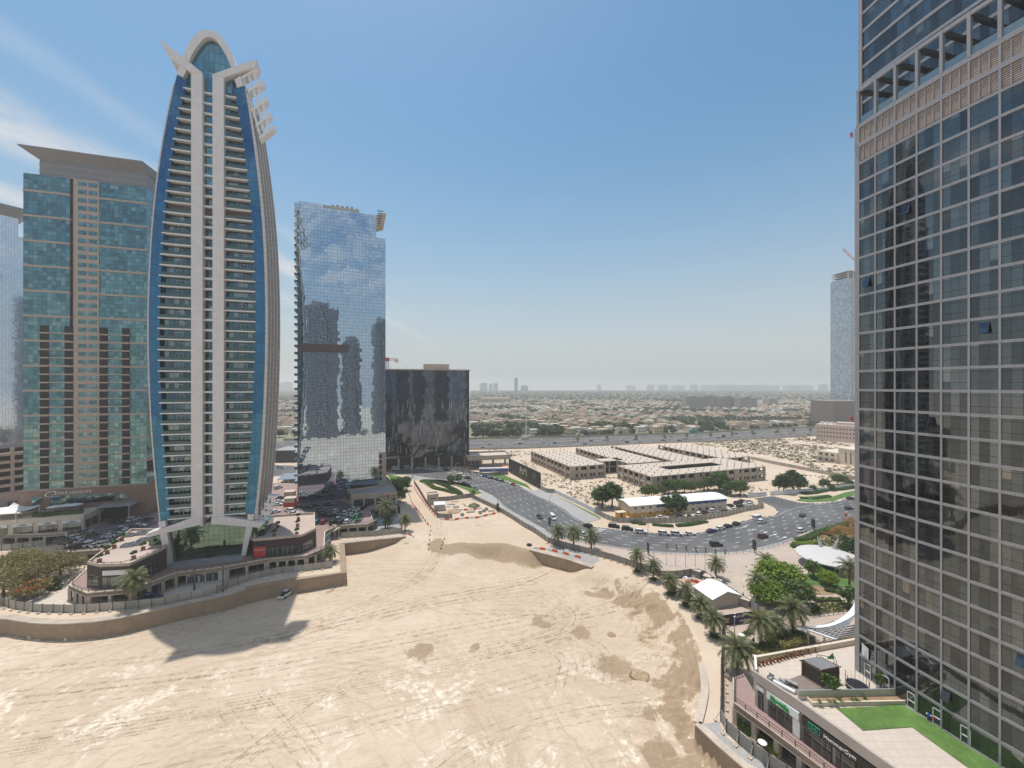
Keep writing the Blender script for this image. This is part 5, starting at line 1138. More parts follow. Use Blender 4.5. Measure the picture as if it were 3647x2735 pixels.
for i, (x, y, yt) in enumerate(((1480, 430, 215), (1665, 525, 350), (1855, 690, 520), (2030, 810, 620), (2195, 950, 780))):
    palm(G('R6', x, y), hpx('R6', x, y, yt), 'date palm with green foot shrub, %s from the left in the row beside the sand' % ORD[i], .92, GP, True)
palm(G('R5', 300, 1115), hpx('R5', 300, 1115, 930), 'date palm in front of the white tent with a foot shrub', .95, GP, True) if False else None
palm(G('R5', 445, 1320), hpx('R5', 445, 1320, 1110), 'date palm in the sand row, next to the blue text banner', .95, GP, True)
palm(G('R5', 475, 665), hpx('R5', 475, 665, 490), 'lone date palm on the paved plaza beside the flagpoles', .95)
palm(G('R5', 980, 1440), hpx('R5', 980, 1440, 1190), 'date palm beside the benches in front of the red banner end', 1.15)
palm(G('R5', 1145, 1320), hpx('R5', 1145, 1320, 1150), 'slim date palm between two benches behind the tall bench palm', .95)
palm(G('R5', 1340, 1290), hpx('R5', 1340, 1290, 1060), 'broad date palm growing from the dark shrub bed by the green trees', 1.2)
palm(G('H', 757, 1075), hpx('H', 757, 1075, 935), 'nearest wide date palm beside the pink walkway and blue banner', 1.2)
palm(G('R5', 1975, 830), hpx('R5', 1975, 830, 580), 'tall greyish date palm on the lawn beside the right tower', 1.15)
palm(G('R5', 1040, 640), hpx('R5', 1040, 640, 460), 'date palm half hidden behind the bright green tree', 1.0)
palm(G('R5', 940, 905), hpx('R5', 940, 905, 690), 'date palm leaning left beside the yellow green tree', 1.0)
for i, (x, y, yt) in enumerate(((540, 1655, 1510), (775, 1660, 1540))):
    pass
for i, (k, x, y, yt) in enumerate((('R6', 590, 135, -20), ('R6', 770, 165, 0), ('R6', 968, 185, 30))):
    palm(G(k, x, y), hpx(k, x, y, yt), 'date palm, %s from the left in the trio beside the road hoarding' % ORD[i], 1.1, 'palm trio by the road')
palm(G('Z3', 1690, 1130), hpx('Z3', 1690, 1130, 880), 'big fan shaped palm, left of the pair by the small podium shops', 1.25)
palm(G('Z3', 1725, 1135), hpx('Z3', 1725, 1135, 980), 'palm with brown trunk, right of the pair by the small podium shops', .9)
palm(G('Z3', 1970, 1170), hpx('Z3', 1970, 1170, 1000), 'date palm at the right end of the promenade hoarding', 1.0)
palm(G('Z3', 905, 1610), hpx('Z3', 905, 1610, 1450), 'palm standing alone at the corner of the lake wall', .95)
palm(G('C', 845, 905), hpx('C', 845, 905, 770), 'large pale green fan palm in front of the brown terrace building', 1.25)
palm(G('Z4', 1142, 872), hpx('Z4', 1142, 872, 760), 'stubby palm on the small lawn beside the road', .55)
for i, (x, y, yt) in enumerate(((1225, 800, 690), (1405, 810, 668))):
    p = G('C', x, y); r = thing('palm_stump', ['bare palm trunk without fronds, left of the pair behind the hoarding', 'bare palm trunk without fronds, right of the pair behind the hoarding'][i], 'palm tree', p)
    h = hpx('C', x, y, yt); MB().tube([(0, 0, 0), (.05, 0, h * .5), (0, 0, h)], [.3, .24, .32], 8).build('trunk', M['bark'], r); MB().tube([(0, 0, h - .1), (0, 0, h + .8)], [.5, .3], 7).build('cut_fronds', M['palm_dry'], r)
# broad-leaved trees
tree('bright', G('R5', 1190, 790), 'largest bright green round tree on the plaza', 1.3, sz=.72)
tree('bright', G('R5', 1060, 960), 'yellow green tree standing left of the two dark plaza trees', .95, sz=.8)
tree('round', G('R5', 1370, 960), 'dense mid green tree right of the bright plaza tree', 1.3, sz=.72)
tree('round', G('R5', 1575, 655), 'small clipped lollipop tree on the lawn by the white disc canopy', .7)
tree('bright', G('R5', 1735, 745), 'small yellow green tree in the middle of the lawn', .52)
tree('dark', G('R5', 2000, 470), 'dark green tree right of the disc canopy near the tower edge', 1.0)
tree('small', G('R5', 1965, 985), 'thin young tree in the brown planting bed by the tower', 1.5)
tree('flower', G('R5', 1900, 230), 'olive and orange flowering tree behind the disc canopy', .9)
tree('flower', G('R5', 2040, 140), 'olive flowering tree close to the right tower by the road', .9)
tree('flame', G('C', 300, 760), 'widest olive brown flame tree at the left edge of the plaza', 1.0)
tree('flame', G('C', 110, 720), 'olive green flame tree left of the widest one', .95)
tree('flame', G('C', 20, 850), 'flame tree cut by the left picture edge behind the hoarding', .9)
tree('flower', G('C', 205, 850), 'small orange flowering tree in front of the olive trees', .85)
tree('dark', G('C', 150, 860), 'low dark green bush tree behind the left hoarding', .55)
tree('round', G('C', 340, 790), 'dark clipped green shrub beside the orange flowering tree', .4)
tree('flame', G('C', 380, 700), 'sparse thin olive tree at the right of the left grove', .7)
for i, (x, y, s) in enumerate(((1830, 660, 1.15), (1940, 640, 1.1), (1800, 780, .95), (1900, 800, .8), (1990, 560, .8))):
    tree('round', G('Z3', x, y - 40), 'leafy tree %s from the left in the grove right of the small podium' % ORD[i], s, 'grove beside the podium')
for i, (x, y, s) in enumerate(((825, 690, .55), (935, 690, .6))):
    tree('small', G('Z4', x, y), 'little round tree, %s of the pair on the roadside verge' % ('left' if i == 0 else 'right'), 1.4)
for i, (x, y, s) in enumerate(((1185, 1240, 1.3), (1320, 1235, 1.5), (1110, 1180, .9))):
    tree('dark', G('Z5', x, y), ['dark green tree just left of the pair', 'tallest dark green tree left of the white roofed office', 'lower dark tree at the outer left of the office'][i], s)
tree('dark', G('Z5', 2095, 1310), 'dark tree in front of the office, left of the pair', 1.0); tree('dark', G('Z6', 330, 1000), 'taller dark tree in front of the office, right of the pair', 1.3)
RN.seed(4)
for i, (x, y) in enumerate(((0, 790), (60, 795), (160, 775), (230, 760), (320, 745), (400, 745), (470, 745), (560, 730), (640, 720), (760, 720), (810, 740), (880, 770), (980, 770))):
    tree('round', G('Z6', x, y), 'young green tree, %s from the left in the row behind the office' % ORD[i], .75 + RN.random() * .45 + (.4 if x == 760 else 0), 'young trees behind the office')
for i, (x, y, s) in enumerate(((1430, 745, 1.3), (1530, 720, 1.4), (1600, 740, 1.1), (1380, 730, .9), (1850, 700, .8), (1990, 660, .9), (2050, 650, .7), (1735, 730, .5), (1920, 720, .55), (2110, 680, .6))):
    tree('dark' if i < 4 else 'round', G('Z6', x, y), '%s, %s from the left behind the white roadside wall' % ('large dark tree' if i < 4 else 'small green tree', ORD[i]), s)
# hedges and shrubs
def hedge(label, pts, w, h, m='leaf', name='hedge', z=0., dens=26):
    rng = random.Random(len(label)); r = thing(name, label, 'hedge', pts[0]); L = [p - pts[0] for p in pts]; s = chain(L); mb = MB(); k = 0.
    while k < s[-1]:
        p, d = along(L, s, k); n = Vector((-d.y, d.x, 0))
        for j in range(int(dens * w)):
            q = p + n * rng.uniform(-w / 2, w / 2) + d * rng.uniform(-.3, .3); quad(mb, Vector((q.x, q.y, z - r.location.z + h * (1 - rng.random() ** 2 * .8) * rng.uniform(.85, 1.08))), .2, rng, 0, .4)
        k += .45
    core = MB()
    for a, b in zip(L, L[1:]):
        if (b - a).length < .01: continue
        d = (b - a).normalized(); n = Vector((-d.y, d.x, 0)) * w * .38; core.prism([a + n, b + n, b - n, a - n], z - r.location.z, z - r.location.z + h * .72)
    core.build('inner_growth', M['leaf_dark'], r); put('foliage', mb.data('foliage', M[m]), r); return r
hedge('clipped hedge on the verge, first from left below the office fence', GL('Z5', [(1600, 1455), (1700, 1462)]), 1.6, .8); hedge('clipped hedge on the verge, second from left below the office fence', GL('Z5', [(1700, 1472), (1800, 1475)]), 1.8, .8)
hedge('short clipped hedge left of the longest verge hedge', GL('Z6', [(70, 1078), (180, 1090), (280, 1095)]), 2., .9); hedge('longest clipped verge hedge below the office fence', GL('Z6', [(320, 1090), (450, 1080), (580, 1055)]), 2.4, .9); hedge('small clipped hedge at the right end of the verge hedges', GL('Z6', [(590, 1055), (640, 1048)]), 1.8, .8)
hedge('low hedge along the right tower garden road edge', GL('R5', [(1370, 235), (1450, 235), (1500, 225), (1640, 150), (1760, 110), (1900, 70), (2040, 30)]), 2.6, 1.1)
hedge('low hedge in front of the garden by the disc canopy', GL('R5', [(1320, 310), (1440, 318), (1540, 325)]), 2.2, .9); hedge('bright hedge strip by the disc canopy entrance', GL('R5', [(1350, 285), (1500, 280), (1600, 270)]), 2.6, .8, 'leaf_bright')
hedge('dark shrub bed at the right of the lawn', GL('R5', [(1700, 790), (1850, 820), (1960, 860), (2050, 850)]), 3.2, 1.0, 'leaf_dark'); hedge('row of round green shrubs above the brown bed', GL('R5', [(1590, 925), (1700, 915), (1780, 915), (1880, 920)]), 1.4, .8)
hedge('loose green shrubs along the curved bench path', GL('R5', [(930, 1500), (1050, 1470), (1150, 1400), (1300, 1340), (1420, 1300)]), 2.6, 1.1); hedge('loose olive shrubs behind the terrace wall', GL('R5', [(930, 1540), (1100, 1500), (1250, 1440), (1400, 1400), (1560, 1370)]), 2.0, 1.2, 'leaf_olive')
hedge('narrow flower hedge beside the banner compound', GL('R5', [(740, 1370), (800, 1310), (870, 1270)]), 1.0, .8)
hedge('dark hedge round the small lawn by the road, left curve', GL('Z4', [(545, 660), (650, 690), (760, 730), (880, 790), (960, 850)]), 3.6, .9, 'leaf_dark'); hedge('bright hedge at the left of the small roadside garden', GL('Z4', [(385, 665), (470, 655), (540, 720), (580, 760), (700, 780), (870, 830)]), 3., .9)
hedge('long green hedge under the pink walkway', GL('R4', [(425, 1150), (560, 1250), (700, 1360), (850, 1480), (940, 1570)]), 1.0, 1.6, 'leaf_bright'); hedge('dark clipped hedge at the left grove', GL('C', [(300, 775), (345, 800), (390, 790)]), 2.0, 1.2)
hedge('hedge by the road beyond the white roadside wall', GL('Z6', [(1620, 755), (1750, 750), (1890, 720), (2020, 715), (2180, 690)]), 2.4, 1.0); hedge('clipped low hedge on the right roadside lawn', GL('Z6', [(1600, 797), (1750, 808), (1910, 782)]), 2.2, .7)
hedge('planting on the roof of the retail block', [G('Z1', x, y, 9.8) for x, y in ((480, 560), (640, 560), (860, 530), (1050, 520), (1180, 510))], 1.6, 1.8, 'leaf_dark', z=9.8)
hedge('flowering red hedge in the garden behind the disc canopy', GL('R5', [(1620, 165), (1700, 160), (1760, 190)]), 2.4, .8, 'leaf_red')
def scrub(name, poly_pts, n, s0, s1, m, seed, label=None, z=0):
    rng = random.Random(seed); P_ = [(p.x, p.y) for p in poly_pts]; xs = [p[0] for p in P_]; ys = [p[1] for p in P_]; mb = MB(); X = np.array([rng.uniform(min(xs), max(xs)) for _ in range(n * 3)]); Y = np.array([rng.uniform(min(ys), max(ys)) for _ in range(n * 3)])
    ok = inside(X, Y, P_) & (fbm(X, Y, 26, seed) + .25 * fbm(X, Y, 6, seed + 1) > -.12); c = 0
    for x, y in zip(X[ok], Y[ok]):
        s = rng.uniform(s0, s1); c += 1
        for k in range(7): quad(mb, Vector((x + rng.gauss(0, s * .5), y + rng.gauss(0, s * .5), z + abs(rng.gauss(0, s * .25)) + .05)), s * .55, rng, 0, .6)
        if c > n: break
    tag(put(name, mb.data(name, M[m])), kind='stuff')
LOT = GL('Z6', [(470, 235), (1650, 165), (2400, 300), (2400, 650), (1300, 640), (1000, 640), (1100, 430), (1060, 350)])
scrub('desert_scrub', LOT, 2600, .5, 1.3, 'scrub', 71)
scrub('desert_scrub', GL('Z5', [(-500, 400), (140, 430), (700, 830), (1400, 800), (1900, 1000), (1500, 1090), (1000, 1250), (500, 1000), (300, 900), (0, 560)]), 900, .4, .9, 'scrub', 72)
scrub('desert_scrub', GL('Z6', [(0, 730), (800, 690), (1300, 640), (2200, 660), (1300, 760), (1000, 800), (200, 790)]), 260, .4, .9, 'scrub', 73)
scrub('groundcover', GL('R5', [(1560, 945), (2050, 935), (2200, 1010), (1700, 1055), (1530, 1085)]), 420, .2, .4, 'leaf', 74, z=.1)
scrub('groundcover', GL('R5', [(1320, 290), (1520, 170), (2060, 20), (2060, 330), (1520, 320)]), 700, .3, .7, 'leaf', 75, z=.1)
# ================================================================ fences
SHT = {}
def corr(name, col):
    m, t, b = new_mat(name); tc = nd(t, 'ShaderNodeTexCoord'); s = nd(t, 'ShaderNodeSeparateXYZ', None, i0=tc.outputs['Object'])
    k = mth(t, 'LESS_THAN', mth(t, 'FRACT', mth(t, 'MULTIPLY', s.outputs[0], 4.)), .2); oi = nd(t, 'ShaderNodeObjectInfo')
    c = mixc(t, oi.outputs['Random'], tuple(q * .85 for q in col), tuple(min(1, q * 1.1) for q in col)); n = noise(t, tc.outputs['Object'], .8, 4); c = mixc(t, mth(t, 'MULTIPLY', n.outputs[0], .35), c, (.2, .17, .13))
    setp(t, b, Base_Color=mixc(t, k, c, tuple(q * .6 for q in col)), Roughness=.55); return m
M['hoard'] = corr('cream hoarding sheet', (.42, .40, .36)); M['hoard_grey'] = corr('grey hoarding sheet', (.27, .27, .265)); M['hoard_white'] = mat('white wall render', (.62, .64, .66), .8, .1, .3); M['hoard_dark'] = corr('dark hoarding sheet', (.14, .14, .14)); M['wallstone'] = mat('lot wall render', (.36, .32, .27), .9, .2, .4)
def fence(name, label, cat, pts, h, m, step=2.6, post=True, foot=0, th=.07, z=0, soft=0):
    pts = smooth(list(pts), soft) if soft else list(pts); r = thing(name, label, cat, put_z(pts[0], z)); s = chain(pts); n = min(95, max(1, round(s[-1] / step))); pm = MB().box(-.06, -.12, 0, .06, .12, h + .12).data('post', M[post] if isinstance(post, str) else M['dark']); fm = MB().box(-.3, -1.2, 0, .3, -.75, .35).bar((0, -.1, h * .8), (0, -1, .2), .07).data('brace', M['concrete_light'])
    Q = [along(pts, s, s[-1] * k / n)[0] for k in range(n + 1)]
    for a, b in zip(Q, Q[1:]):
        d = b - a; l = d.length; an = math.atan2(d.y, d.x); key = (m, round(l, 1), h, th)
        if key not in SHT: SHT[key] = MB().box(0, -th / 2, .05, round(l, 1), th / 2, h).data('panel', M[m])
        o = put('panel', SHT[key], r, put_z(a - r.location, 0), an); o.scale.x = l / round(l, 1)
        if post: put('post', pm, r, put_z(a - r.location, 0), an)
        if foot: put('brace', fm, r, put_z(a - r.location, 0), an + (PI if foot < 0 else 0))
    return r
fence('hoarding_fence', 'long cream hoarding curving along the left promenade', 'fence', [G('C', -260, 850)] + GL('C', [(0, 885), (75, 915), (235, 937), (510, 942), (810, 917), (1040, 892), (1330, 832), (1420, 792), (1560, 742), (1740, 697), (1900, 682), (2095, 657)]), 2.1, 'hoard', 3., foot=1)
fence('hoarding_fence', 'short cream hoarding at far left below the retail block', 'fence', GL('Z1', [(-300, 1040), (0, 1045), (110, 1040), (640, 970)]), 2.2, 'hoard', 3.)
fence('hoarding_fence', 'straight cream hoarding in front of the small podium shops', 'fence', GL('Z3', [(1060, 1265), (1290, 1250), (1540, 1237), (1850, 1202), (1935, 1188)]), 2.2, 'hoard', 2.6, foot=1)
fence('hoarding_fence', 'grey hoarding along the near side of the main road', 'fence', GL('Z4', [(1105, 885), (1200, 935), (1500, 1080), (1700, 1200), (1880, 1320)]) + [G('E', 2010, 695), G('E', 2115, 770)], 2.2, 'hoard_grey')
fence('hoarding_fence', 'grey hoarding between the sand and the palm plaza', 'fence', [G('E', 2118, 772)] + GL('R6', [(700, 170), (990, 245), (1200, 300), (1450, 385), (1600, 430), (1750, 505)]), 2.2, 'hoard_grey', foot=1)
fence('hoarding_fence', 'grey hoarding round the tent compound, plaza side', 'fence', [G('R6', 1750, 505)] + GL('R5', [(0, 668), (200, 640), (310, 640), (460, 740), (720, 910), (1038, 1125)]), 2.4, 'hoard_grey')
fence('hoarding_fence', 'grey hoarding of the tent compound on the sand side', 'fence', GL('R5', [(-80, 780), (130, 905), (330, 1020), (560, 1195)]), 2.2, 'blue_sheet', 2.6)
fence('hoarding_fence', 'dark hoarding running from the banner towards the gym', 'fence', GL('H', [(668, 765), (662, 900), (655, 1050), (655, 1200), (652, 1350)]), 2.3, 'hoard_dark', 2.4, foot=-1)
fence('hoarding_fence', 'grey corrugated hoarding below the gym walkway', 'fence', GL('H', [(652, 1365), (690, 1440), (800, 1545), (960, 1665)]) + [Vector((50, 52, 0)), Vector((60, 36, 0))], 2.3, 'hoard_grey', 2.4, foot=1)
fence('hoarding_fence', 'grey hoarding beside the sandy access track', 'fence', GL('Z4', [(300, 690), (370, 800), (480, 990), (530, 1060), (650, 1190), (845, 1188)]), 2.2, 'hoard_grey')
fence('hoarding_fence', 'grey hoarding behind the small substation compound', 'fence', GL('Z4', [(640, 940), (800, 930), (960, 905), (1105, 885)]), 2.2, 'hoard_grey')
fence('hoarding_fence', 'cream hoarding round the white roofed office car park', 'fence', GL('Z5', [(1075, 1312), (1230, 1395), (1370, 1445), (1800, 1452), (2211, 1448)]) + GL('Z6', [(500, 1040), (830, 985), (1000, 940), (1225, 900), (1160, 850)]), 2.3, 'hoard')
fence('boundary_wall', 'white boundary wall with paired posts beside the lawn strip', 'wall', GL('Z5', [(500, 1025), (660, 1105), (800, 1170), (940, 1240), (1075, 1312)]), 2.2, 'hoard_white', 6., 'hoard_white', th=.2)
fence('hoarding_fence', 'short grey hoarding under the big black billboard end', 'fence', GL('Z5', [(300, 972), (390, 1020), (500, 1025)]), 2.4, 'hoard')
fence('boundary_wall', 'long grey boundary wall crossing the scrub lot', 'wall', GL('Z6', [(1090, 395), (1250, 430), (1450, 470), (1700, 520), (2000, 580), (2300, 630)]), 2.4, 'wallstone', 7., 'wallstone', th=.25)
fence('boundary_wall', 'white boundary wall along the right roadside verge', 'wall', [G('Z6', 1060, 792), G('Z6', 1250, 775)], 2.3, 'hoard_white', 6, 'hoard_white', th=.2); fence('boundary_wall', 'white boundary wall right of the gate behind the trees', 'wall', GL('Z6', [(1290, 770), (1500, 755), (1900, 720), (2300, 665)]), 2.2, 'hoard_white', 6, 'hoard_white', th=.2)
fence('parapet_wall', 'low concrete parapet along the highway edge', 'wall', [p + Vector((0, -3, 0)) for p in HN[1:]], 1.6, 'wallstone', 14., False, th=.4)
fence('hoarding_fence', 'grey hoarding at the foot of the dark office block', 'fence', GL('Z4', [(-250, 440), (0, 445), (300, 455), (600, 478), (830, 522), (1060, 555), (1300, 588), (1640, 560)]), 2.4, 'hoard_grey', 3.2)
fence('estate_wall', 'long beige estate wall behind the highway', 'wall', [p + Vector((0, 5, 0)) for p in HF[1:]], 2.4, 'wallstone', 22., False, th=.3)
railing('guard_rail', 'thin grey guard railing curving along the plaza road edge', [p + Vector((.2, -1.6, 0)) for p in NEAR[18:30]], 0, 1.1, 3.0, 'grey'); railing('guard_rail', 'grey guard railing along the right garden road edge', [p + Vector((.3, -1.3, 0)) for p in NEAR[29:]], 0, 1.1, 2.6, 'grey')
railing('guard_rail', 'low dark railing beside the brown bed by the tower', GL('R5', [(1530, 1110), (1700, 1085), (1900, 1060), (2050, 1040)]), 0, 1.0, 1.5)
# ================================================================ vehicles
def paint(name, col, met=.0):
    m, t, b = new_mat(name); setp(t, b, Base_Color=col, Roughness=.28, Metallic=met, Coat_Weight=.6, Coat_Roughness=.05); return m
PAINT = {'white': paint('white car paint', (.72, .72, .7)), 'silver': paint('silver car paint', (.4, .41, .42), .6), 'grey': paint('grey car paint', (.12, .125, .13), .4), 'black': paint('black car paint', (.012, .012, .014)),
         'navy': paint('navy car paint', (.012, .02, .05)), 'blue': paint('blue car paint', (.015, .035, .14)), 'teal': paint('teal car paint', (.02, .2, .3)), 'red': paint('red car paint', (.3, .02, .02)), 'maroon': paint('maroon car paint', (.11, .012, .02)),
         'yellow': paint('yellow car paint', (.6, .36, .03)), 'green': paint('dark green car paint', (.015, .06, .04)), 'beige': paint('beige car paint', (.5, .44, .35))}
M['car_glass'] = mat('car window glass', (.015, .018, .02), .06, .1); M['lamp_red'] = mat('tail lamp', (.35, .015, .01), .25, .1); M['lamp_white'] = mat('headlamp', (.7, .7, .68), .15, .05)
def rs(x, hb, ht, z0, z1): return [(x, -hb, z0), (x, hb, z0), (x, ht, z1), (x, -ht, z1)]
def car_meshes(kind):
    b = MB(); g = MB(); rf = MB()
    if kind in ('sedan', 'suv', 'hatch'):
        L, Wd, H, hz, gc = {'sedan': (4.75, .91, 1.45, .92, .22), 'suv': (4.85, .97, 1.8, 1.12, .28), 'hatch': (4.3, .9, 1.58, 1.0, .24)}[kind]; x = L / 2
        b.loft([rs(-x, Wd * .8, Wd * .74, gc + .12, hz - .18), rs(-x + .12, Wd * .95, Wd * .88, gc, hz - .04), rs(-x + .9, Wd, Wd * .93, gc - .04, hz), rs(x - 1.35, Wd, Wd * .93, gc - .04, hz), rs(x - .45, Wd * .97, Wd * .86, gc, hz - .16), rs(x - .08, Wd * .86, Wd * .74, gc + .05, hz - .3), rs(x, Wd * .7, Wd * .62, gc + .15, hz - .42)])
        r0, r1 = {'sedan': (-x + .55, x - 1.35), 'suv': (-x + .1, x - 1.3), 'hatch': (-x + .1, x - 1.15)}[kind]; t0, t1 = {'sedan': (-x + 1.25, x - 2.15), 'suv': (-x + .5, x - 2.0), 'hatch': (-x + .6, x - 1.95)}[kind]
        wt = Wd * .72
        g.loft([[(r0, -Wd * .9, hz - .02), (r0, Wd * .9, hz - .02), (r1, Wd * .9, hz - .02), (r1, -Wd * .9, hz - .02)], [(t0, -wt, H - .07), (t0, wt, H - .07), (t1, wt, H - .07), (t1, -wt, H - .07)]])
        rf.loft([[(t0 - .06, -wt - .02, H - .1), (t0 - .06, wt + .02, H - .1), (t1 + .08, wt + .02, H - .1), (t1 + .08, -wt - .02, H - .1)], [(t0 + .15, -wt + .12, H), (t0 + .15, wt - .12, H), (t1 - .15, wt - .12, H), (t1 - .15, -wt + .12, H)]])
        for sx in (.02,):
            for sy in (-1, 1): rf.bar(((t0 + t1) / 2 + sx, sy * Wd * .91, hz), ((t0 + t1) / 2, sy * (wt + .01), H - .08), .09)
    elif kind in ('van', 'truck', 'pickup'):
        if kind == 'van':
            L, Wd, H = 5.3, .96, 2.2; x = L / 2
            b.loft([rs(-x, Wd * .95, Wd * .9, .3, 1.1), rs(-x + .1, Wd, Wd * .95, .26, 1.2), rs(x - 1.0, Wd, Wd * .95, .26, 1.2), rs(x - .2, Wd * .92, Wd * .8, .28, 1.02), rs(x, Wd * .75, Wd * .65, .35, .8)])
            g.loft([[(-x + .06, -Wd * .94, 1.18), (-x + .06, Wd * .94, 1.18), (x - .75, Wd * .9, 1.12), (x - .75, -Wd * .9, 1.12)], [(-x + .2, -Wd * .82, H - .3), (-x + .2, Wd * .82, H - .3), (x - 1.4, Wd * .8, H - .3), (x - 1.4, -Wd * .8, H - .3)]])
            rf.loft([[(-x + .15, -Wd * .85, H - .32), (-x + .15, Wd * .85, H - .32), (x - 1.3, Wd * .82, H - .32), (x - 1.3, -Wd * .82, H - .32)], [(-x + .3, -Wd * .7, H), (-x + .3, Wd * .7, H), (x - 1.6, Wd * .7, H), (x - 1.6, -Wd * .7, H)]])
            for q in (-x + .3, -.6, x - 1.6):
                for sy in (-1, 1): rf.bar((q, sy * Wd * .95, 1.18), (q, sy * Wd * .83, H - .3), .16)
        elif kind == 'pickup':
            L, Wd, H = 5.2, .95, 1.8; x = L / 2
            b.loft([rs(-x, Wd * .95, Wd * .92, .4, 1.08), rs(x - 1.4, Wd, Wd * .94, .32, 1.08), rs(x - .25, Wd * .93, Wd * .85, .34, .95), rs(x, Wd * .8, Wd * .7, .4, .8)])
            g.loft([[(-.7, -Wd * .9, 1.06), (-.7, Wd * .9, 1.06), (x - 1.3, Wd * .9, 1.06), (x - 1.3, -Wd * .9, 1.06)], [(-.6, -Wd * .74, H - .07), (-.6, Wd * .74, H - .07), (x - 1.95, Wd * .74, H - .07), (x - 1.95, -Wd * .74, H - .07)]]); rf.box(-.65, -Wd * .75, H - .09, x - 1.9, Wd * .75, H); g.box(-x + .15, -Wd * .8, 1.0, -.8, Wd * .8, 1.1)
        else:
            L, Wd, H = 7.2, 1.15, 3.0; x = L / 2
            b.box(-x, -Wd, .7, x - 2.0, Wd, 3.2).loft([rs(x - 1.9, Wd * .95, Wd * .9, .5, 1.5), rs(x, Wd * .9, Wd * .85, .5, 1.4)]); g.loft([[(x - 1.85, -Wd * .9, 1.45), (x - 1.85, Wd * .9, 1.45), (x - .05, Wd * .86, 1.38), (x - .05, -Wd * .86, 1.38)], [(x - 1.8, -Wd * .85, 2.4), (x - 1.8, Wd * .85, 2.4), (x - .35, Wd * .8, 2.4), (x - .35, -Wd * .8, 2.4)]]); rf.box(x - 1.85, -Wd * .86, 2.38, x - .3, Wd * .86, 2.5)
    wh = MB(); wh.tube([(0, -.11, 0), (0, .11, 0)], .36, 12); hl = MB().box(-.05, -.2, -.07, .05, .2, .07)
    return dict(b=b, g=g, rf=rf, wh=wh.data('wheel', M['rubber']), hl=hl, L=L, W=Wd, gm=g.data('window_glass', M['car_glass']), bm={}, tr=MB().box(-.03, -.18, -.08, .03, .18, .08).data('tail_lamp', M['lamp_red']), hd=MB().box(-.05, -.2, -.07, .05, .2, .07).data('headlamp', M['lamp_white']))
CK = {}
def car(kind, colr, p, deg, label, group, far=False):
    if kind not in CK:
        CK[kind] = car_meshes(kind); CK[kind]['b'].fix(CK[kind]['gm'])
    k = CK[kind]
    if (colr, far) not in k['bm']:
        mb = MB(); n = 0
        for q, mi in ((k['b'], 0), (k['rf'], 0)) + (((k['g'], 1),) if far else ()):
            n = len(mb.v); mb.v += q.v; mb.f += [tuple(i + n for i in f) for f in q.f]; mb.m += [mi] * len(q.f)
        if far:
            for wx in (-1, 1):
                for wy in (-1, 1): mb.tube([(wx * k['L'] * .3, wy * k['W'] - .1, .36), (wx * k['L'] * .3, wy * k['W'] + .04, .36)], .36, 8, 2)
        me = mb.data('body', [PAINT[colr], M['car_glass'], M['rubber']]); mb.fix(me); k['bm'][(colr, far)] = me
    nm = {'suv': 'suv_car', 'sedan': 'sedan_car', 'hatch': 'hatchback_car', 'van': 'minibus', 'truck': 'lorry', 'pickup': 'pickup_truck'}[kind]
    if far:
        o = put(nm, k['bm'][(colr, True)], None, p, math.radians(deg)); return tag(o, label, {'van': 'van', 'truck': 'lorry', 'pickup': 'pickup'}.get(kind, 'car'), group)
    r = thing(nm, label, {'van': 'van', 'truck': 'lorry', 'pickup': 'pickup'}.get(kind, 'car'), p, deg, group)
    put('body', k['bm'][(colr, False)], r); put('window_glass', k['gm'], r)
    for wx in (-1, 1):
        for wy in (-1, 1): put('wheel', k['wh'], r, (wx * k['L'] * .3, wy * (k['W'] - .06), .36))
        put('headlamp' if wx > 0 else 'tail_lamp', k['hd'] if wx > 0 else k['tr'], r, (wx * (k['L'] / 2 - (.14 if wx > 0 else .02)), -k['W'] * .55, .72)); put('headlamp' if wx > 0 else 'tail_lamp', k['hd'] if wx > 0 else k['tr'], r, (wx * (k['L'] / 2 - (.14 if wx > 0 else .02)), k['W'] * .55, .72))
    return r
KW = {'s': 'sedan', 'u': 'suv', 'h': 'hatch', 'v': 'van', 't': 'truck', 'p': 'pickup'}
KN = {'sedan': 'sedan', 'suv': 'SUV', 'hatch': 'hatchback', 'van': 'minibus', 'truck': 'lorry', 'pickup': 'pickup'}
CW = {'w': 'white', 'l': 'silver', 'g': 'grey', 'k': 'black', 'n': 'navy', 'b': 'blue', 't': 'teal', 'r': 'red', 'm': 'maroon', 'y': 'yellow', 'e': 'green', 'c': 'beige'}
def row(zk, items, deg, place, group, z=.03, far=False, ordn=True):
    items = sorted(items, key=lambda q: q[0])
    for i, it in enumerate(items):
        x, y, kc = it[:3]; a = it[3] if len(it) > 3 else deg; kind, c = KW[kc[0]], CW[kc[1]]; p = G(zk, x, y, z)
        if a is None:
            best = min(((q - p).length, j) for j, q in enumerate(FARL)); j = max(1, min(len(FARL) - 1, best[1])); d = FARL[j] - FARL[j - 1]; a = math.degrees(math.atan2(d.y, d.x)) + (180 if len(it) > 4 else 0)
        car(kind, c, p, a, '%s %s, %s from the left %s' % (c, KN[kind], ORD[i] if i < 30 else 'last', place), group, far)
row('Z4', [(40, 488, 'vw'), (210, 478, 'vw'), (370, 478, 'sw'), (470, 484, 'pw'), (675, 502, 'vw'), (770, 512, 'uk'), (860, 530, 'sw'), (955, 540, 'sw'), (1040, 553, 'sw'), (1140, 568, 'sw'), (1225, 584, 'sw'), (1320, 598, 'ut'), (1405, 622, 'sk'), (1480, 642, 'sn'), (1555, 664, 'sk'), (1640, 690, 'sw'), (1715, 714, 'sr'), (1790, 736, 'sw')], None, 'in the kerbside row running past the billboard', 'cars parked along the far kerb')
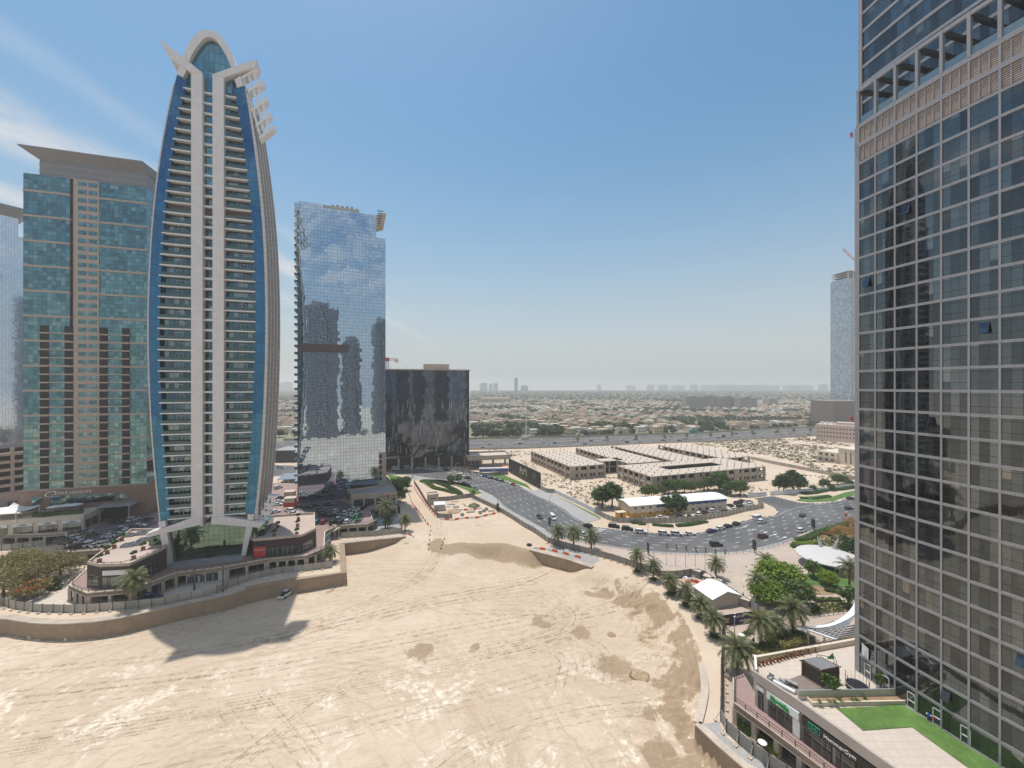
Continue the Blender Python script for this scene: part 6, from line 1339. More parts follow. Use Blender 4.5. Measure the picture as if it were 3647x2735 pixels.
row('Z4', [(965, 590, 'vw'), (1068, 622, 'pg'), (2085, 1175, 'sk')], None, 'driving on the long left stretch of road', 'cars driving on the left stretch')
row('Z4', [(830, 650, 'sg'), (1020, 698, 'sk'), (1095, 715, 'sl'), (1180, 765, 'sl')], None, 'parked by the small roadside garden', 'cars by the roadside garden')
row('Z5', [(475, 1392, 'vw', None), (975, 1512, 'uk', None, 1), (915, 1630, 'sw', None)], None, 'on the road near the zebra crossing', 'cars near the crossing')
row('Z6', [(-50, 1160, 'uw'), (190, 1178, 'uw'), (320, 1182, 'uw'), (457, 1180, 'sw'), (-190, 1128, 'uk'), (-330, 1100, 'uk'), (680, 1148, 'sb'), (770, 1122, 'sw'), (850, 1098, 'sn'), (940, 1075, 'hk'), (1160, 1018, 'vw')], None, 'in the parked row along the sandy verge', 'cars parked along the verge')
row('Z6', [(730, 1292, 'un'), (1200, 1053, 'uw'), (1215, 1206, 'um'), (1625, 985, 'sn'), (2105, 912, 'sn'), (2120, 808, 'sn'), (1610, 1147, 'uw')], None, 'driving round the wide road bend', 'cars driving on the bend')
row('Z6', [(160, 1005, 'sw', 15), (370, 995, 'uw', 60), (450, 997, 'sk', 60), (520, 1003, 'sk', 55), (550, 975, 'uw', 55), (610, 955, 'sm', 25), (700, 945, 'uw', 15), (640, 992, 'sk', 20), (760, 965, 'sl', 15), (830, 945, 'sg', 15), (875, 885, 'sk', 100), (955, 862, 'uk', 20), (1000, 838, 'sm', 20), (1065, 848, 'uw', 20), (1040, 885, 'sw', 25), (985, 900, 'uk', 20), (920, 925, 'sw', 20), (1080, 870, 'sw', 25)], 20, 'in the fenced car park of the white roofed office', 'cars in the office car park')
row('Z1', [(1665, 640, 'ue', 80), (1775, 640, 'uk', 80), (1900, 620, 'uw', 80), (2100, 612, 'sg', 80), (1980, 705, 'sw', 20), (1900, 725, 'sk', 20), (1740, 745, 'sw', 20), (1660, 770, 'sg', 20), (1600, 812, 'sl', 20), (1570, 852, 'sw', 15), (1800, 790, 'sw', 40), (1740, 830, 'sw', 40), (1290, 835, 'sg', 50), (1220, 785, 'sl', 10), (1120, 862, 'sy', 15), (1090, 822, 'se', 10), (1040, 880, 'sw', 10), (1180, 935, 'sw', 15), (950, 945, 'uk', 10), (900, 925, 'uk', 10), (1050, 1000, 'sk', 55), (1170, 995, 'uk', 60), (1310, 972, 'uw', 60), (1400, 980, 'hw', 70), (1530, 965, 'uw', 50)], 20, 'in the shaded car park below the teal tower', 'cars in the left deck car park', DZ + .05)
row('Z3', [(720, 1055, 'ht', 85), (815, 1050, 'hr', 85), (955, 1058, 'uk', 85), (1060, 1058, 'uk', 85), (1150, 1045, 'hw', 85), (1035, 1005, 'sl', 15), (985, 895, 'hw', 95), (1115, 920, 'hw', 95), (960, 955, 'sk', 25), (820, 955, 'uk', 15), (810, 915, 'uk', 15), (790, 875, 'uk', 15), (1250, 870, 'sw', 15), (1215, 945, 'sw', 15), (1295, 920, 'sl', 15), (480, 830, 'sk', 15), (590, 840, 'sk', 15), (700, 815, 'sk', 15), (880, 798, 'pg', 12), (320, 890, 'uw', 160), (385, 925, 'sw', 10)], 15, 'in the deck car park right of the tallest tower', 'cars in the right deck car park', DZ + .05)
row('Z3', [(120, 905, 'sw', 50), (160, 560, 'uw', 70), (190, 705, 'sk', 10), (180, 760, 'sw', 15), (150, 800, 'sw', 20)], 20, 'in the gap between the tallest and mirrored towers', 'cars in the tower gap', DZ + .05)
row('Z3', [(200, 272, 'vw', 8), (1720, 262, 'vc', 0), (1835, 290, 'vw', 0), (2010, 285, 'pc', 0), (1775, 352, 'sw', 0), (1690, 345, 'sw', 0), (1980, 262, 'tg', 0)], 0, 'on the far road behind the mirrored tower', 'vehicles on the far road')
row('Z7', [(240, 1008, 'sk'), (330, 968, 'vw'), (690, 958, 'sk'), (975, 942, 'sw'), (1040, 975, 'sw'), (1110, 950, 'sn'), (1340, 937, 'sc'), (1375, 975, 'sw'), (1475, 963, 'sk'), (1550, 922, 'sk'), (1720, 918, 'tw'), (1940, 908, 'sw'), (1985, 942, 'uk'), (2090, 908, 'sk'), (2140, 940, 'sl')], 4, 'on the left half of the distant highway', 'cars on the highway, left', .06, True)
row('Z6', [(40, 175, 'sw'), (180, 204, 'sk'), (215, 172, 'sw'), (262, 165, 'sl'), (350, 204, 'sk'), (405, 190, 'sl'), (515, 156, 'sw'), (795, 140, 'sw'), (810, 165, 'vk'), (845, 183, 'sw'), (940, 134, 'sb'), (1130, 136, 'un'), (1350, 118, 'sk'), (1395, 133, 'sw'), (1690, 146, 'sk'), (750, 178, 'sg'), (1230, 140, 'sw'), (1500, 130, 'sl')], 6, 'on the right half of the distant highway', 'cars on the highway, right', .06, True)
car('pickup', 'white', G('C', 1803, 835, -4.0), 80, 'small white pickup parked in the drained lake bed', None)
car('suv', 'blue', G('C', 958, 858), 10, 'dark blue car parked behind the hoarding next to the large fan palm', None)
car('sedan', 'white', G('R5', 2020, 75), 10, 'white car half hidden by the garden bushes at the right tower', None)
mo = thing('motorcycle', 'orange delivery motorcycle on the road near the right tower', 'motorcycle', G('Z6', 2077, 980, .03), 20)
for x in (-.65, .65): MB().tube([(x, -.06, .32), (x, .06, .32)], .32, 12).build('wheel', M['rubber'], mo)
MB().loft([rs(-.7, .12, .1, .45, .75), rs(0, .16, .14, .4, .85), rs(.6, .1, .08, .5, .95)]).build('body', M['orange'], mo); MB().box(-.95, -.28, .8, -.4, .28, 1.35).build('delivery_box', M['orange'], mo); MB().tube([(.55, -.35, 1.05), (.55, .35, 1.05)], .03, 6).build('handlebar', M['dark'], mo)
MC = None
for i, (x, y) in enumerate(((1205, 985), (1235, 1000), (1262, 985), (1290, 1010), (1320, 1030), (1280, 1040), (1300, 985))):
    p = G('Z3', x, y, DZ + .04); lb = 'parked delivery motorcycle, %s from the left in the row by the deck edge' % ORD[i]
    if MC is None:
        MC = thing('motorcycle', lb, 'motorcycle', p, 70, 'parked delivery motorcycles')
        for q in (-.65, .65): MB().tube([(q, -.06, .32), (q, .06, .32)], .32, 10).build('wheel', M['rubber'], MC)
        MB().loft([rs(-.7, .12, .1, .45, .75), rs(0, .16, .14, .4, .85), rs(.6, .1, .08, .5, .95)]).build('body', M['dark'], MC); MB().box(-.95, -.28, .8, -.4, .28, 1.3).build('delivery_box', M['green_sign'], MC)
    else: dup(MC, p, 70, lb)
# ================================================================ concrete shells and other buildings beyond the road
TH = 19.5
A_ = Vector((math.cos(math.radians(TH)), math.sin(math.radians(TH)))); B_ = Vector((-A_.y, A_.x))
STUB = MB().box(-.22, -.22, 0, .22, .22, 1.0).data('column_stub', M['concrete']); PIER = {}
def shell(label, o, w, l, court=None, front='open'):
    r = thing('unfinished_building', label, 'building', (o[0], o[1], 0), TH, 'unfinished concrete blocks'); H1, H2 = 4.4, 8.6
    def slabs(mb, z0, z1, e=.3):
        if court:
            c0, c1, c2, c3 = court; mb.box(-e, -e, z0, w + e, c2, z1).box(-e, c3, z0, w + e, l + e, z1).box(-e, c2, z0, c0, c3, z1).box(c1, c2, z0, w + e, c3, z1)
        else: mb.box(-e, -e, z0, w + e, l + e, z1)
        return mb
    slabs(MB(), H1 - .5, H1).build('floor_slab', M['concrete'], r); slabs(MB(), H2 - .45, H2).build('roof', M['concrete_light'], r)
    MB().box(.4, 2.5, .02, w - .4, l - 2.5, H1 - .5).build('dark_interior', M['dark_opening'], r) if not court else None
    wl = MB(); st = 3.0
    def side(n, f):                            # window walls: base, piers, lintel
        L_ = (w, l, w, l)[n]; k = max(2, round(L_ / 6.))
        for i in range(k):
            a, b = L_ * i / k, L_ * (i + 1) / k
            for z0, zz in ((0, H1 - .5), (H1, H2 - .45)):
                blind = ((i * 7 + n * 3) % 5 == 0)
                f(a, b, z0, z0 + (zz - z0) * (.34 if z0 else .36)); f(a, b, zz - (.35 if z0 else .6), zz); f(a, a + (b - a) * (.22 if not blind else .6), z0 + .9, zz - .3); f(b - (b - a) * .16, b, z0 + .9, zz - .3)
                if not blind and z0 == 0: f(a + (b - a) * .48, a + (b - a) * .58, z0 + .9, zz - .3)
    E = .0
    side(0, lambda a, b, z0, z1: wl.box(a, E, z0, b, .3, z1)); side(1, lambda a, b, z0, z1: wl.box(E, a, z0, .3, b, z1)); side(2, lambda a, b, z0, z1: wl.box(a, l - .3, z0, b, l, z1)); side(3, lambda a, b, z0, z1: wl.box(w - .3, a, z0, w, b, z1))
    wl.build('window_wall', M['concrete'], r)
    iv = MB()
    if not court: iv.box(2.2, 2.2, H1, w - 2.2, l - 2.2, H2 - .5)
    else:
        c0, c1, c2, c3 = court; iv.box(1.8, 1.8, .02, w - 1.8, c2 - 1.5, H2 - .5).box(1.8, c3 + 1.5, .02, w - 1.8, l - 1.8, H2 - .5).box(1.8, c2, .02, c0 - 1.5, c3, H2 - .5).box(c1 + 1.5, c2, .02, w - 1.8, c3, H2 - .5)
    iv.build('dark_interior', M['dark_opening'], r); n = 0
    nx, ny = max(2, round(w / 6)), max(2, round(l / 6))
    for i in range(nx + 1):
        for j in range(ny + 1):
            x, y = .6 + (w - 1.2) * i / nx, .6 + (l - 1.2) * j / ny
            if court and court[0] - 1 < x < court[1] + 1 and court[2] - 1 < y < court[3] + 1: continue
            if n < 98: put('column_stub', STUB, r, (x + RN.uniform(-.3, .3), y, H2)).scale.z = RN.uniform(.6, 1.1); n += 1
    pm = MB().box(-.35, -.35, 0, .35, .35, H2 - .1).data('pier', M['concrete'])
    for i in range(nx + 1): put('pier', pm, r, (w * i / nx, -.12, 0))
    for j in range(1, ny + 1): put('pier', pm, r, (-.12, l * j / ny, 0))
    return r
shell('leftmost unfinished concrete block with rows of dark openings', (37.2, 259.7), 25.5, 65); shell('second unfinished concrete block, joined behind the leftmost one', (77.5, 270), 26, 72)
shell('third unfinished concrete block, long flat roof in the middle', (111, 278), 24, 76); shell('rearmost unfinished concrete block, right of the long middle roof', (150, 289.3), 25, 68)
shell('front unfinished concrete block round a sunken courtyard', (79.3, 231), 87, 33, (22, 66, 12, 22))
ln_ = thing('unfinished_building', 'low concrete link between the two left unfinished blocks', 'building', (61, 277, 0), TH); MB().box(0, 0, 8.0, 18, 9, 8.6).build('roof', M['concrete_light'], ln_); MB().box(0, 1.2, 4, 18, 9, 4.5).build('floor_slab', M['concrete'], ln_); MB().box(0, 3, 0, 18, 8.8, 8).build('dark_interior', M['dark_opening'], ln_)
for q in (0.3, 6, 12, 17.5): MB().box(q, .2, 0, q + .7, .9, 8).build('pier', M['concrete'], ln_)
of = thing('site_office', 'long two storey cabin office with white curved roof, yellow and blue bands', 'building', (53.7, 185, 0), 14)
MB().box(0, 0, 1.9, 52, 11, 5.5).build('wall', M['cream'], of); MB().box(0, -.02, 0, 25, 11, 1.9).build('yellow_band', M['yellow'], of); MB().box(25, 0, 0, 52, 11, 1.9).build('wall', M['cream'], of); MB().box(14, -.06, 3.9, 52.05, -.0, 5.4).build('blue_band', M['blue'], of); MB().box(52, 0, 3.9, 52.06, 11, 5.4).build('blue_band', M['blue'], of)
mb = MB(); mb.loft([[(x, -.7 + 12.4 * k / 10, 5.5 + .9 * math.sin(PI * k / 10)) for k in range(11)] + [(x, 11.7 - 12.4 * k / 10, 5.25 + .9 * math.sin(PI * k / 10)) for k in range(11)] for x in (-.6, 52.6)]); mb.build('roof', M['tent'], of)
for k in range(13):
    for z in (1.0, 3.6):
        x = 2.2 + k * 3.8; MB().box(x, -.1, z, x + 1.0, .02, z + 1.0).build('window', M['shop_glass'], of); MB().box(x - .5, -.55, z - .6, x + .3, -.08, z - .05).build('cooling_unit', M['white'], of) if k % 2 else None
sb = thing('site_cabin', 'tiny yellow cabin at the left end of the white roofed office', 'cabin', G('Z5', 1440, 1365), 14); MB().box(-2, -1.2, 0, 2, 1.2, 2.4).build('wall', M['yellow'], sb); MB().box(-2.3, -1.5, 2.4, 2.3, 1.5, 2.55).build('roof', M['cream'], sb); MB().box(-.5, -1.26, .1, .4, -1.15, 2).build('door', M['dark'], sb)
# beige school-like hall and pink hotel on the right
bh = thing('beige_hall', 'low beige hall with tall slit windows beyond the scrub lot', 'building', (245.8, 328, 0), -72)
MB().box(15, 1.5, 0, 70, 40, 11.5).build('wall', M['cream'], bh); MB().box(0, 0, 0, 15, 24, 8.2).build('wing', M['cream'], bh); MB().box(-.2, -.2, 0, 15, .0, 3.6).build('brown_base', M['liwa_stone'], bh); MB().box(14.6, 1.1, 11.5, 70, 40.4, 12.3).build('cornice', M['cream'], bh)
for k in range(9): MB().box(20 + k * 3.4, 1.38, 1.5, 20.7 + k * 3.4, 1.52, 9.5).build('slit_window', M['dark_opening'], bh)
for k in range(3):
    for z in (1.2, 5.2): MB().box(2 + k * 4.4, -.25, z, 4 + k * 4.4, -.02, z + 1.6).build('window', M['dark_opening'], bh)
ph = thing('pink_block', 'four storey pale pink block with small windows beside the highway', 'building', (335, 449, 0), -50); M['pink'] = mat('pale pink render', (.55, .43, .38), .85, .08)
hw = 56; MB().box(0, 0, 0, hw, 30, 18).build('wall', M['pink'], ph); MB().box(16, 6, 18, 50, 20, 20.5).build('roof_storey', M['pink'], ph)
for k in range(3): MB().cyl(4 + k * 4.5, 8, 18, 20.4, 1.5, 12).build('water_tank', M['white'], ph)
for z in (4.6, 8.8, 13.2):
    for k in range(20): MB().box(1.6 + k * 2.75, -.1, z, 2.9 + k * 2.75, .05, z + 1.5).build('window', M['dark_opening'], ph)
# tall tower under construction with crane, and the scaffolded block at its foot
CP = Plane(528, 640, 8, 0); ct = thing('concrete_tower', 'tall pale blue residential tower still under construction with a roof crane', 'skyscraper', (CP.o.x, CP.o.y, 0), 8)
zt = CP.hit('R2', 300, 1190)[1]; M['ct_glass'] = glass('pale tower glass', (.32, .42, .5), 3.2, 3.7, (.4, .4, .4), .5, .6, .8, .1, .01, .01, .3); M['ct_conc'] = mat('pale tower concrete', (.45, .46, .47), .8, .1)
MB().box(0, 0, 0, 62, 30, zt - 12).build('curtain_wall', M['ct_glass'], ct); MB().box(1, 1, zt - 12, 61, 29, zt - 11).build('floor_slab', M['ct_conc'], ct)
nl = int((zt - 14) / 3.7)
for (a, b) in ((9, 12.5), (17, 22.5), (27, 32), (37, 42)):
    for k in range(2, nl): 
        if k % 1 == 0 and a in (9, 17): MB().box(a, -1, k * 3.7, b, 0, k * 3.7 + 1.1).build('balcony', M['ct_conc'], ct)
for a in (8, 14, 24, 35, 46): MB().box(a, -.6, 0, a + 1.2, .2, zt - 8).build('fin', M['ct_conc'], ct)
for k in range(7):
    MB().box(1 + k * 9.4, .5, zt - 11, 2.2 + k * 9.4, 1.7, zt).build('column', M['ct_conc'], ct)
for z in (zt - 8, zt - 4, zt - .5): MB().box(0, 0, z, 62, 29, z + .5).build('floor_slab', M['ct_conc'], ct)
tc_ = thing('tower_crane', 'orange luffing crane on the roof of the distant tower', 'crane', CP.o.to_3d() + Vector((34, 12, zt)), 0)
mb = MB(); lattice(mb, (0, 0, 0), (0, 0, 8), 1.2, 4); mb.build('mast', M['orange'], tc_); mb = MB(); lattice(mb, (0, 0, 7), (-32, 0, 38), 1.0, 4); mb.build('jib', M['orange'], tc_); MB().box(1, -1.5, 6, 7, 1.5, 9).build('counterweight', M['white'], tc_)
sp_ = thing('scaffolded_block', 'brown netted scaffolded podium left of the distant tower foot', 'building', (CP.o.x - 62, 590, 0), 6); M['net'] = panelled('scaffold netting', (.17, .14, .12), 2.4, 2., .3, .3, 1.6, .9)
MB().box(0, 0, 0, 62, 40, 38).build('netting', M['net'], sp_); MB().box(62, 1, 0, 90, 40, 35).build('car_deck', panelled('dark car decks', (.08, .09, .12), 5, 5, .4, 1.0, 2.5), sp_)
for k in range(16): MB().cyl(2 + k * 4, .5, 38, 40.5, .2, 5).build('scaffold_pole', M['steel'], sp_)
# ================================================================ estate beyond the highway
M['villa_a'] = mat('beige villa render', (.6, .48, .36), .9, .1, .3, per=.25); M['villa_b'] = mat('white villa render', (.72, .67, .6), .9, .08, .3, per=.2); M['villa_c'] = mat('pinkish villa render', (.56, .42, .34), .9, .1, .3, per=.2); M['tile_roof'] = mat('orange roof tiles', (.42, .2, .12), .9, .2)
def villa_mesh(seed, m):
    rng = random.Random(seed); mb = MB(); w, l, h = rng.uniform(10, 15), rng.uniform(9, 13), rng.uniform(6.4, 7.6); parts = [(-w / 2, -l / 2, w / 2, l / 2, h)]
    for k in range(rng.randint(2, 3)):
        x, y = rng.uniform(-w / 2, w / 2), rng.uniform(-l / 2, l / 2); a, b = rng.uniform(4, 7), rng.uniform(4, 6); parts.append((x - a / 2, y - b / 2, x + a / 2, y + b / 2, rng.choice([3.4, h + 1.2, h - .8, h * .6])))
    for x0, y0, x1, y1, hh in parts:
        mb.box(x0, y0, 0, x1, y1, hh); mb.box(x0 - .15, y0 - .15, hh, x1 + .15, y0 + .1, hh + .6).box(x0 - .15, y1 - .1, hh, x1 + .15, y1 + .15, hh + .6).box(x0 - .15, y0 + .1, hh, x0 + .1, y1 - .1, hh + .6).box(x1 - .1, y0 + .1, hh, x1 + .15, y1 - .1, hh + .6)
        for z in ([.9] if hh < 5 else [.9, 4.2]):
            k = x0 + .9
            while k + 1.3 < x1: mb.box(k, y0 - .03, z, k + 1.2, y0 + .05, z + 1.5, 1).box(k, y1 - .05, z, k + 1.2, y1 + .03, z + 1.5, 1); k += 2.6
            k = y0 + .9
            while k + 1.3 < y1: mb.box(x0 - .03, k, z, x0 + .05, k + 1.2, z + 1.5, 1).box(x1 - .05, k, z, x1 + .03, k + 1.2, z + 1.5, 1); k += 2.8
    return mb.data('villa', [m, M['car_glass']])
VM = {c: [villa_mesh(i * 7 + j, M['villa_' + c]) for j in range(3)] for i, c in enumerate('abc')}
VN = {'a': ('flat roofed beige villa among the trees beyond the highway', 'beige villas beyond the highway'), 'b': ('flat roofed white villa among the trees beyond the highway', 'white villas beyond the highway'), 'c': ('flat roofed pinkish villa among the trees beyond the highway', 'pinkish villas beyond the highway')}
rng = random.Random(33)
def hf(x):
    for a, b in zip(HF, HF[1:]):
        if a.x <= x <= b.x: return a.y + (b.y - a.y) * (x - a.x) / (b.x - a.x)
    return 455.
nv = 0; ntr = 0; FARV = []; OCC = []
def seen(x, y): u = CX + F * x / y; return (980 < u < 1060) or (1680 < u < 2960)
cells = []
for j in range(46):
    for i in range(-60, 140):
        x, y = i * 21 + (j % 2) * 9 + rng.uniform(-3.5, 3.5), 478 + j * 24 + rng.uniform(-4, 4); x += (y - 480) * .0
        if y < hf(x) + 20 or not seen(x, y): continue
        cells.append((y, x, rng.random()))
cells.sort()
for y, x, q in cells:
    park = vnoise(np.array([x]), np.array([y]), 70, 91)[0]
    if park > .2 or q < .12: OCC.append((x, y)); continue
    if 640 < y < 700 and x > 250: OCC.append((x, y)); continue
    c = 'a' if q < .62 else ('b' if q < .88 else 'c')
    if nv < 300:
        nv += 1; o = put('villa', VM[c][int(q * 997) % 3], None, (x, y, .05), math.radians(rng.choice([8, 98, 188, 278]) + rng.uniform(-4, 4))); tag(o, VN[c][0], 'villa', VN[c][1])
    else: FARV.append((x, y, c))
mb = MB()
for y in np.arange(1560, 4600, 46):
    for x in np.arange(-.62 * y, .8 * y, 40):
        if seen(x, y) and rng.random() < .62: FARV.append((x + rng.uniform(-14, 14), y + rng.uniform(-14, 14), 't' if rng.random() < .45 else rng.choice('aab')))
for x, y, c in FARV:
    w, l, h = rng.uniform(9, 15), rng.uniform(8, 13), rng.uniform(5.5, 8); mi = {'a': 0, 'b': 1, 'c': 2, 't': 0}[c]
    mb.box(x - w / 2, y - l / 2, .05, x + w / 2, y + l / 2, h, mi, 3 if c == 't' else None); mb.box(x - w / 4, y - l / 4, h, x + w / 5, y + l / 3, h + 2, mi, 3 if c == 't' else None)
    mb.box(x - w / 3, y - l / 2 - .05, 1, x - w / 8, y - l / 2 + .1, 2.8, 4).box(x + w / 8, y - l / 2 - .05, 3.8, x + w / 3, y - l / 2 + .1, 5.4, 4)
tag(mb.build('distant_houses', [M['villa_a'], M['villa_b'], M['villa_c'], M['tile_roof'], M['car_glass']], fix=False), kind='stuff')
# trees of the estate: the nearest as things, the rest as one wooded mass
TG = ('dark green tree among the villas beyond the highway', 'trees among the villas')
spots = []
for x, y in OCC:
    for k in range(3): spots.append((y + rng.uniform(-9, 9), x + rng.uniform(-9, 9), rng.uniform(.7, 1.35)))
for y, x, q in cells:
    for _ in range(rng.choice((0, 1, 1, 2, 2))): spots.append((y + 11 + rng.uniform(-2, 2), x + rng.uniform(-10, 10), rng.uniform(.45, 1.05)))
for k in range(50):
    x = rng.uniform(20, 460); spots.append((hf(x) + rng.uniform(7, 13), x, rng.uniform(.5, 1.15)))
for k in range(64): x = rng.uniform(-50, 60); spots.append((hf(x) + rng.uniform(9, 75), x, rng.uniform(1., 1.7)))
spots = sorted(s for s in spots if seen(s[1], s[0]) and s[0] > hf(s[1]) + 6); mb = MB()
for i, (y, x, s) in enumerate(spots):
    if i < 296: tree('far', Vector((x, y, .05)), TG[0], s, TG[1])
    else:
        for k in range(20): quad(mb, Vector((x + rng.gauss(0, 2.4) * s, y + rng.gauss(0, 2.2) * s, (2.6 + abs(rng.gauss(2.2, 1.6))) * s)), 2.0 * s, rng, 0, .3)
for y in np.arange(1560, 4700, 34):
    for x in np.arange(-.62 * y, .8 * y, 26):
        if seen(x, y) and rng.random() < .8:
            for k in range(9): quad(mb, Vector((x + rng.gauss(0, 8), y + rng.gauss(0, 7), 2 + abs(rng.gauss(2, 2)))), 4.8, rng, 0, .3)
tag(put('distant_trees', mb.data('distant_trees', M['leaf_far'])), kind='stuff')
for i in range(12):
    x = 70 + i * 34 + rng.uniform(-6, 6); y0 = HM[3].y
    u = (x - HM[2].x) ; p, _ = along(HM, chain(HM), (x - HM[0].x)); palm(Vector((p.x, p.y, .15)), 4.5, 'small palm, %s from the left on the highway median' % ORD[i], .8, 'palms on the median')
# mid-distance white apartment rows, far hall, skyline
M['apt'] = panelled('white apartment facade', (.5, .47, .42), 4.2, 3.3, 1.5, 1.6, .45, .9); M['far_grey'] = mat('far tower facade', (.3, .34, .38), .7, .1); M['far_glass'] = mat('far tower glass', (.10, .2, .26), .3, .1)
for i, (u0, u1, v0, v1, yb) in enumerate(((2445, 2505, 1413, 1448, 1000), (2510, 2560, 1412, 1446, 1010), (2560, 2632, 1414, 1450, 1005), (2636, 2700, 1416, 1455, 975), (2738, 2772, 1421, 1434, 1150))):
    x0, x1 = (u0 - CX) / F * yb, (u1 - CX) / F * yb; zt = 60 - (v0 - V0) * yb / F
    a = thing('apartment_block', 'white apartment block, %s from the left in the mid distance row' % ORD[i], 'apartments', (x0, yb, 0), 4, 'mid distance apartment blocks'); MB().box(0, 0, 0, x1 - x0, 24, zt).build('wall', M['apt'], a); MB().box((x1 - x0) * .3, -1, 0, (x1 - x0) * .6, 22, zt + 3).build('stair_tower', M['apt'], a)
mb = MB(); M['row_tile'] = mat('terracotta terrace roofs', (.4, .22, .13), .9, .2)
for k in range(46):
    y = 760 - k * 2.2 + rng.uniform(-2, 2); x = 330 + k * 6.6; o = tag(MB().box(x, y, 0, x + 6, y + 9, 5.6).loft([[(x - .3, y - .3, 5.6), (x + 6.3, y - .3, 5.6), (x + 6.3, y + 9.3, 5.6), (x - .3, y + 9.3, 5.6)], [(x + 2.5, y + 3, 8), (x + 3.5, y + 3, 8), (x + 3.5, y + 6, 8), (x + 2.5, y + 6, 8)]], 1).build('terraced_house', [M['villa_a'], M['row_tile']]), 'orange roofed terraced house in the long row left of the netted block', 'house', 'orange roofed terrace row')
a = thing('palace_hall', 'long cream colonnaded hall in the left mid distance', 'building', ((1715 - CX) / F * 1300, 1300, 0), 3); MB().box(0, 0, 0, 92, 30, 22).build('wall', M['cream'], a)
for k in range(22): MB().box(2 + k * 4.1, -.4, 3, 3.6 + k * 4.1, .1, 17).build('window', M['dark_opening'], a)
for i, (u, wv, v, y, m_) in enumerate(((1838, 11, 1346, 3200, 'far_glass'), (1722, 26, 1360, 4200, 'far_grey'), (1748, 12, 1364, 4300, 'far_grey'), (1765, 16, 1361, 4400, 'far_grey'), (1868, 26, 1374, 3600, 'far_grey'), (1015, 12, 1352, 4300, 'far_grey'), (1030, 14, 1356, 4400, 'far_grey'), (1000, 12, 1360, 4100, 'far_grey'), (2135, 14, 1368, 5200, 'far_grey'), (2320, 22, 1369, 5400, 'far_grey'), (2365, 30, 1370, 5300, 'far_grey'), (2475, 24, 1367, 5200, 'far_grey'), (2520, 30, 1370, 5500, 'far_grey'), (2590, 60, 1370, 5000, 'far_grey'), (2660, 50, 1371, 5000, 'far_grey'), (2712, 40, 1370, 5100, 'far_grey'), (2760, 36, 1372, 5300, 'far_grey'), (2830, 40, 1372, 5000, 'far_grey'), (2875, 46, 1373, 5200, 'far_grey'), (2938, 22, 1367, 4600, 'far_grey'), (2420, 40, 1373, 5500, 'far_grey'), (2250, 30, 1373, 5600, 'far_grey'))):
    x = (u - CX) / F * y; w_ = wv * y / F; zt = 60 - (v - V0) * y / F * (1 if i == 0 else .65)
    o = tag(MB().box(-w_ / 2, 0, 0, w_ / 2, w_ * .8, zt).box(-w_ / 5, 2, zt, w_ / 4, w_ * .6, zt + 5).build('distant_tower', M[m_], None, (x, y, 0)), 'lone slim blue tower on the hazy skyline' if i == 0 else 'grey block on the hazy skyline, %s' % ('left cluster by the dark office block' if i < 5 else 'seen between the tallest and mirrored towers' if i < 8 else 'right of the lone slim tower'), 'tower', None if i == 0 else 'hazy skyline blocks, ' + ('left' if i < 5 else 'gap' if i < 8 else 'right'))
# towers standing behind the viewpoint: the photo shows them mirrored in the glass
M['rear'] = panelled('rear tower facade', (.10, .105, .115), 3.4, 3.4, 1.2, 1.1, 2.2, .4); M['rear_light'] = panelled('pale rear tower facade', (.36, .36, .37), 3.4, 3.4, 1.7, 1.4, .25, .4)
for i, (x, y, w_, d, h, m_) in enumerate(((6, -104, 34, 22, 152, 'rear'), (38, -98, 18, 20, 112, 'rear_light'), (-24, -116, 20, 20, 138, 'rear_light'), (76, -92, 22, 22, 140, 'rear'))):
    r = thing('high_rise', '%s high-rise mirrored in the glass, behind the viewpoint%s' % (('dark', 'pale')[m_ == 'rear_light'], ('', ', beside a dark one', ', rightmost in the mirror tower left group', ', mirrored at the right edge', ', far to the left', ', lower one to the left', ', between the groups')[i]), 'skyscraper', (x, y, 0), 12)
    MB().box(-w_ / 2, -d / 2, 0, w_ / 2, d / 2, h).build('wall', M[m_], r); MB().box(-w_ / 3, -d / 3, h, w_ / 4, d / 3, h + 6).build('plant_room', M['grey'], r); MB().box(-w_ / 6, d / 2, 0, w_ / 6, d / 2 + 1.5, h + 3).build('pier', M['rear_light' if m_ == 'rear' else 'rear'], r)
# ================================================================ plaza fittings
tn = thing('marquee_tent', 'white gabled marquee tent inside the hoarding compound', 'tent', (53.9, 109.2, 0), 14)
def gable(w, l, e, r): return [(0, 0, 0), (w, 0, 0), (w, 0, e), (w / 2, 0, r), (0, 0, e)], [(0, l, 0), (w, l, 0), (w, l, e), (w / 2, l, r), (0, l, e)]
a, b = gable(9.2, 7.5, 2.6, 4.1); MB().loft([[(x, y + .05, z) for x, y, z in a], [(x, y, z) for x, y, z in b]]).build('wall', mat('tent wall fabric', (.5, .45, .38), .8, .06), tn)
mb = MB(); o_ = .25
for s in (0, 1):
    x0, x1 = (-o_, 4.6) if s == 0 else (9.2 + o_, 4.6); z0, z1 = 2.52, 4.2; mb.face([(x0, -.1, z0), (x1, -.1, z1), (x1, 7.7, z1), (x0, 7.7, z0)]); mb.face([(x0, -.1, z0 + .08), (x1, -.1, z1 + .08), (x1, 7.7, z1 + .08), (x0, 7.7, z0 + .08)])
mb.build('roof', M['tent'], tn)
bp0, bp1 = G('R5', 560, 1200), G('R5', 1040, 1130); d = bp1 - bp0; l = math.hypot(d.x, d.y)
bn = thing('banner_fence', 'purple and red advertising banner reading Full of soul', 'banner', bp0, math.degrees(math.atan2(d.y, d.x)))
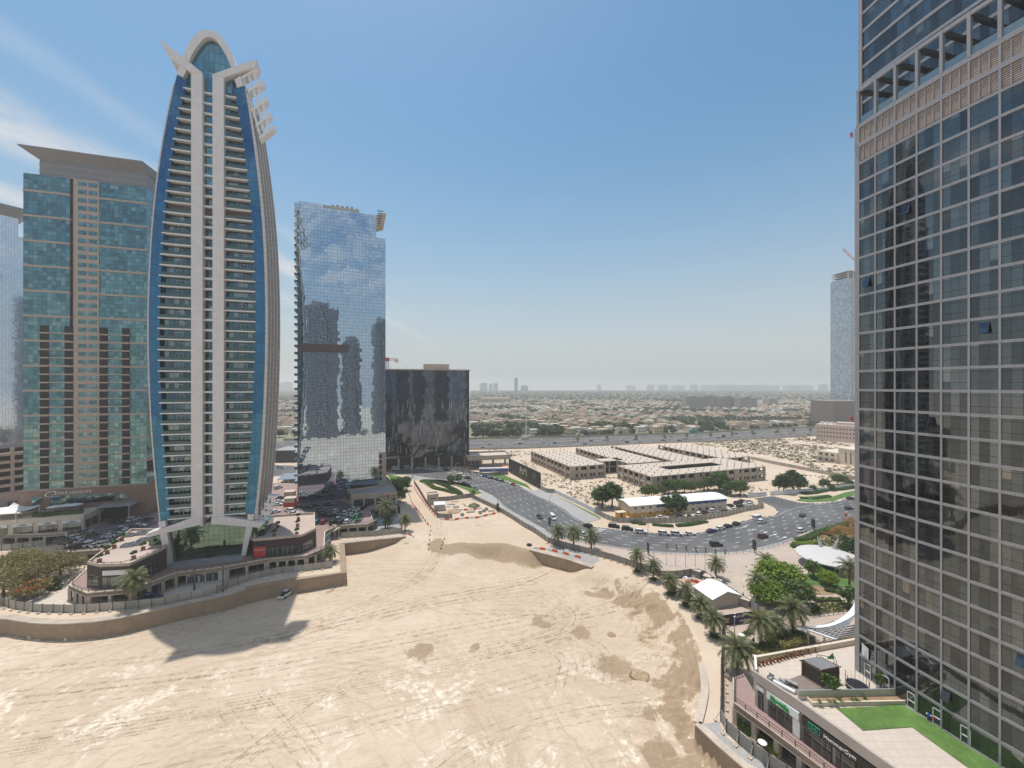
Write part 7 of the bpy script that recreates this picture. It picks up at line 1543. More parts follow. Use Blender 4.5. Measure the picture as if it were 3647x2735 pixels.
MB().box(0, 0, .05, l * .66, .1, 2.7).build('banner', mat('purple banner', (.03, .02, .075), .6, .1), bn); MB().box(l * .66, .0, .05, l, .1, 2.7).build('banner', mat('red banner', (.28, .05, .03), .6, .3), bn)
sign_text('Full of', 1.05, M['white'], bn, (l * .36, -.04, 1.95)); sign_text('soul', 1.05, M['white'], bn, (l * .43, -.04, .85)); mb = MB(); mb.box(.2, -.04, .7, .6, -.02, 1.9).box(.7, -.04, .7, 1.5, -.02, 1.2).box(.7, -.04, 1.4, 1.5, -.02, 1.9); mb.build('emblem', M['yellow'], bn)
for k in range(5): MB().box(k * l / 4 - .06, .1, 0, k * l / 4 + .06, .25, 2.8).build('post', M['dark'], bn)
for (k, x, y) in (('R5', 640, 905), ('R5', 150, 905)): pass
b2 = thing('banner_fence', 'dark blue banner panel with yellow letters behind the walkway palm', 'banner', G('R5', 800, 1560), 40); MB().box(0, 0, .05, 5.5, .12, 2.4).build('banner', M['blue_sheet'], b2); MB().box(1.2, -.03, .6, 2.0, -.01, 1.3).box(2.2, -.03, .6, 3.0, -.01, 1.3).build('emblem', M['yellow'], b2)
dc = thing('disc_canopy', 'large tilted white disc canopy on two slanted horns', 'canopy', G('R5', 1730, 540, 0), 0); R0 = 9.2; cz = 3.6
pc = G('R5', 1735, 405, cz); off = pc - dc.location
mb = MB()
for r0, r1, z0, z1 in ((0, .55, .75, .55), (.55, .9, .55, .2), (.9, 1.0, .2, 0)):
    for k in range(48):
        a0, a1 = k / 48 * 2 * PI, (k + 1) / 48 * 2 * PI; f = lambda a, r, z: (off.x + R0 * r * math.cos(a), off.y + R0 * .92 * r * math.sin(a), cz + z + r * math.sin(a) * .3)
        mb.face([f(a0, r0, z0), f(a0, r1, z1), f(a1, r1, z1), f(a1, r0, z0)] if r0 else [f(0, 0, z0), f(a0, r1, z1), f(a1, r1, z1)])
for k in range(48):
    a0, a1 = k / 48 * 2 * PI, (k + 1) / 48 * 2 * PI; f = lambda a, z: (off.x + R0 * math.cos(a), off.y + R0 * .92 * math.sin(a), cz + z + math.sin(a) * .3); mb.face([f(a0, 0), f(a0, -.35), f(a1, -.35), f(a1, 0)]); mb.face([f(a0, -.35), f(a1, -.35), (off.x, off.y, cz - .5)])
mb.build('disc', panelled('disc panels', (.58, .56, .54), 1.4, 40, .04, .04, .8, .5), dc)
for (x0, y0, x1, y1) in ((1665, 320, 1615, 185), (1800, 345, 1855, 210)):
    a = G('R5', x0, y0, cz) - dc.location; h = (y0 - y1) * .31646 * (a.y + dc.location.y) / F; dx = (x1 - x0) * .31646 * (a.y + dc.location.y) / F
    MB().tube([(a.x, a.y, cz - .3), (a.x + dx * .6, a.y, cz + h * .6), (a.x + dx, a.y, cz + h)], [.75, .5, .1], 8).build('horn', M['steel'], dc)
MB().cyl(off.x, off.y, 0, cz - .3, 5.2, 20).build('drum', M['dark'], dc)
cv = thing('curved_canopy', 'white crescent canopy with grey louvre beams beside the right tower', 'canopy', G('R5', 1390, 1215, 3.2), 0); OP = GL('R5', [(1385, 1205), (1550, 1220), (1750, 1190), (1880, 1130), (1990, 1030), (2045, 920)], 3.2); IP = GL('R5', [(1400, 1215), (1560, 1240), (1760, 1225), (1920, 1160), (2040, 1090), (2120, 980)], 3.2)
OP, IP = smooth(OP), smooth(IP); mb = MB(); L0 = cv.location
for k in range(min(len(OP), len(IP)) - 1): mb.prism([OP[k] - L0, OP[k + 1] - L0, IP[k + 1] - L0, IP[k] - L0], 0, .35)
q0 = G('R5', 1800, 1360, 3.2) - L0; mb.prism([Vector((0, 0, 0)), Vector((.6, -.1, 0)), q0 + Vector((.8, 0, 0)), q0], 0, .3); mb.build('rim', M['white'], cv)
for k in range(7):
    a = IP[8 + k * 2 if 8 + k * 2 < len(IP) else -1] - L0; t_ = k / 7; b = Vector((0, 0, 0)).lerp(q0, .35 + t_ * .8); mb = MB().bar((a.x, a.y, .1), (b.x, b.y, .1), .16, .25); mb.build('beam', M['steel'], cv)
for k in range(9):
    a = Vector((0, 0, 0)).lerp(q0, .2 + k * .09) + Vector((.8, 0, .05)); b = a + Vector((9 + k, 3.4, 0)); MB().bar(a, b, .1, .3).build('louvre_beam', M['grey'], cv)
for q in (q0 * .3, q0 * .75): MB().cyl(q.x, q.y, -3.2, 0, .22, 8).build('post', M['grey'], cv)
FLM = None
for i, (x, yt, yb) in enumerate(((212, 1225, 1485), (310, 1238, 1500), (412, 1248, 1512), (512, 1258, 1525), (614, 1265, 1535), (716, 1273, 1545), (815, 1280, 1550))):
    p = G('Z6', x, yb); h = 7.6; lb = 'flagpole with limp national flag, %s from the left on the plaza' % ORD[i]
    if FLM is None:
        FLM = thing('flagpole', lb, 'flagpole', p, 0, 'flagpoles on the plaza'); MB().tube([(0, 0, 0), (0, 0, h)], [.09, .05], 8).build('pole', M['steel'], FLM); MB().cyl(0, 0, 0, .15, .3, 8).build('base', M['concrete'], FLM)
        f = MB()
        for m_, x0, x1, z0, z1 in ((0, .05, .28, 0, 1.5), (1, .28, .62, 1.0, 1.5), (2, .28, .62, .5, 1.0), (3, .28, .62, 0, .5)):
            for k in range(3):
                xa, xb = x0 + (x1 - x0) * k / 3, x0 + (x1 - x0) * (k + 1) / 3; y = lambda q: .1 * math.sin(q * 14); f.face([(xa, y(xa), h - 1.9 + z0 - xa * 1.0), (xb, y(xb), h - 1.9 + z0 - xb * 1.0), (xb, y(xb), h - 1.9 + z1 - xb * .8), (xa, y(xa), h - 1.9 + z1 - xa * .8)], m_)
        f.build('flag', [M['red'], M['green_sign'], M['white'], M['black']], FLM, fix=False)
    else: dup(FLM, p, 0, lb)
def lamp_post(label, p, h, deg=90, banner=None, arm=2.2):
    r = thing('street_lamp', label, 'street lamp', p, deg, 'tall road lamps'); MB().tube([(0, 0, 0), (0, 0, h)], [.16, .09], 8).build('pole', M['steel'], r); MB().tube([(0, 0, h - .1), (arm * .5, 0, h + .15), (arm, 0, h + .2)], .06, 6).build('arm', M['steel'], r); MB().box(arm - .2, -.18, h + .1, arm + .7, .18, h + .28).build('lamp_head', M['grey'], r); MB().cyl(0, 0, 0, .9, .26, 8).build('base', M['grey'], r)
    if banner: o = MB().box(-.95, -.16, banner, .95, .16, banner + 3.4).build('banner_box', M['dark'], r); MB().box(-.75, -.2, banner + .25, .75, .2, banner + 3.15).build('poster', mat('lamp poster', (.06, .045, .05), .3, .7, 1.2), o)
lamp_post('tall lamp post by the grove at the far left road bend', G('Z4', 268, 610), 13.5, -60); lamp_post('tall lamp post between the two little verge trees', G('Z4', 890, 690), 12.5, -40); lamp_post('tall lamp post with dark poster box by the substation compound', G('Z4', 1490, 1090), 12.6, 60, .6)
lamp_post('tall lamp post with poster box left of the palm trio', G('Z5', 430, 1500), 12.6, 60, .6); lamp_post('tall lamp post rising from the plaza left of the flagpoles', G('R6', 1605, 240), 12.6, 90, .9); lamp_post('tall lamp post with poster box right of the flagpoles', G('Z6', 1125, 1365), 12.4, 90, 1.2); lamp_post('tall lamp post with poster box near the right tower garden', G('Z6', 1735, 1125), 12.4, 90, 1.0)
for i, (k, x, y) in enumerate((('Z6', 1030, 170), ('Z6', 1670, 150), ('Z6', 1270, 130), ('Z5', 400, 310), ('Z5', 910, 310), ('Z4', 1545, 155), ('Z6', 1720, 90))): lamp_post('distant highway lamp post, number %s from the front of the row' % ORD[i], G(k, x, y), 13, 90, arm=2)
for i, (k, x, y, h) in enumerate((('R4', 735, 1610, 3.4), ('R4', 485, 210, 3.2), ('R5', 685, 1370, 6.5), ('R4', 395, 130, 6))):
    r = thing('garden_lamp', ['white disc garden lamp behind the corrugated hoarding', 'white disc garden lamp beside the bench path', 'slim lamp column in front of the text banner', 'slim lamp column at the palm by the walkway'][i], 'lamp', G(k, x, y)); MB().tube([(0, 0, 0), (0, 0, h)], .06, 6).build('pole', M['steel'], r); MB().tube([(0, 0, h), (0, 0, h + .06), (0, 0, h + .14)], [.62, .66, .2] if i < 2 else [.15, .2, .1], 14).build('lamp_shade', M['white'], r)
BE = None
for i, (x, y) in enumerate(((1225, 1275), (1052, 1345), (912, 1430))):
    p = G('R5', x, y); lb = ['farthest dark red bench on the curved path', 'middle dark red bench on the curved path', 'nearest dark red bench on the curved path'][i]
    if BE is None:
        BE = thing('park_bench', lb, 'bench', p, 25, 'dark red benches'); M['bench'] = mat('dark red bench slats', (.13, .04, .035), .6)
        mb = MB(); [mb.box(-1, -.3 + k * .16, .42, 1, -.18 + k * .16, .48) for k in range(4)]; mb.build('seat', M['bench'], BE); mb = MB(); [mb.box(-1, .34, .55 + k * .15, 1, .4, .66 + k * .15) for k in range(3)]; mb.build('backrest', M['bench'], BE)
        for q in (-.8, .8): MB().box(q - .05, -.28, 0, q + .05, .36, .42).build('leg', M['dark'], BE)
    else: dup(BE, p, 25 + i * 8, lb)
# ================================================================ roof terrace fittings
M['shade'] = mat('dark shade mesh', (.06, .05, .045), .8, .2)
pg = thing('pergola', 'dark timber pergola with grey slatted roof and mesh sides on the terrace', 'pergola', G('R4', 1220, 530, ZF)); c1, c2, c3, c4 = [G('R4', x, y, ZF) - pg.location for x, y in ((1225, 535), (1455, 670), (1660, 625), (1420, 500))]
PH = 2.6
for c in (c1, c2, c3, c4): MB().box(c.x - .12, c.y - .12, 0, c.x + .12, c.y + .12, PH).build('post', M['wood'], pg)
for a, b in ((c1, c2), (c2, c3), (c3, c4), (c4, c1)): MB().bar((a.x, a.y, PH - .1), (b.x, b.y, PH - .1), .15, .25).build('beam', M['wood'], pg)
for k in range(9): a, b = c1.lerp(c2, k / 8), c4.lerp(c3, k / 8); e = (b - a).normalized() * .6; MB().bar((a.x - e.x, a.y - e.y, PH + .1), (b.x + e.x, b.y + e.y, PH + .1), .1, .16).build('rafter', M['wood'], pg)
mb = MB(); mb.loft([[(c.x, c.y, PH + .22) for c in (c1, c2, c3, c4)], [(c.x, c.y, PH + .28) for c in (c1, c2, c3, c4)]]); mb.build('roof', panelled('grey roof slats', (.2, .2, .21), .9, .9, .06, .06, .5, .7), pg)
for a, b in ((c1, c2), (c2, c3)):
    n = (b - a).normalized() * .14; MB().loft([[(a.x + n.x, a.y + n.y, .15), (b.x - n.x, b.y - n.y, .15), (b.x - n.x, b.y - n.y + .03, .15), (a.x + n.x, a.y + n.y + .03, .15)], [(a.x + n.x, a.y + n.y, PH - .2), (b.x - n.x, b.y - n.y, PH - .2), (b.x - n.x, b.y - n.y + .03, PH - .2), (a.x + n.x, a.y + n.y + .03, PH - .2)]]).build('mesh_screen', M['shade'], pg)
tr = thing('trampoline', 'round black trampoline with sagging safety net on the terrace', 'trampoline', G('R4', 1890, 700, ZF)); TRr = 1.55
mb = MB(); ring = [(TRr * math.cos(k / 20 * 2 * PI), TRr * math.sin(k / 20 * 2 * PI), .75) for k in range(21)]; mb.tube(ring, .09, 6); mb.build('frame', M['grey'], tr); mb = MB(); mb.face([(TRr * .92 * math.cos(k / 20 * 2 * PI), TRr * .92 * math.sin(k / 20 * 2 * PI), .76) for k in range(20)]); mb.build('mat', M['black'], tr)
mb = MB()
for k in range(20): a0, a1 = k / 20 * 2 * PI, (k + 1) / 20 * 2 * PI; mb.face([(TRr * math.cos(a0), TRr * math.sin(a0), .1), (TRr * math.cos(a1), TRr * math.sin(a1), .1), (TRr * math.cos(a1), TRr * math.sin(a1), .72), (TRr * math.cos(a0), TRr * math.sin(a0), .72)])
mb.build('skirt', M['shade'], tr); mb = MB()
for k in range(6): a0 = k / 6 * 2 * PI; MB().tube([(TRr * math.cos(a0), TRr * math.sin(a0), 0), (TRr * 1.05 * math.cos(a0), TRr * 1.05 * math.sin(a0), 2.3)], .04, 6).build('net_pole', M['dark'], tr)
for k in range(18):
    a0 = k / 18 * 2 * PI; mb.bar((TRr * math.cos(a0), TRr * math.sin(a0), .8), (TRr * 1.02 * math.cos(a0), TRr * 1.02 * math.sin(a0), 1.9), .025)
mb.build('net', M['shade'], tr)
sw = thing('play_frame', 'dark metal play frame with green sail and swing on the terrace', 'play frame', G('R4', 1620, 430, ZF), 160)
for a, b in (((0, 0, 0), (.3, 0, 2.1)), ((0, 1.4, 0), (.3, 1.4, 2.1)), ((3.2, .7, 0), (2.9, .7, 2.0)), ((.3, 0, 2.1), (.3, 1.4, 2.1)), ((.3, .7, 2.1), (2.9, .7, 2.0))): MB().bar(a, b, .08).build('bar', M['dark'], sw)
MB().loft([[(.3, .1, 2.6), (1.4, .4, 1.5), (1.4, .43, 1.5), (.3, .13, 2.6)], [(.3, .1, 1.4), (1.35, .4, 1.45), (1.35, .43, 1.45), (.3, .13, 1.4)]]).build('sail', M['green_sign'], sw); MB().box(2, .5, .5, 2.5, .9, .55).build('swing_seat', M['green_sign'], sw)
ch = thing('armchair', 'dark wicker armchair at the terrace parapet', 'chair', G('R4', 835, 585, ZF), -60); MB().box(-.4, -.4, .1, .4, .4, .42).build('seat', M['grey'], ch); MB().box(-.4, .3, .42, .4, .42, .95).build('backrest', M['grey'], ch); [MB().box(q, -.4, .42, q + .1, .3, .62).build('armrest', M['grey'], ch) for q in (-.4, .3)]
SL_ = None
for i, (x, y) in enumerate(((925, 620), (1010, 620))):
    lb = ['grey sun lounger nearer the wicker chair', 'grey sun lounger beside the low table'][i]
    if SL_ is None:
        SL_ = thing('sun_lounger', lb, 'sun lounger', G('R4', x, y, ZF), -55, 'terrace loungers'); MB().box(-.9, -.32, .26, .5, .32, .34).build('bed', M['grey'], SL_); MB().loft([[(.5, -.32, .28), (.5, .32, .28), (.55, .32, .34), (.55, -.32, .34)], [(.95, -.32, .75), (.95, .32, .75), (1.0, .32, .72), (1.0, -.32, .72)]]).build('backrest', M['grey'], SL_)
        for q in (-.8, .4): MB().box(q, -.3, 0, q + .06, .3, .26).build('leg', M['dark'], SL_)
    else: dup(SL_, G('R4', x, y, ZF), -55, lb)
tb = thing('low_table', 'grey slab table on the timber deck', 'table', G('R4', 1085, 650, ZF), -50); MB().box(-.9, -.35, .55, .9, .35, .65).build('tabletop', M['grey'], tb); [MB().box(q, -.3, 0, q + .1, .3, .55).build('leg', M['dark'], tb) for q in (-.8, .7)]
tk = thing('air_duct', 'white cylinder duct lying along the terrace parapet', 'duct', G('R4', 1000, 690, ZF), -52); MB().tube([(-1.6, 0, .3), (1.6, 0, .3)], .3, 10).build('pipe', M['white'], tk); MB().box(-.1, -.25, 0, .1, .25, .3).build('support', M['grey'], tk)
POT = MB().tube([(0, 0, 0), (0, 0, .42), (0, 0, .5)], [.2, .3, .33], 9).data('pot', M['terracotta']); PLN = crown_mesh('plant', .32, .35, 5, 12, .14, M['leaf_olive'], 12, low=-.2)
pa_, pb2 = G('R4', 700, 415, ZF), G('R4', 1865, 105, ZF)
for i in range(30):
    p = pa_.lerp(pb2, i / 29) + Vector((0, RN.uniform(-.12, .12), 0)); r = thing('terracotta_pot', 'terracotta pot with a withered plant in the long row along the terrace wall', 'plant pot', put_z(p, ZF + .06), RN.random() * 360, 'terracotta pots along the terrace wall'); put('pot', POT, r); put('plant', PLN, r, (0, 0, .62))
AG = MB(); rg = random.Random(5)
for k in range(26):
    a = k * 2.4; e = rg.uniform(.3, 1.2); l_ = rg.uniform(.5, .8); t_ = Vector((math.cos(a) * math.cos(e), math.sin(a) * math.cos(e), math.sin(e))) * l_; n = Vector((-math.sin(a), math.cos(a), 0)) * .05; AG.face([n, -n, t_ * .7 - n * .7 + Vector((0, 0, .02)), t_, t_ * .7 + n * .7 + Vector((0, 0, .02))])
AGD = AG.data('spiky_leaves', M['leaf'])
for i, (x, y) in enumerate(((1430, 870), (1555, 865), (1620, 870), (1690, 855), (1830, 845), (1890, 845), (1980, 810))):
    tag(put('spiky_plant', AGD, None, G('R4', x, y, ZF + .45), RN.random() * 6), 'spiky green plant, %s from the left in the cream planter' % ORD[i], 'plant', 'spiky plants in the planter')
for i, (k, x, y, s) in enumerate((('R4', 1550, 745, .55), ('K', 475, 1090, .4))): tree('small', G(k, x, y, ZF), ['leafy shrub beside the pergola on the terrace', 'small leafy shrub at the tower end of the glass screen'][i], s + .25, cat='shrub', name='shrub')
bk = thing('laundry_rack', 'red and white laundry drying rack by the tower doors', 'drying rack', put_z(G('K', 860, 1345, ZF), ZF), -60); MB().box(-1, -.3, .9, 1, .3, .96).build('rack', M['white'], bk); [MB().box(-.9 + k * .5, -.32, .5, -.55 + k * .5, .32, .98).build('cloth', M['red' if k % 2 else 'blue'], bk) for k in range(4)]; [MB().box(q, -.25, 0, q + .04, .25, .9).build('leg', M['steel'], bk) for q in (-.9, .86)]
# pots on the brown terraces
TPOT = None
for i, (k, x, y, z) in enumerate((('Z1', 1418, 1205, 10.25), ('Z1', 1528, 1085, 10.25), ('Z1', 1630, 1005, 10.25), ('Z1', 1905, 1160, 10.25), ('Z1', 1735, 900, 10.25), ('Z1', 2040, 1030, 10.25), ('Z3', 155, 1120, 9.75), ('Z3', 105, 1240, 9.75), ('Z3', 440, 1095, 9.75), ('Z3', 428, 1215, 9.75), ('Z3', 450, 1000, 9.75))):
    r = thing('potted_shrub', 'potted clipped shrub, %s from the left on the %s brown roof terrace' % (ORD[i if i < 6 else i - 6], 'left' if i < 6 else 'right'), 'plant pot', G(k, x, y, z)); MB().tube([(0, 0, 0), (0, 0, .8)], [.45, .6], 9).build('pot', M['terracotta'], r); put('stem', MB().cyl(0, 0, .7, 1.7, .05, 5).data('stem', M['bark']), r); put('shrub', SKIRT, r, (0, 0, 1.7)).scale = (.7, .7, .9)
for i, (x, y) in enumerate(((1830, 840), (2010, 815), (2050, 905), (1820, 985), (1930, 965))):
    r = thing('roof_skylight', 'grey %s on the left brown roof terrace, %s from the back' % (('skylight', 'table set')[i > 2], ORD[i]), ('skylight', 'table')[i > 2], G('Z1', x, y, 10.25), 18); MB().box(-1.6, -.9, 0, 1.6, .9, .7).build('base', M['grey'], r); MB().loft([[(-1.6, -.9, .7), (1.6, -.9, .7), (1.6, .9, .7), (-1.6, .9, .7)], [(-.9, -.3, 1.1), (.9, -.3, 1.1), (.9, .3, 1.1), (-.9, .3, 1.1)]]).build('glass', M['shop_glass'], r)
# ================================================================ building site bits
BR = {c: MB().loft([rs(-1, .28, .28, 0, .25), rs(1, .28, .28, 0, .25)]).loft([rs(-.98, .22, .1, .25, .85), rs(.98, .22, .1, .25, .85)]).data('road_barrier', M[c]) for c in ('orange', 'white')}
BF = {c: (BR[c].materials, None) for c in BR}
bi = 0
def barriers(place, pts, sp=2.3, z=0):
    global bi
    s = chain(pts); k = 0; n = 0
    while k < s[-1]:
        p, d = along(pts, s, k); c = 'orange' if n % 2 else 'white'; n += 1
        tag(put('road_barrier', BR[c], None, put_z(p, z + tz(p.x, p.y)), math.atan2(d.y, d.x) + RN.uniform(-.08, .08)), '%s plastic road barrier %s' % ('red' if c == 'orange' else c, place), 'road barrier', '%s plastic barriers %s' % ('red' if c == 'orange' else c, place)); k += sp
from bisect import bisect
def tz(x, y):
    i = min(max(bisect(TXS, x) - 1, 0), len(TXS) - 2); j = min(max(bisect(TYS, y) - 1, 0), len(TYS) - 2); fx = (x - TXS[i]) / (TXS[i + 1] - TXS[i]); fy = (y - TYS[j]) / (TYS[j + 1] - TYS[j])
    return float((TZ[j, i] * (1 - fx) + TZ[j, i + 1] * fx) * (1 - fy) + (TZ[j + 1, i] * (1 - fx) + TZ[j + 1, i + 1] * fx) * fy)
barriers('along the left side of the access track', GL('Z4', [(190, 760), (250, 900), (280, 990), (380, 1110), (500, 1280)])); barriers('along the right side of the access track', GL('Z4', [(300, 740), (340, 820), (440, 960), (520, 1060), (620, 1180)])); barriers('in front of the small compound', GL('Z4', [(700, 1205), (840, 1215), (1000, 1190), (1200, 1180), (1480, 1115)])); barriers('inside the small compound', GL('Z4', [(830, 1080), (960, 1075), (1130, 1065), (1250, 1050)])); barriers('on the grey path above the lake wall', GL('R6', [(350, 175), (480, 190), (600, 215), (860, 285)]))
barriers('lying at the end of the promenade hoarding', GL('Z3', [(2000, 1205), (2060, 1235), (2110, 1270)]))
TC = None
for i, (x, y) in enumerate(((535, 1340), (535, 1400), (525, 1460), (520, 1520), (515, 1580), (505, 1640), (730, 1520), (712, 1560), (695, 1610), (680, 1650))):
    p = G('Z4', x, y, -1); p.z = tz(p.x, p.y); lb = 'red and white delineator post, %s along the %s side of the sandy ramp' % (ORD[i if i < 6 else i - 6], 'left' if i < 6 else 'right')
    if TC is None: TC = thing('delineator_post', lb, 'traffic post', p, 0, 'ramp delineator posts'); MB().cyl(0, 0, .1, .55, .14, 8).build('post', M['orange'], TC); MB().cyl(0, 0, .55, 1.0, .14, 8, 0, .1).build('white_top', M['white'], TC); MB().box(-.28, -.28, 0, .28, .28, .12).build('base', M['rubber'], TC)
    else: dup(TC, p, 0, lb)
sbs = thing('substation', 'beige concrete substation box beside the access track', 'building', G('Z4', 505, 990), 20); MB().box(0, 0, 0, 5, 5, 4.6).build('wall', M['concrete_light'], sbs); MB().box(-.2, -.2, 4.6, 5.2, 0.2, 5.2).box(-.2, 4.8, 4.6, 5.2, 5.2, 5.2).box(-.2, .2, 4.6, .2, 4.8, 5.2).box(4.8, .2, 4.6, 5.2, 4.8, 5.2).build('parapet', M['concrete_light'], sbs); MB().box(1, -.06, 2.6, 4, .02, 3.1).build('louvre', M['dark'], sbs)
cb_ = thing('site_cabin', 'grey cabin with white sloped roof inside the small compound', 'cabin', G('Z4', 590, 1085), 14); MB().box(0, 0, 0, 5, 4.5, 2.9).build('wall', M['concrete_light'], cb_); MB().loft([[(-.2, -.2, 2.9), (5.2, -.2, 2.9), (5.2, 4.7, 3.2), (-.2, 4.7, 3.2)], [(-.2, -.2, 3.05), (5.2, -.2, 3.05), (5.2, 4.7, 3.35), (-.2, 4.7, 3.35)]]).build('roof', M['white'], cb_); MB().box(.6, -.06, .1, 1.5, .02, 2.1).build('door', M['grey'], cb_)
rng = random.Random(8)
def heap(label, p, r, h, m='earth', name='soil_heap', cat='heap'):
    mb = MB(); n = 16; k = 5; V = [[(r * (1 - i / k) * math.cos(j / n * 2 * PI) * rng.uniform(.85, 1.15), r * (1 - i / k) * math.sin(j / n * 2 * PI) * rng.uniform(.85, 1.15), h * (1 - (1 - i / k) ** 1.6) * rng.uniform(.85, 1.1) - .15 * (i == 0)) for j in range(n)] for i in range(k)]
    mb.loft(V); tag(mb.build(name, M[m], None, p, smooth=True), label, cat)
M['soilm'] = mat('dug soil', (.36, .26, .165), .95, .3, .7, bump=.7, bs=3)
heap('brown soil heap behind the compound fence', G('Z4', 1150, 1010), 3.2, 1.6, 'scrub'); heap('pale soil heap left inside the compound', G('Z4', 860, 1090), 3.4, 1.1, 'soilm'); heap('pale soil heap at the front of the compound', G('Z4', 700, 1130), 2.6, .9, 'soilm'); heap('small soil heap at the lake bed centre right', G('R6', 1190, 1140, -4), 1.2, .6, 'soilm'); heap('dark soil heap near the bottom of the lake bed', G('R6', 1520, 1600, -4), 2.2, .5, 'soilm'); heap('rubble heap below the wall corner by the pickup', G('C', 2010, 765, -4), 2.6, .7, 'soilm'); heap('loose soil heap under the straight lake wall end', G('Z3', 2050, 1330, -2), 4.5, 1.4, 'soilm')
CRG = None
for i, (x, y) in enumerate(((985, 1145), (1240, 1115), (1295, 1090), (1330, 1065))):
    lb = 'dark concrete pipe ring, %s from the left in the compound' % ORD[i]
    if CRG is None:
        CRG = thing('pipe_ring', lb, 'pipe ring', G('Z4', x, y), 0, 'concrete pipe rings'); mb = MB()
        for k in range(14):
            a0, a1 = k / 14 * 2 * PI, (k + 1) / 14 * 2 * PI; f = lambda a, r, z: (r * math.cos(a), r * math.sin(a), z); mb.face([f(a0, .9, 0), f(a1, .9, 0), f(a1, .9, 1), f(a0, .9, 1)]); mb.face([f(a0, .7, 0), f(a0, .7, 1), f(a1, .7, 1), f(a1, .7, 0)]); mb.face([f(a0, .9, 1), f(a1, .9, 1), f(a1, .7, 1), f(a0, .7, 1)])
        mb.build('ring', M['grey'], CRG)
    else: dup(CRG, G('Z4', x, y), 0, lb)
ty = thing('scrap_rubber_ring', 'large black tyre lying on the sand above the brown cutting', 'tyre', put_z(G('R6', 268, 135), 0)); mb = MB(); ring = [(math.cos(k / 20 * 2 * PI) * .75, math.sin(k / 20 * 2 * PI) * .75, .3) for k in range(21)]; mb.tube(ring, .3, 8); mb.build('tread', M['rubber'], ty)
M['mix'] = mat('mixed material stack', (.45, .42, .38), .8, .3, 3)
for i, (x, y, w_, l_, h_, m_) in enumerate(((760, 1020, 3.5, 1.6, .8, 'white'), (830, 990, 4, 1.2, .5, 'mix'), (900, 1030, 3, 2, .6, 'steel'), (880, 950, 4, .8, .4, 'concrete_light'), (1020, 1000, .5, 4.5, .9, 'concrete_light'), (680, 1070, 1.4, 1., 1.1, 'dark'), (1110, 1100, 4.4, 1.2, .8, 'concrete_light'), (1400, 1085, 3, 1.2, .6, 'concrete_light'))):
    r = thing('material_stack', '%s building material stack, %s listed from the cabin outward in the compound' % ({'white': 'white', 'mix': 'beige', 'steel': 'steel', 'concrete_light': 'pale', 'dark': 'dark'}[m_], ORD[i]), 'materials', G('Z4', x, y), 18 + RN.uniform(-15, 15)); mb = MB(); nn = 4
    for k in range(nn): mb.box(-w_ / 2, -l_ / 2 + k * l_ / nn, 0, w_ / 2 * RN.uniform(.8, 1), -l_ / 2 + (k + .85) * l_ / nn, h_ * RN.uniform(.7, 1))
    mb.build('pile', M[m_], r)
for i, (x, y, c) in enumerate(((2080, 470, 'white'), (1995, 500, 'white'), (2110, 540, 'red'), (2150, 580, 'orange'), (2060, 520, 'grey'), (2020, 540, 'orange'), (2180, 610, 'white'))):
    tag(MB().loft([rs(-.9, .5, .3, 0, .5), rs(0, .7, .45, 0, .8), rs(.8, .45, .2, 0, .4)]).build('rubbish_bag', M[c], None, G('R6', x + 30, y + 10), RN.random() * 3), '%s rubbish bundle behind the tent, %s from the left of the heap' % (c, ORD[i]), 'rubbish')
for i, (x, y) in enumerate(((250, 640), (400, 715), (470, 760), (790, 970))):
    r = thing('metal_shed', 'small grey metal shed, %s from the far end of the compound fence' % ORD[i], 'shed', G('R5', x, y), -42); MB().box(-1.4, -1, 0, 1.4, 1, 2.1).build('wall', M['hoard_grey'], r); MB().box(-1.6, -1.2, 2.1, 1.6, 1.2, 2.2).build('roof', M['concrete_light'], r)
# ================================================================ signs and far structures
p0, p1 = G('Z4', 1648, 530), G('Z4', 2085, 770); d = p1 - p0; l = math.hypot(d.x, d.y); bb = thing('billboard', 'huge long black billboard with white arched building picture', 'billboard', p0, math.degrees(math.atan2(d.y, d.x)))
H0 = 9.6; MB().box(0, 0, .5, l, .8, H0).build('board', M['black'], bb); o = MB().box(.4, -.06, 2.2, l - .4, .0, H0 - .4).build('poster', mat('dark poster', (.028, .026, .026), .5, .5, .15), bb)
mb = MB(); pts = [(.40, 3.4), (.40, 7.6), (.43, 8.2), (.46, 7.2), (.49, 7.0), (.49, 4.2), (.52, 4.2), (.52, 6.8), (.56, 8.2), (.62, 7.6), (.64, 3.6), (.62, 3.6), (.6, 5.8), (.57, 6.6), (.545, 5.6), (.545, 3.8), (.47, 3.6), (.46, 5.6), (.43, 5.4), (.42, 3.4)]
mb.slab([(a * l, z) for a, z in pts], -.1, -.05); mb.build('picture', M['concrete_light'], o); mb = MB(); x0 = l * .8; mb.box(x0, -.1, 4.6, x0 + 4.4, -.05, 4.75).box(x0, -.1, 8.0, x0 + 4.4, -.05, 8.15).box(x0, -.1, 4.75, x0 + .15, -.05, 8.0).box(x0 + 4.25, -.1, 4.75, x0 + 4.4, -.05, 8.0).box(x0 + 1.2, -.1, 5.4, x0 + 1.5, -.05, 7.3).box(x0 + 1.2, -.1, 5.4, x0 + 3.2, -.05, 5.7).box(x0 + 1.2, -.1, 7.0, x0 + 3.2, -.05, 7.3).box(x0 + 2.9, -.1, 5.7, x0 + 3.2, -.05, 7.0); mb.build('emblem', M['grey'], o)
for k in range(7): MB().bar((1 + k * (l - 2) / 6, 2.6, 0), (1 + k * (l - 2) / 6, .8, H0 - 1), .25).build('strut', M['steel'], bb)
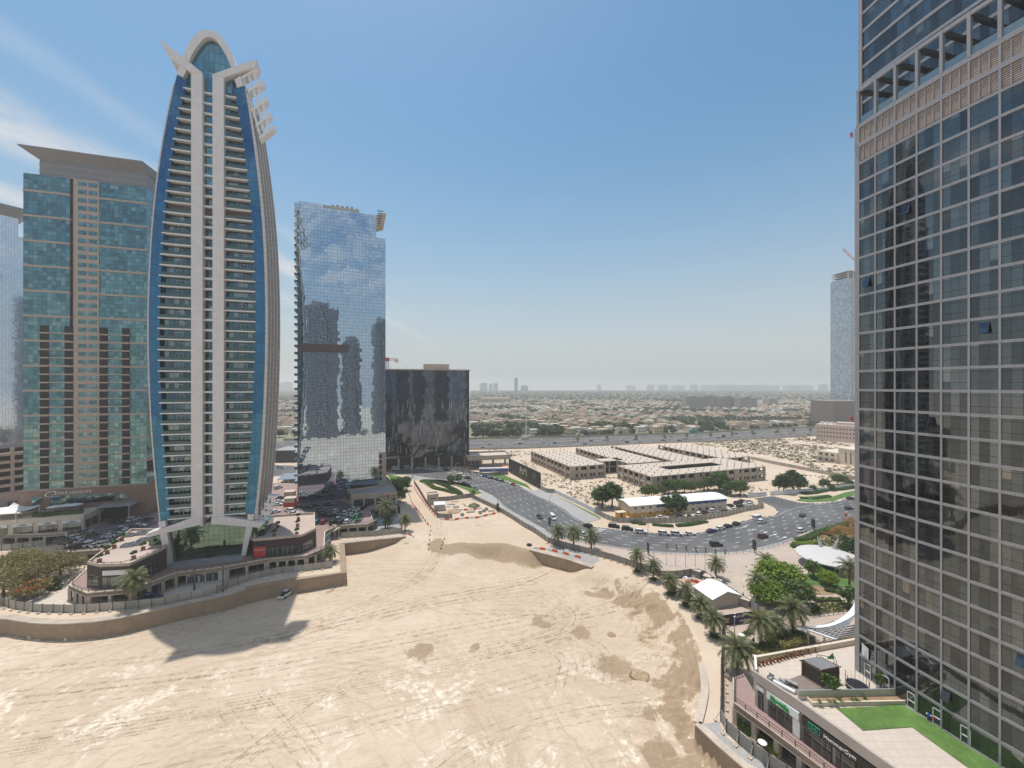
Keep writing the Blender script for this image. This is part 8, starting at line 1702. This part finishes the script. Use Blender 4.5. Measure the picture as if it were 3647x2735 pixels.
gs = thing('road_sign', 'green overhead highway direction sign on a curved arm', 'road sign', G('Z6', 572, 190), 8); MB().tube([(0, 0, 0), (0, 0, 6), (-1.5, 0, 8.2), (-5, 0, 9)], .35, 8).build('post', M['steel'], gs); MB().box(-14, -.2, 7.2, -5, .1, 11).build('sign_board', M['teal_sign'], gs)
ms = thing('phone_mast', 'tall slender white phone mast beside the highway junction', 'mast', G('Z7', 762, 905), 0); MB().tube([(0, 0, 0), (0, 0, 46)], [.7, .35], 8).build('mast', M['white'], ms); [MB().box(math.cos(k * 2.1) * .9 - .2, math.sin(k * 2.1) * .9 - .2, 42, math.cos(k * 2.1) * .9 + .2, math.sin(k * 2.1) * .9 + .2, 44.5).build('antenna', M['white'], ms) for k in range(3)]; MB().box(-5, -2, 0, 3, 2, 3).build('cabinet', M['concrete_light'], ms)
cp = thing('solar_carport', 'grey solar panel carport between the two towers', 'carport', G('Z3', 145, 500), 14); MB().loft([[(0, 0, 2.6), (12, 0, 2.6), (12, 15, 3.4), (0, 15, 3.4)], [(0, 0, 2.8), (12, 0, 2.8), (12, 15, 3.6), (0, 15, 3.6)]]).build('roof', panelled('solar panels', (.2, .23, .28), 2, 2, .08, .08, 1.6, .2), cp); [MB().box(x, y, 0, x + .25, y + .25, 2.7).build('post', M['steel'], cp) for x in (.5, 6, 11.3) for y in (.5, 14)]
db = thing('low_hall', 'low dark flat hall seen between the two towers', 'building', G('Z3', 110, 190), 5); MB().box(0, 0, 0, 46, 20, 9).build('wall', M['dark'], db); MB().box(-.3, -.3, 9, 46.3, 20.3, 9.6).build('roof', M['grey'], db)
for i, (x, y) in enumerate(((330, 665), (340, 760))):
    r = thing('market_stall', '%s flat topped kiosk in the red paved lane between the towers' % ('farther', 'nearer')[i], 'kiosk', G('Z3', x, y, DZ), 14); MB().box(-2.2, -2, 0, 2.2, 2, 2.4).build('wall', M['cream'], r); MB().box(-2.5, -2.3, 2.4, 2.5, 2.3, 2.6).build('roof', M['terrace'], r)
rf = thing('mesh_fence', 'orange red mesh fence around the kiosk lane', 'fence', G('Z3', 235, 825, DZ), 12); MB().box(0, 0, 0, 7.4, .1, 1.9).build('mesh', M['red'], rf); [MB().box(q, -.08, 0, q + .1, .18, 2.0).build('post', M['dark'], rf) for q in (0, 2.4, 4.9, 7.3)]
ob = thing('parasol', 'orange parasol at the pavilion building site', 'parasol', G('Z4', 1610, 490), 0); MB().tube([(0, 0, 2.2), (0, 0, 2.7), (0, 0, 3.1)], [3.2, 1.6, .1], 10).build('canopy', mat('orange canvas', (.6, .22, .04), .7), ob); MB().cyl(0, 0, 0, 2.6, .07, 6).build('pole', M['steel'], ob)
for i, (x, y) in enumerate(((1330, 515), (1540, 510))): r = thing('site_container', '%s blue and white site container behind the pavilion fence' % ('left', 'right')[i], 'container', G('Z4', x, y), 6); MB().box(-5, -1.3, 0, 5, 1.3, 1.9).build('wall', M['blue'], r); MB().box(-5.1, -1.4, 1.9, 5.1, 1.4, 2.5).build('roof', M['white'], r)
ss = thing('spiral_stair', 'curved grey outdoor stair at the end of the promenade hoarding', 'stairs', G('Z3', 960, 1245), 0); mb = MB()
for k in range(16): a = math.radians(110 + k * 14); mb.prism([(1.2 * math.cos(a), 1.2 * math.sin(a)), (3.6 * math.cos(a), 3.6 * math.sin(a)), (3.6 * math.cos(a + .26), 3.6 * math.sin(a + .26)), (1.2 * math.cos(a + .26), 1.2 * math.sin(a + .26))], k * .26, k * .26 + .22)
mb.build('steps', M['concrete_light'], ss); MB().cyl(0, 0, 0, 4.6, .8, 12).build('core', M['concrete_light'], ss)
# tyre tracks pressed into the sand
def trackmat():
    m, t, b = new_mat('pressed sand'); P = nd(t, 'ShaderNodeTexCoord').outputs['Object']; n = noise(t, P, .5, 6, .75); n2 = noise(t, P, 4, 3, .7)
    setp(t, b, Base_Color=mixc(t, n2.outputs[0], (.35, .26, .17), (.48, .37, .255)), Roughness=.95); tp = nd(t, 'ShaderNodeBsdfTransparent')
    f = mth(t, 'MULTIPLY', ramp(t, mth(t, 'ADD', mth(t, 'MULTIPLY', n.outputs[0], .7), mth(t, 'MULTIPLY', n2.outputs[0], .3)), .45, .62), .45)
    mx = nd(t, 'ShaderNodeMixShader', None, i0=f, i1=tp.outputs[0], i2=b.outputs[0]); t.links.new(mx.outputs[0], t.nodes['Material Output'].inputs[0]); return m
TRK = [('R6', [(0, 1270), (300, 1210), (560, 1110), (680, 1000), (700, 920), (640, 860)]), ('R6', [(-300, 1390), (0, 1320), (350, 1250), (620, 1130), (740, 1010), (760, 920), (700, 850), (560, 800)]), ('R6', [(-400, 1290), (0, 1190), (200, 1150), (400, 1100), (600, 1030)]), ('R6', [(550, 430), (350, 530), (130, 610), (-100, 660), (-400, 690)]), ('R6', [(-100, 470), (30, 490), (200, 520), (380, 590), (520, 660), (640, 740)]), ('R6', [(770, 920), (1000, 880), (1250, 810), (1500, 690), (1600, 610), (1700, 560)]), ('R6', [(800, 950), (1050, 910), (1300, 840), (1550, 720), (1680, 620)]), ('R6', [(580, 1290), (700, 1360), (760, 1460), (750, 1560), (700, 1750)]), ('R6', [(880, 1180), (1050, 1250), (1150, 1360), (1180, 1480), (1150, 1700)]), ('R6', [(-500, 800), (0, 790), (300, 800), (600, 830), (760, 900)]),
       ('E', [(650, 980), (900, 950), (1100, 975), (1200, 1000)]), ('E', [(1270, 680), (1290, 880), (1200, 990), (1000, 1080), (600, 1240), (0, 1420)]), ('E', [(1330, 700), (1320, 900), (1230, 1010), (1050, 1100), (700, 1260), (100, 1480)]), ('E', [(0, 1500), (600, 1330), (1300, 1150), (2000, 1030)]), ('E', [(0, 1590), (700, 1400), (1400, 1200), (2100, 1130)]), ('E', [(1480, 700), (1700, 720), (1900, 690), (2050, 720)]), ('E', [(1450, 740), (1650, 690), (1850, 640)]),
       ('U', [(0, 2330), (600, 2240), (1200, 2120), (1500, 2050)]), ('U', [(0, 2400), (700, 2330), (1300, 2200), (1700, 2130)]), ('U', [(0, 2480), (800, 2400), (1500, 2250), (1900, 2180)]), ('U', [(0, 2560), (900, 2440), (1700, 2290), (2100, 2210)]), ('U', [(0, 2720), (900, 2560), (1700, 2400), (2050, 2300)]), ('U', [(300, 2790), (1100, 2600), (1800, 2430), (2150, 2320)]), ('U', [(900, 2480), (1000, 2590), (1100, 2735)]), ('U', [(700, 2800), (1000, 2560), (1300, 2380)]), ('U', [(1500, 2800), (1700, 2640), (2000, 2540), (2350, 2500)]), ('U', [(0, 2640), (500, 2570), (1000, 2470)]), ('U', [(0, 2300), (400, 2270), (800, 2190)])]
mb = MB(); rng = random.Random(17)
def ribbon_track(pts, w, jit):
    L = smooth(pts, 3); s = chain(L); n = int(s[-1] / .7); prev = None
    for k in range(n + 1):
        p, d = along(L, s, s[-1] * k / n); q = Vector((-d.y, d.x, 0)); p = p + q * jit; a, b = p + q * w / 2, p - q * w / 2; a.z = tz(a.x, a.y) + .05; b.z = tz(b.x, b.y) + .05
        if prev: mb.face([prev[0], prev[1], b, a])
        prev = (a, b)
for zk, L in TRK:
    base = GL(zk, L, -4)
    for rep in range(3):
        o = 0 if rep == 0 else rng.uniform(-5, 5)
        for s_ in (-.95, .95): ribbon_track(base, rng.uniform(.22, .42), o + s_)
me = mb.data('tyre_tracks', trackmat()); tag(put('tyre_tracks', me), kind='structure')
# stones and clods scattered over the lake bed
mb = MB()
for k in range(420):
    bank_ = rng.random() < .75
    p = (G('R6', rng.uniform(1450, 2200), rng.uniform(700, 1659), -4) if bank_ else G('U', rng.uniform(0, 2500), rng.uniform(2150, 2735), -4)); z = tz(p.x, p.y)
    if z > -.5: continue
    s = rng.uniform(.05, .15) if not bank_ else rng.uniform(.06, .2); mb.loft([[(p.x + s * math.cos(j * 1.26) * rng.uniform(.7, 1.2), p.y + s * math.sin(j * 1.26) * rng.uniform(.7, 1.2), z - .05) for j in range(5)], [(p.x + s * .5 * math.cos(j * 1.26), p.y + s * .5 * math.sin(j * 1.26), z + s * .7) for j in range(5)]])
tag(mb.build('scattered_stones', M['soilm'], fix=True), kind='stuff')
# ================================================================ people
def person_mesh(shirt, trousers, pose):
    me = bpy.data.meshes.new('person'); bm = bmesh.new(); st = .22 if pose == 'walk' else .04
    J = {'pel': (0, 0, .95, .15), 'waist': (0, .0, 1.1, .14), 'chest': (0, 0, 1.32, .16), 'neck': (0, 0, 1.5, .06), 'head0': (0, .01, 1.6, .09), 'head1': (0, .02, 1.7, .1), 'top': (0, .0, 1.78, .06)}
    for s, sg in (('l', -1), ('r', 1)):
        J.update({s + 'hip': (sg * .1, 0, .88, .11), s + 'kn': (sg * .11, -sg * st * .6 - .02, .5, .075), s + 'an': (sg * .11, -sg * st, .09, .05), s + 'toe': (sg * .12, -sg * st - .16, .05, .045), s + 'sh': (sg * .19, 0, 1.42, .075), s + 'el': (sg * .25, sg * st * .5, 1.14, .05), s + 'wr': (sg * .25, sg * st * .8 - .08, .9, .038), s + 'hand': (sg * .25, sg * st * .9 - .1, .82, .045)})
    V = {k: bm.verts.new(v[:3]) for k, v in J.items()}
    for a, b in (('pel', 'waist'), ('waist', 'chest'), ('chest', 'neck'), ('neck', 'head0'), ('head0', 'head1'), ('head1', 'top')): bm.edges.new((V[a], V[b]))
    for s in 'lr':
        for a, b in (('pel', s + 'hip'), (s + 'hip', s + 'kn'), (s + 'kn', s + 'an'), (s + 'an', s + 'toe'), ('chest', s + 'sh'), (s + 'sh', s + 'el'), (s + 'el', s + 'wr'), (s + 'wr', s + 'hand')): bm.edges.new((V[a], V[b]))
    bm.verts.index_update(); lst = list(J.items()); bm.to_mesh(me); bm.free(); o = bpy.data.objects.new('tmp', me); COL.objects.link(o); md = o.modifiers.new('skin', 'SKIN'); o.modifiers.new('sub', 'SUBSURF').levels = 1
    for i, (k, v) in enumerate(lst): me.skin_vertices[0].data[i].radius = (v[3], v[3] * (.75 if k in ('chest', 'waist', 'pel') else 1)); me.skin_vertices[0].data[i].use_root = (k == 'pel')
    r = bpy.data.meshes.new_from_object(o.evaluated_get(bpy.context.evaluated_depsgraph_get())); bpy.data.objects.remove(o); r.materials.clear()
    for m_ in (M['skin'], shirt, trousers, M['dark']): r.materials.append(m_)
    for f in r.polygons: c = f.center; f.material_index = 3 if c.z < .12 else 2 if c.z < .97 and abs(c.x) < .2 else 0 if (c.z > 1.5 or c.z < .95) else 1
    r.polygons.foreach_set('use_smooth', [True] * len(r.polygons)); return r
M['skin'] = mat('skin', (.28, .16, .1), .6, .05); M['hiviz'] = mat('orange work wear', (.65, .2, .03), .7, .05); M['cloth'] = mat('pale shirt', (.6, .6, .6), .8, .05); M['cloth_d'] = mat('dark clothes', (.04, .045, .06), .8, .1)
PMS = {'work': person_mesh(M['hiviz'], M['cloth_d'], 'stand'), 'white': person_mesh(M['cloth'], M['cloth_d'], 'walk'), 'dark': person_mesh(M['cloth_d'], M['cloth_d'], 'walk')}
for k, x, y, z, kind, hat, lb in (('C', 2146, 764, -4, 'work', 1, 'worker in orange with yellow helmet below the wall corner'), ('C', 1985, 770, -4, 'work', 1, 'worker in orange beside the rubble in the lake bed'), ('Z2', 1130, 1228, DZ, 'white', 0, 'person in white shirt walking on the tower steps'), ('R6', 655, 205, 0, 'dark', 0, 'person in dark clothes walking on the grey path'), ('R5', 1400, 335, 0, 'dark', 0, 'person in dark clothes walking toward the hedge, left of two'), ('R5', 1477, 350, 0, 'dark', 0, 'person in dark clothes near the disc canopy, right of two'), ('R5', 780, 890, 0, 'dark', 0, 'person standing beside the sheds on the cobbles'), ('Z4', 285, 610, 0, 'dark', 0, 'person waiting at the far left road crossing')):
    p = G(k, x, y, z); p.z = z if z else .06; r = thing('person', lb, 'person', p, RN.random() * 360); put('body', PMS[kind], r)
    if hat: MB().tube([(0, 0, 1.7), (0, 0, 1.78), (0, 0, 1.86)], [.15, .13, .05], 10).build('helmet', M['yellow'], r)
    else: MB().tube([(0, .02, 1.7), (0, .03, 1.79), (0, .02, 1.83)], [.115, .1, .04], 10).build('hair', M['black'], r)
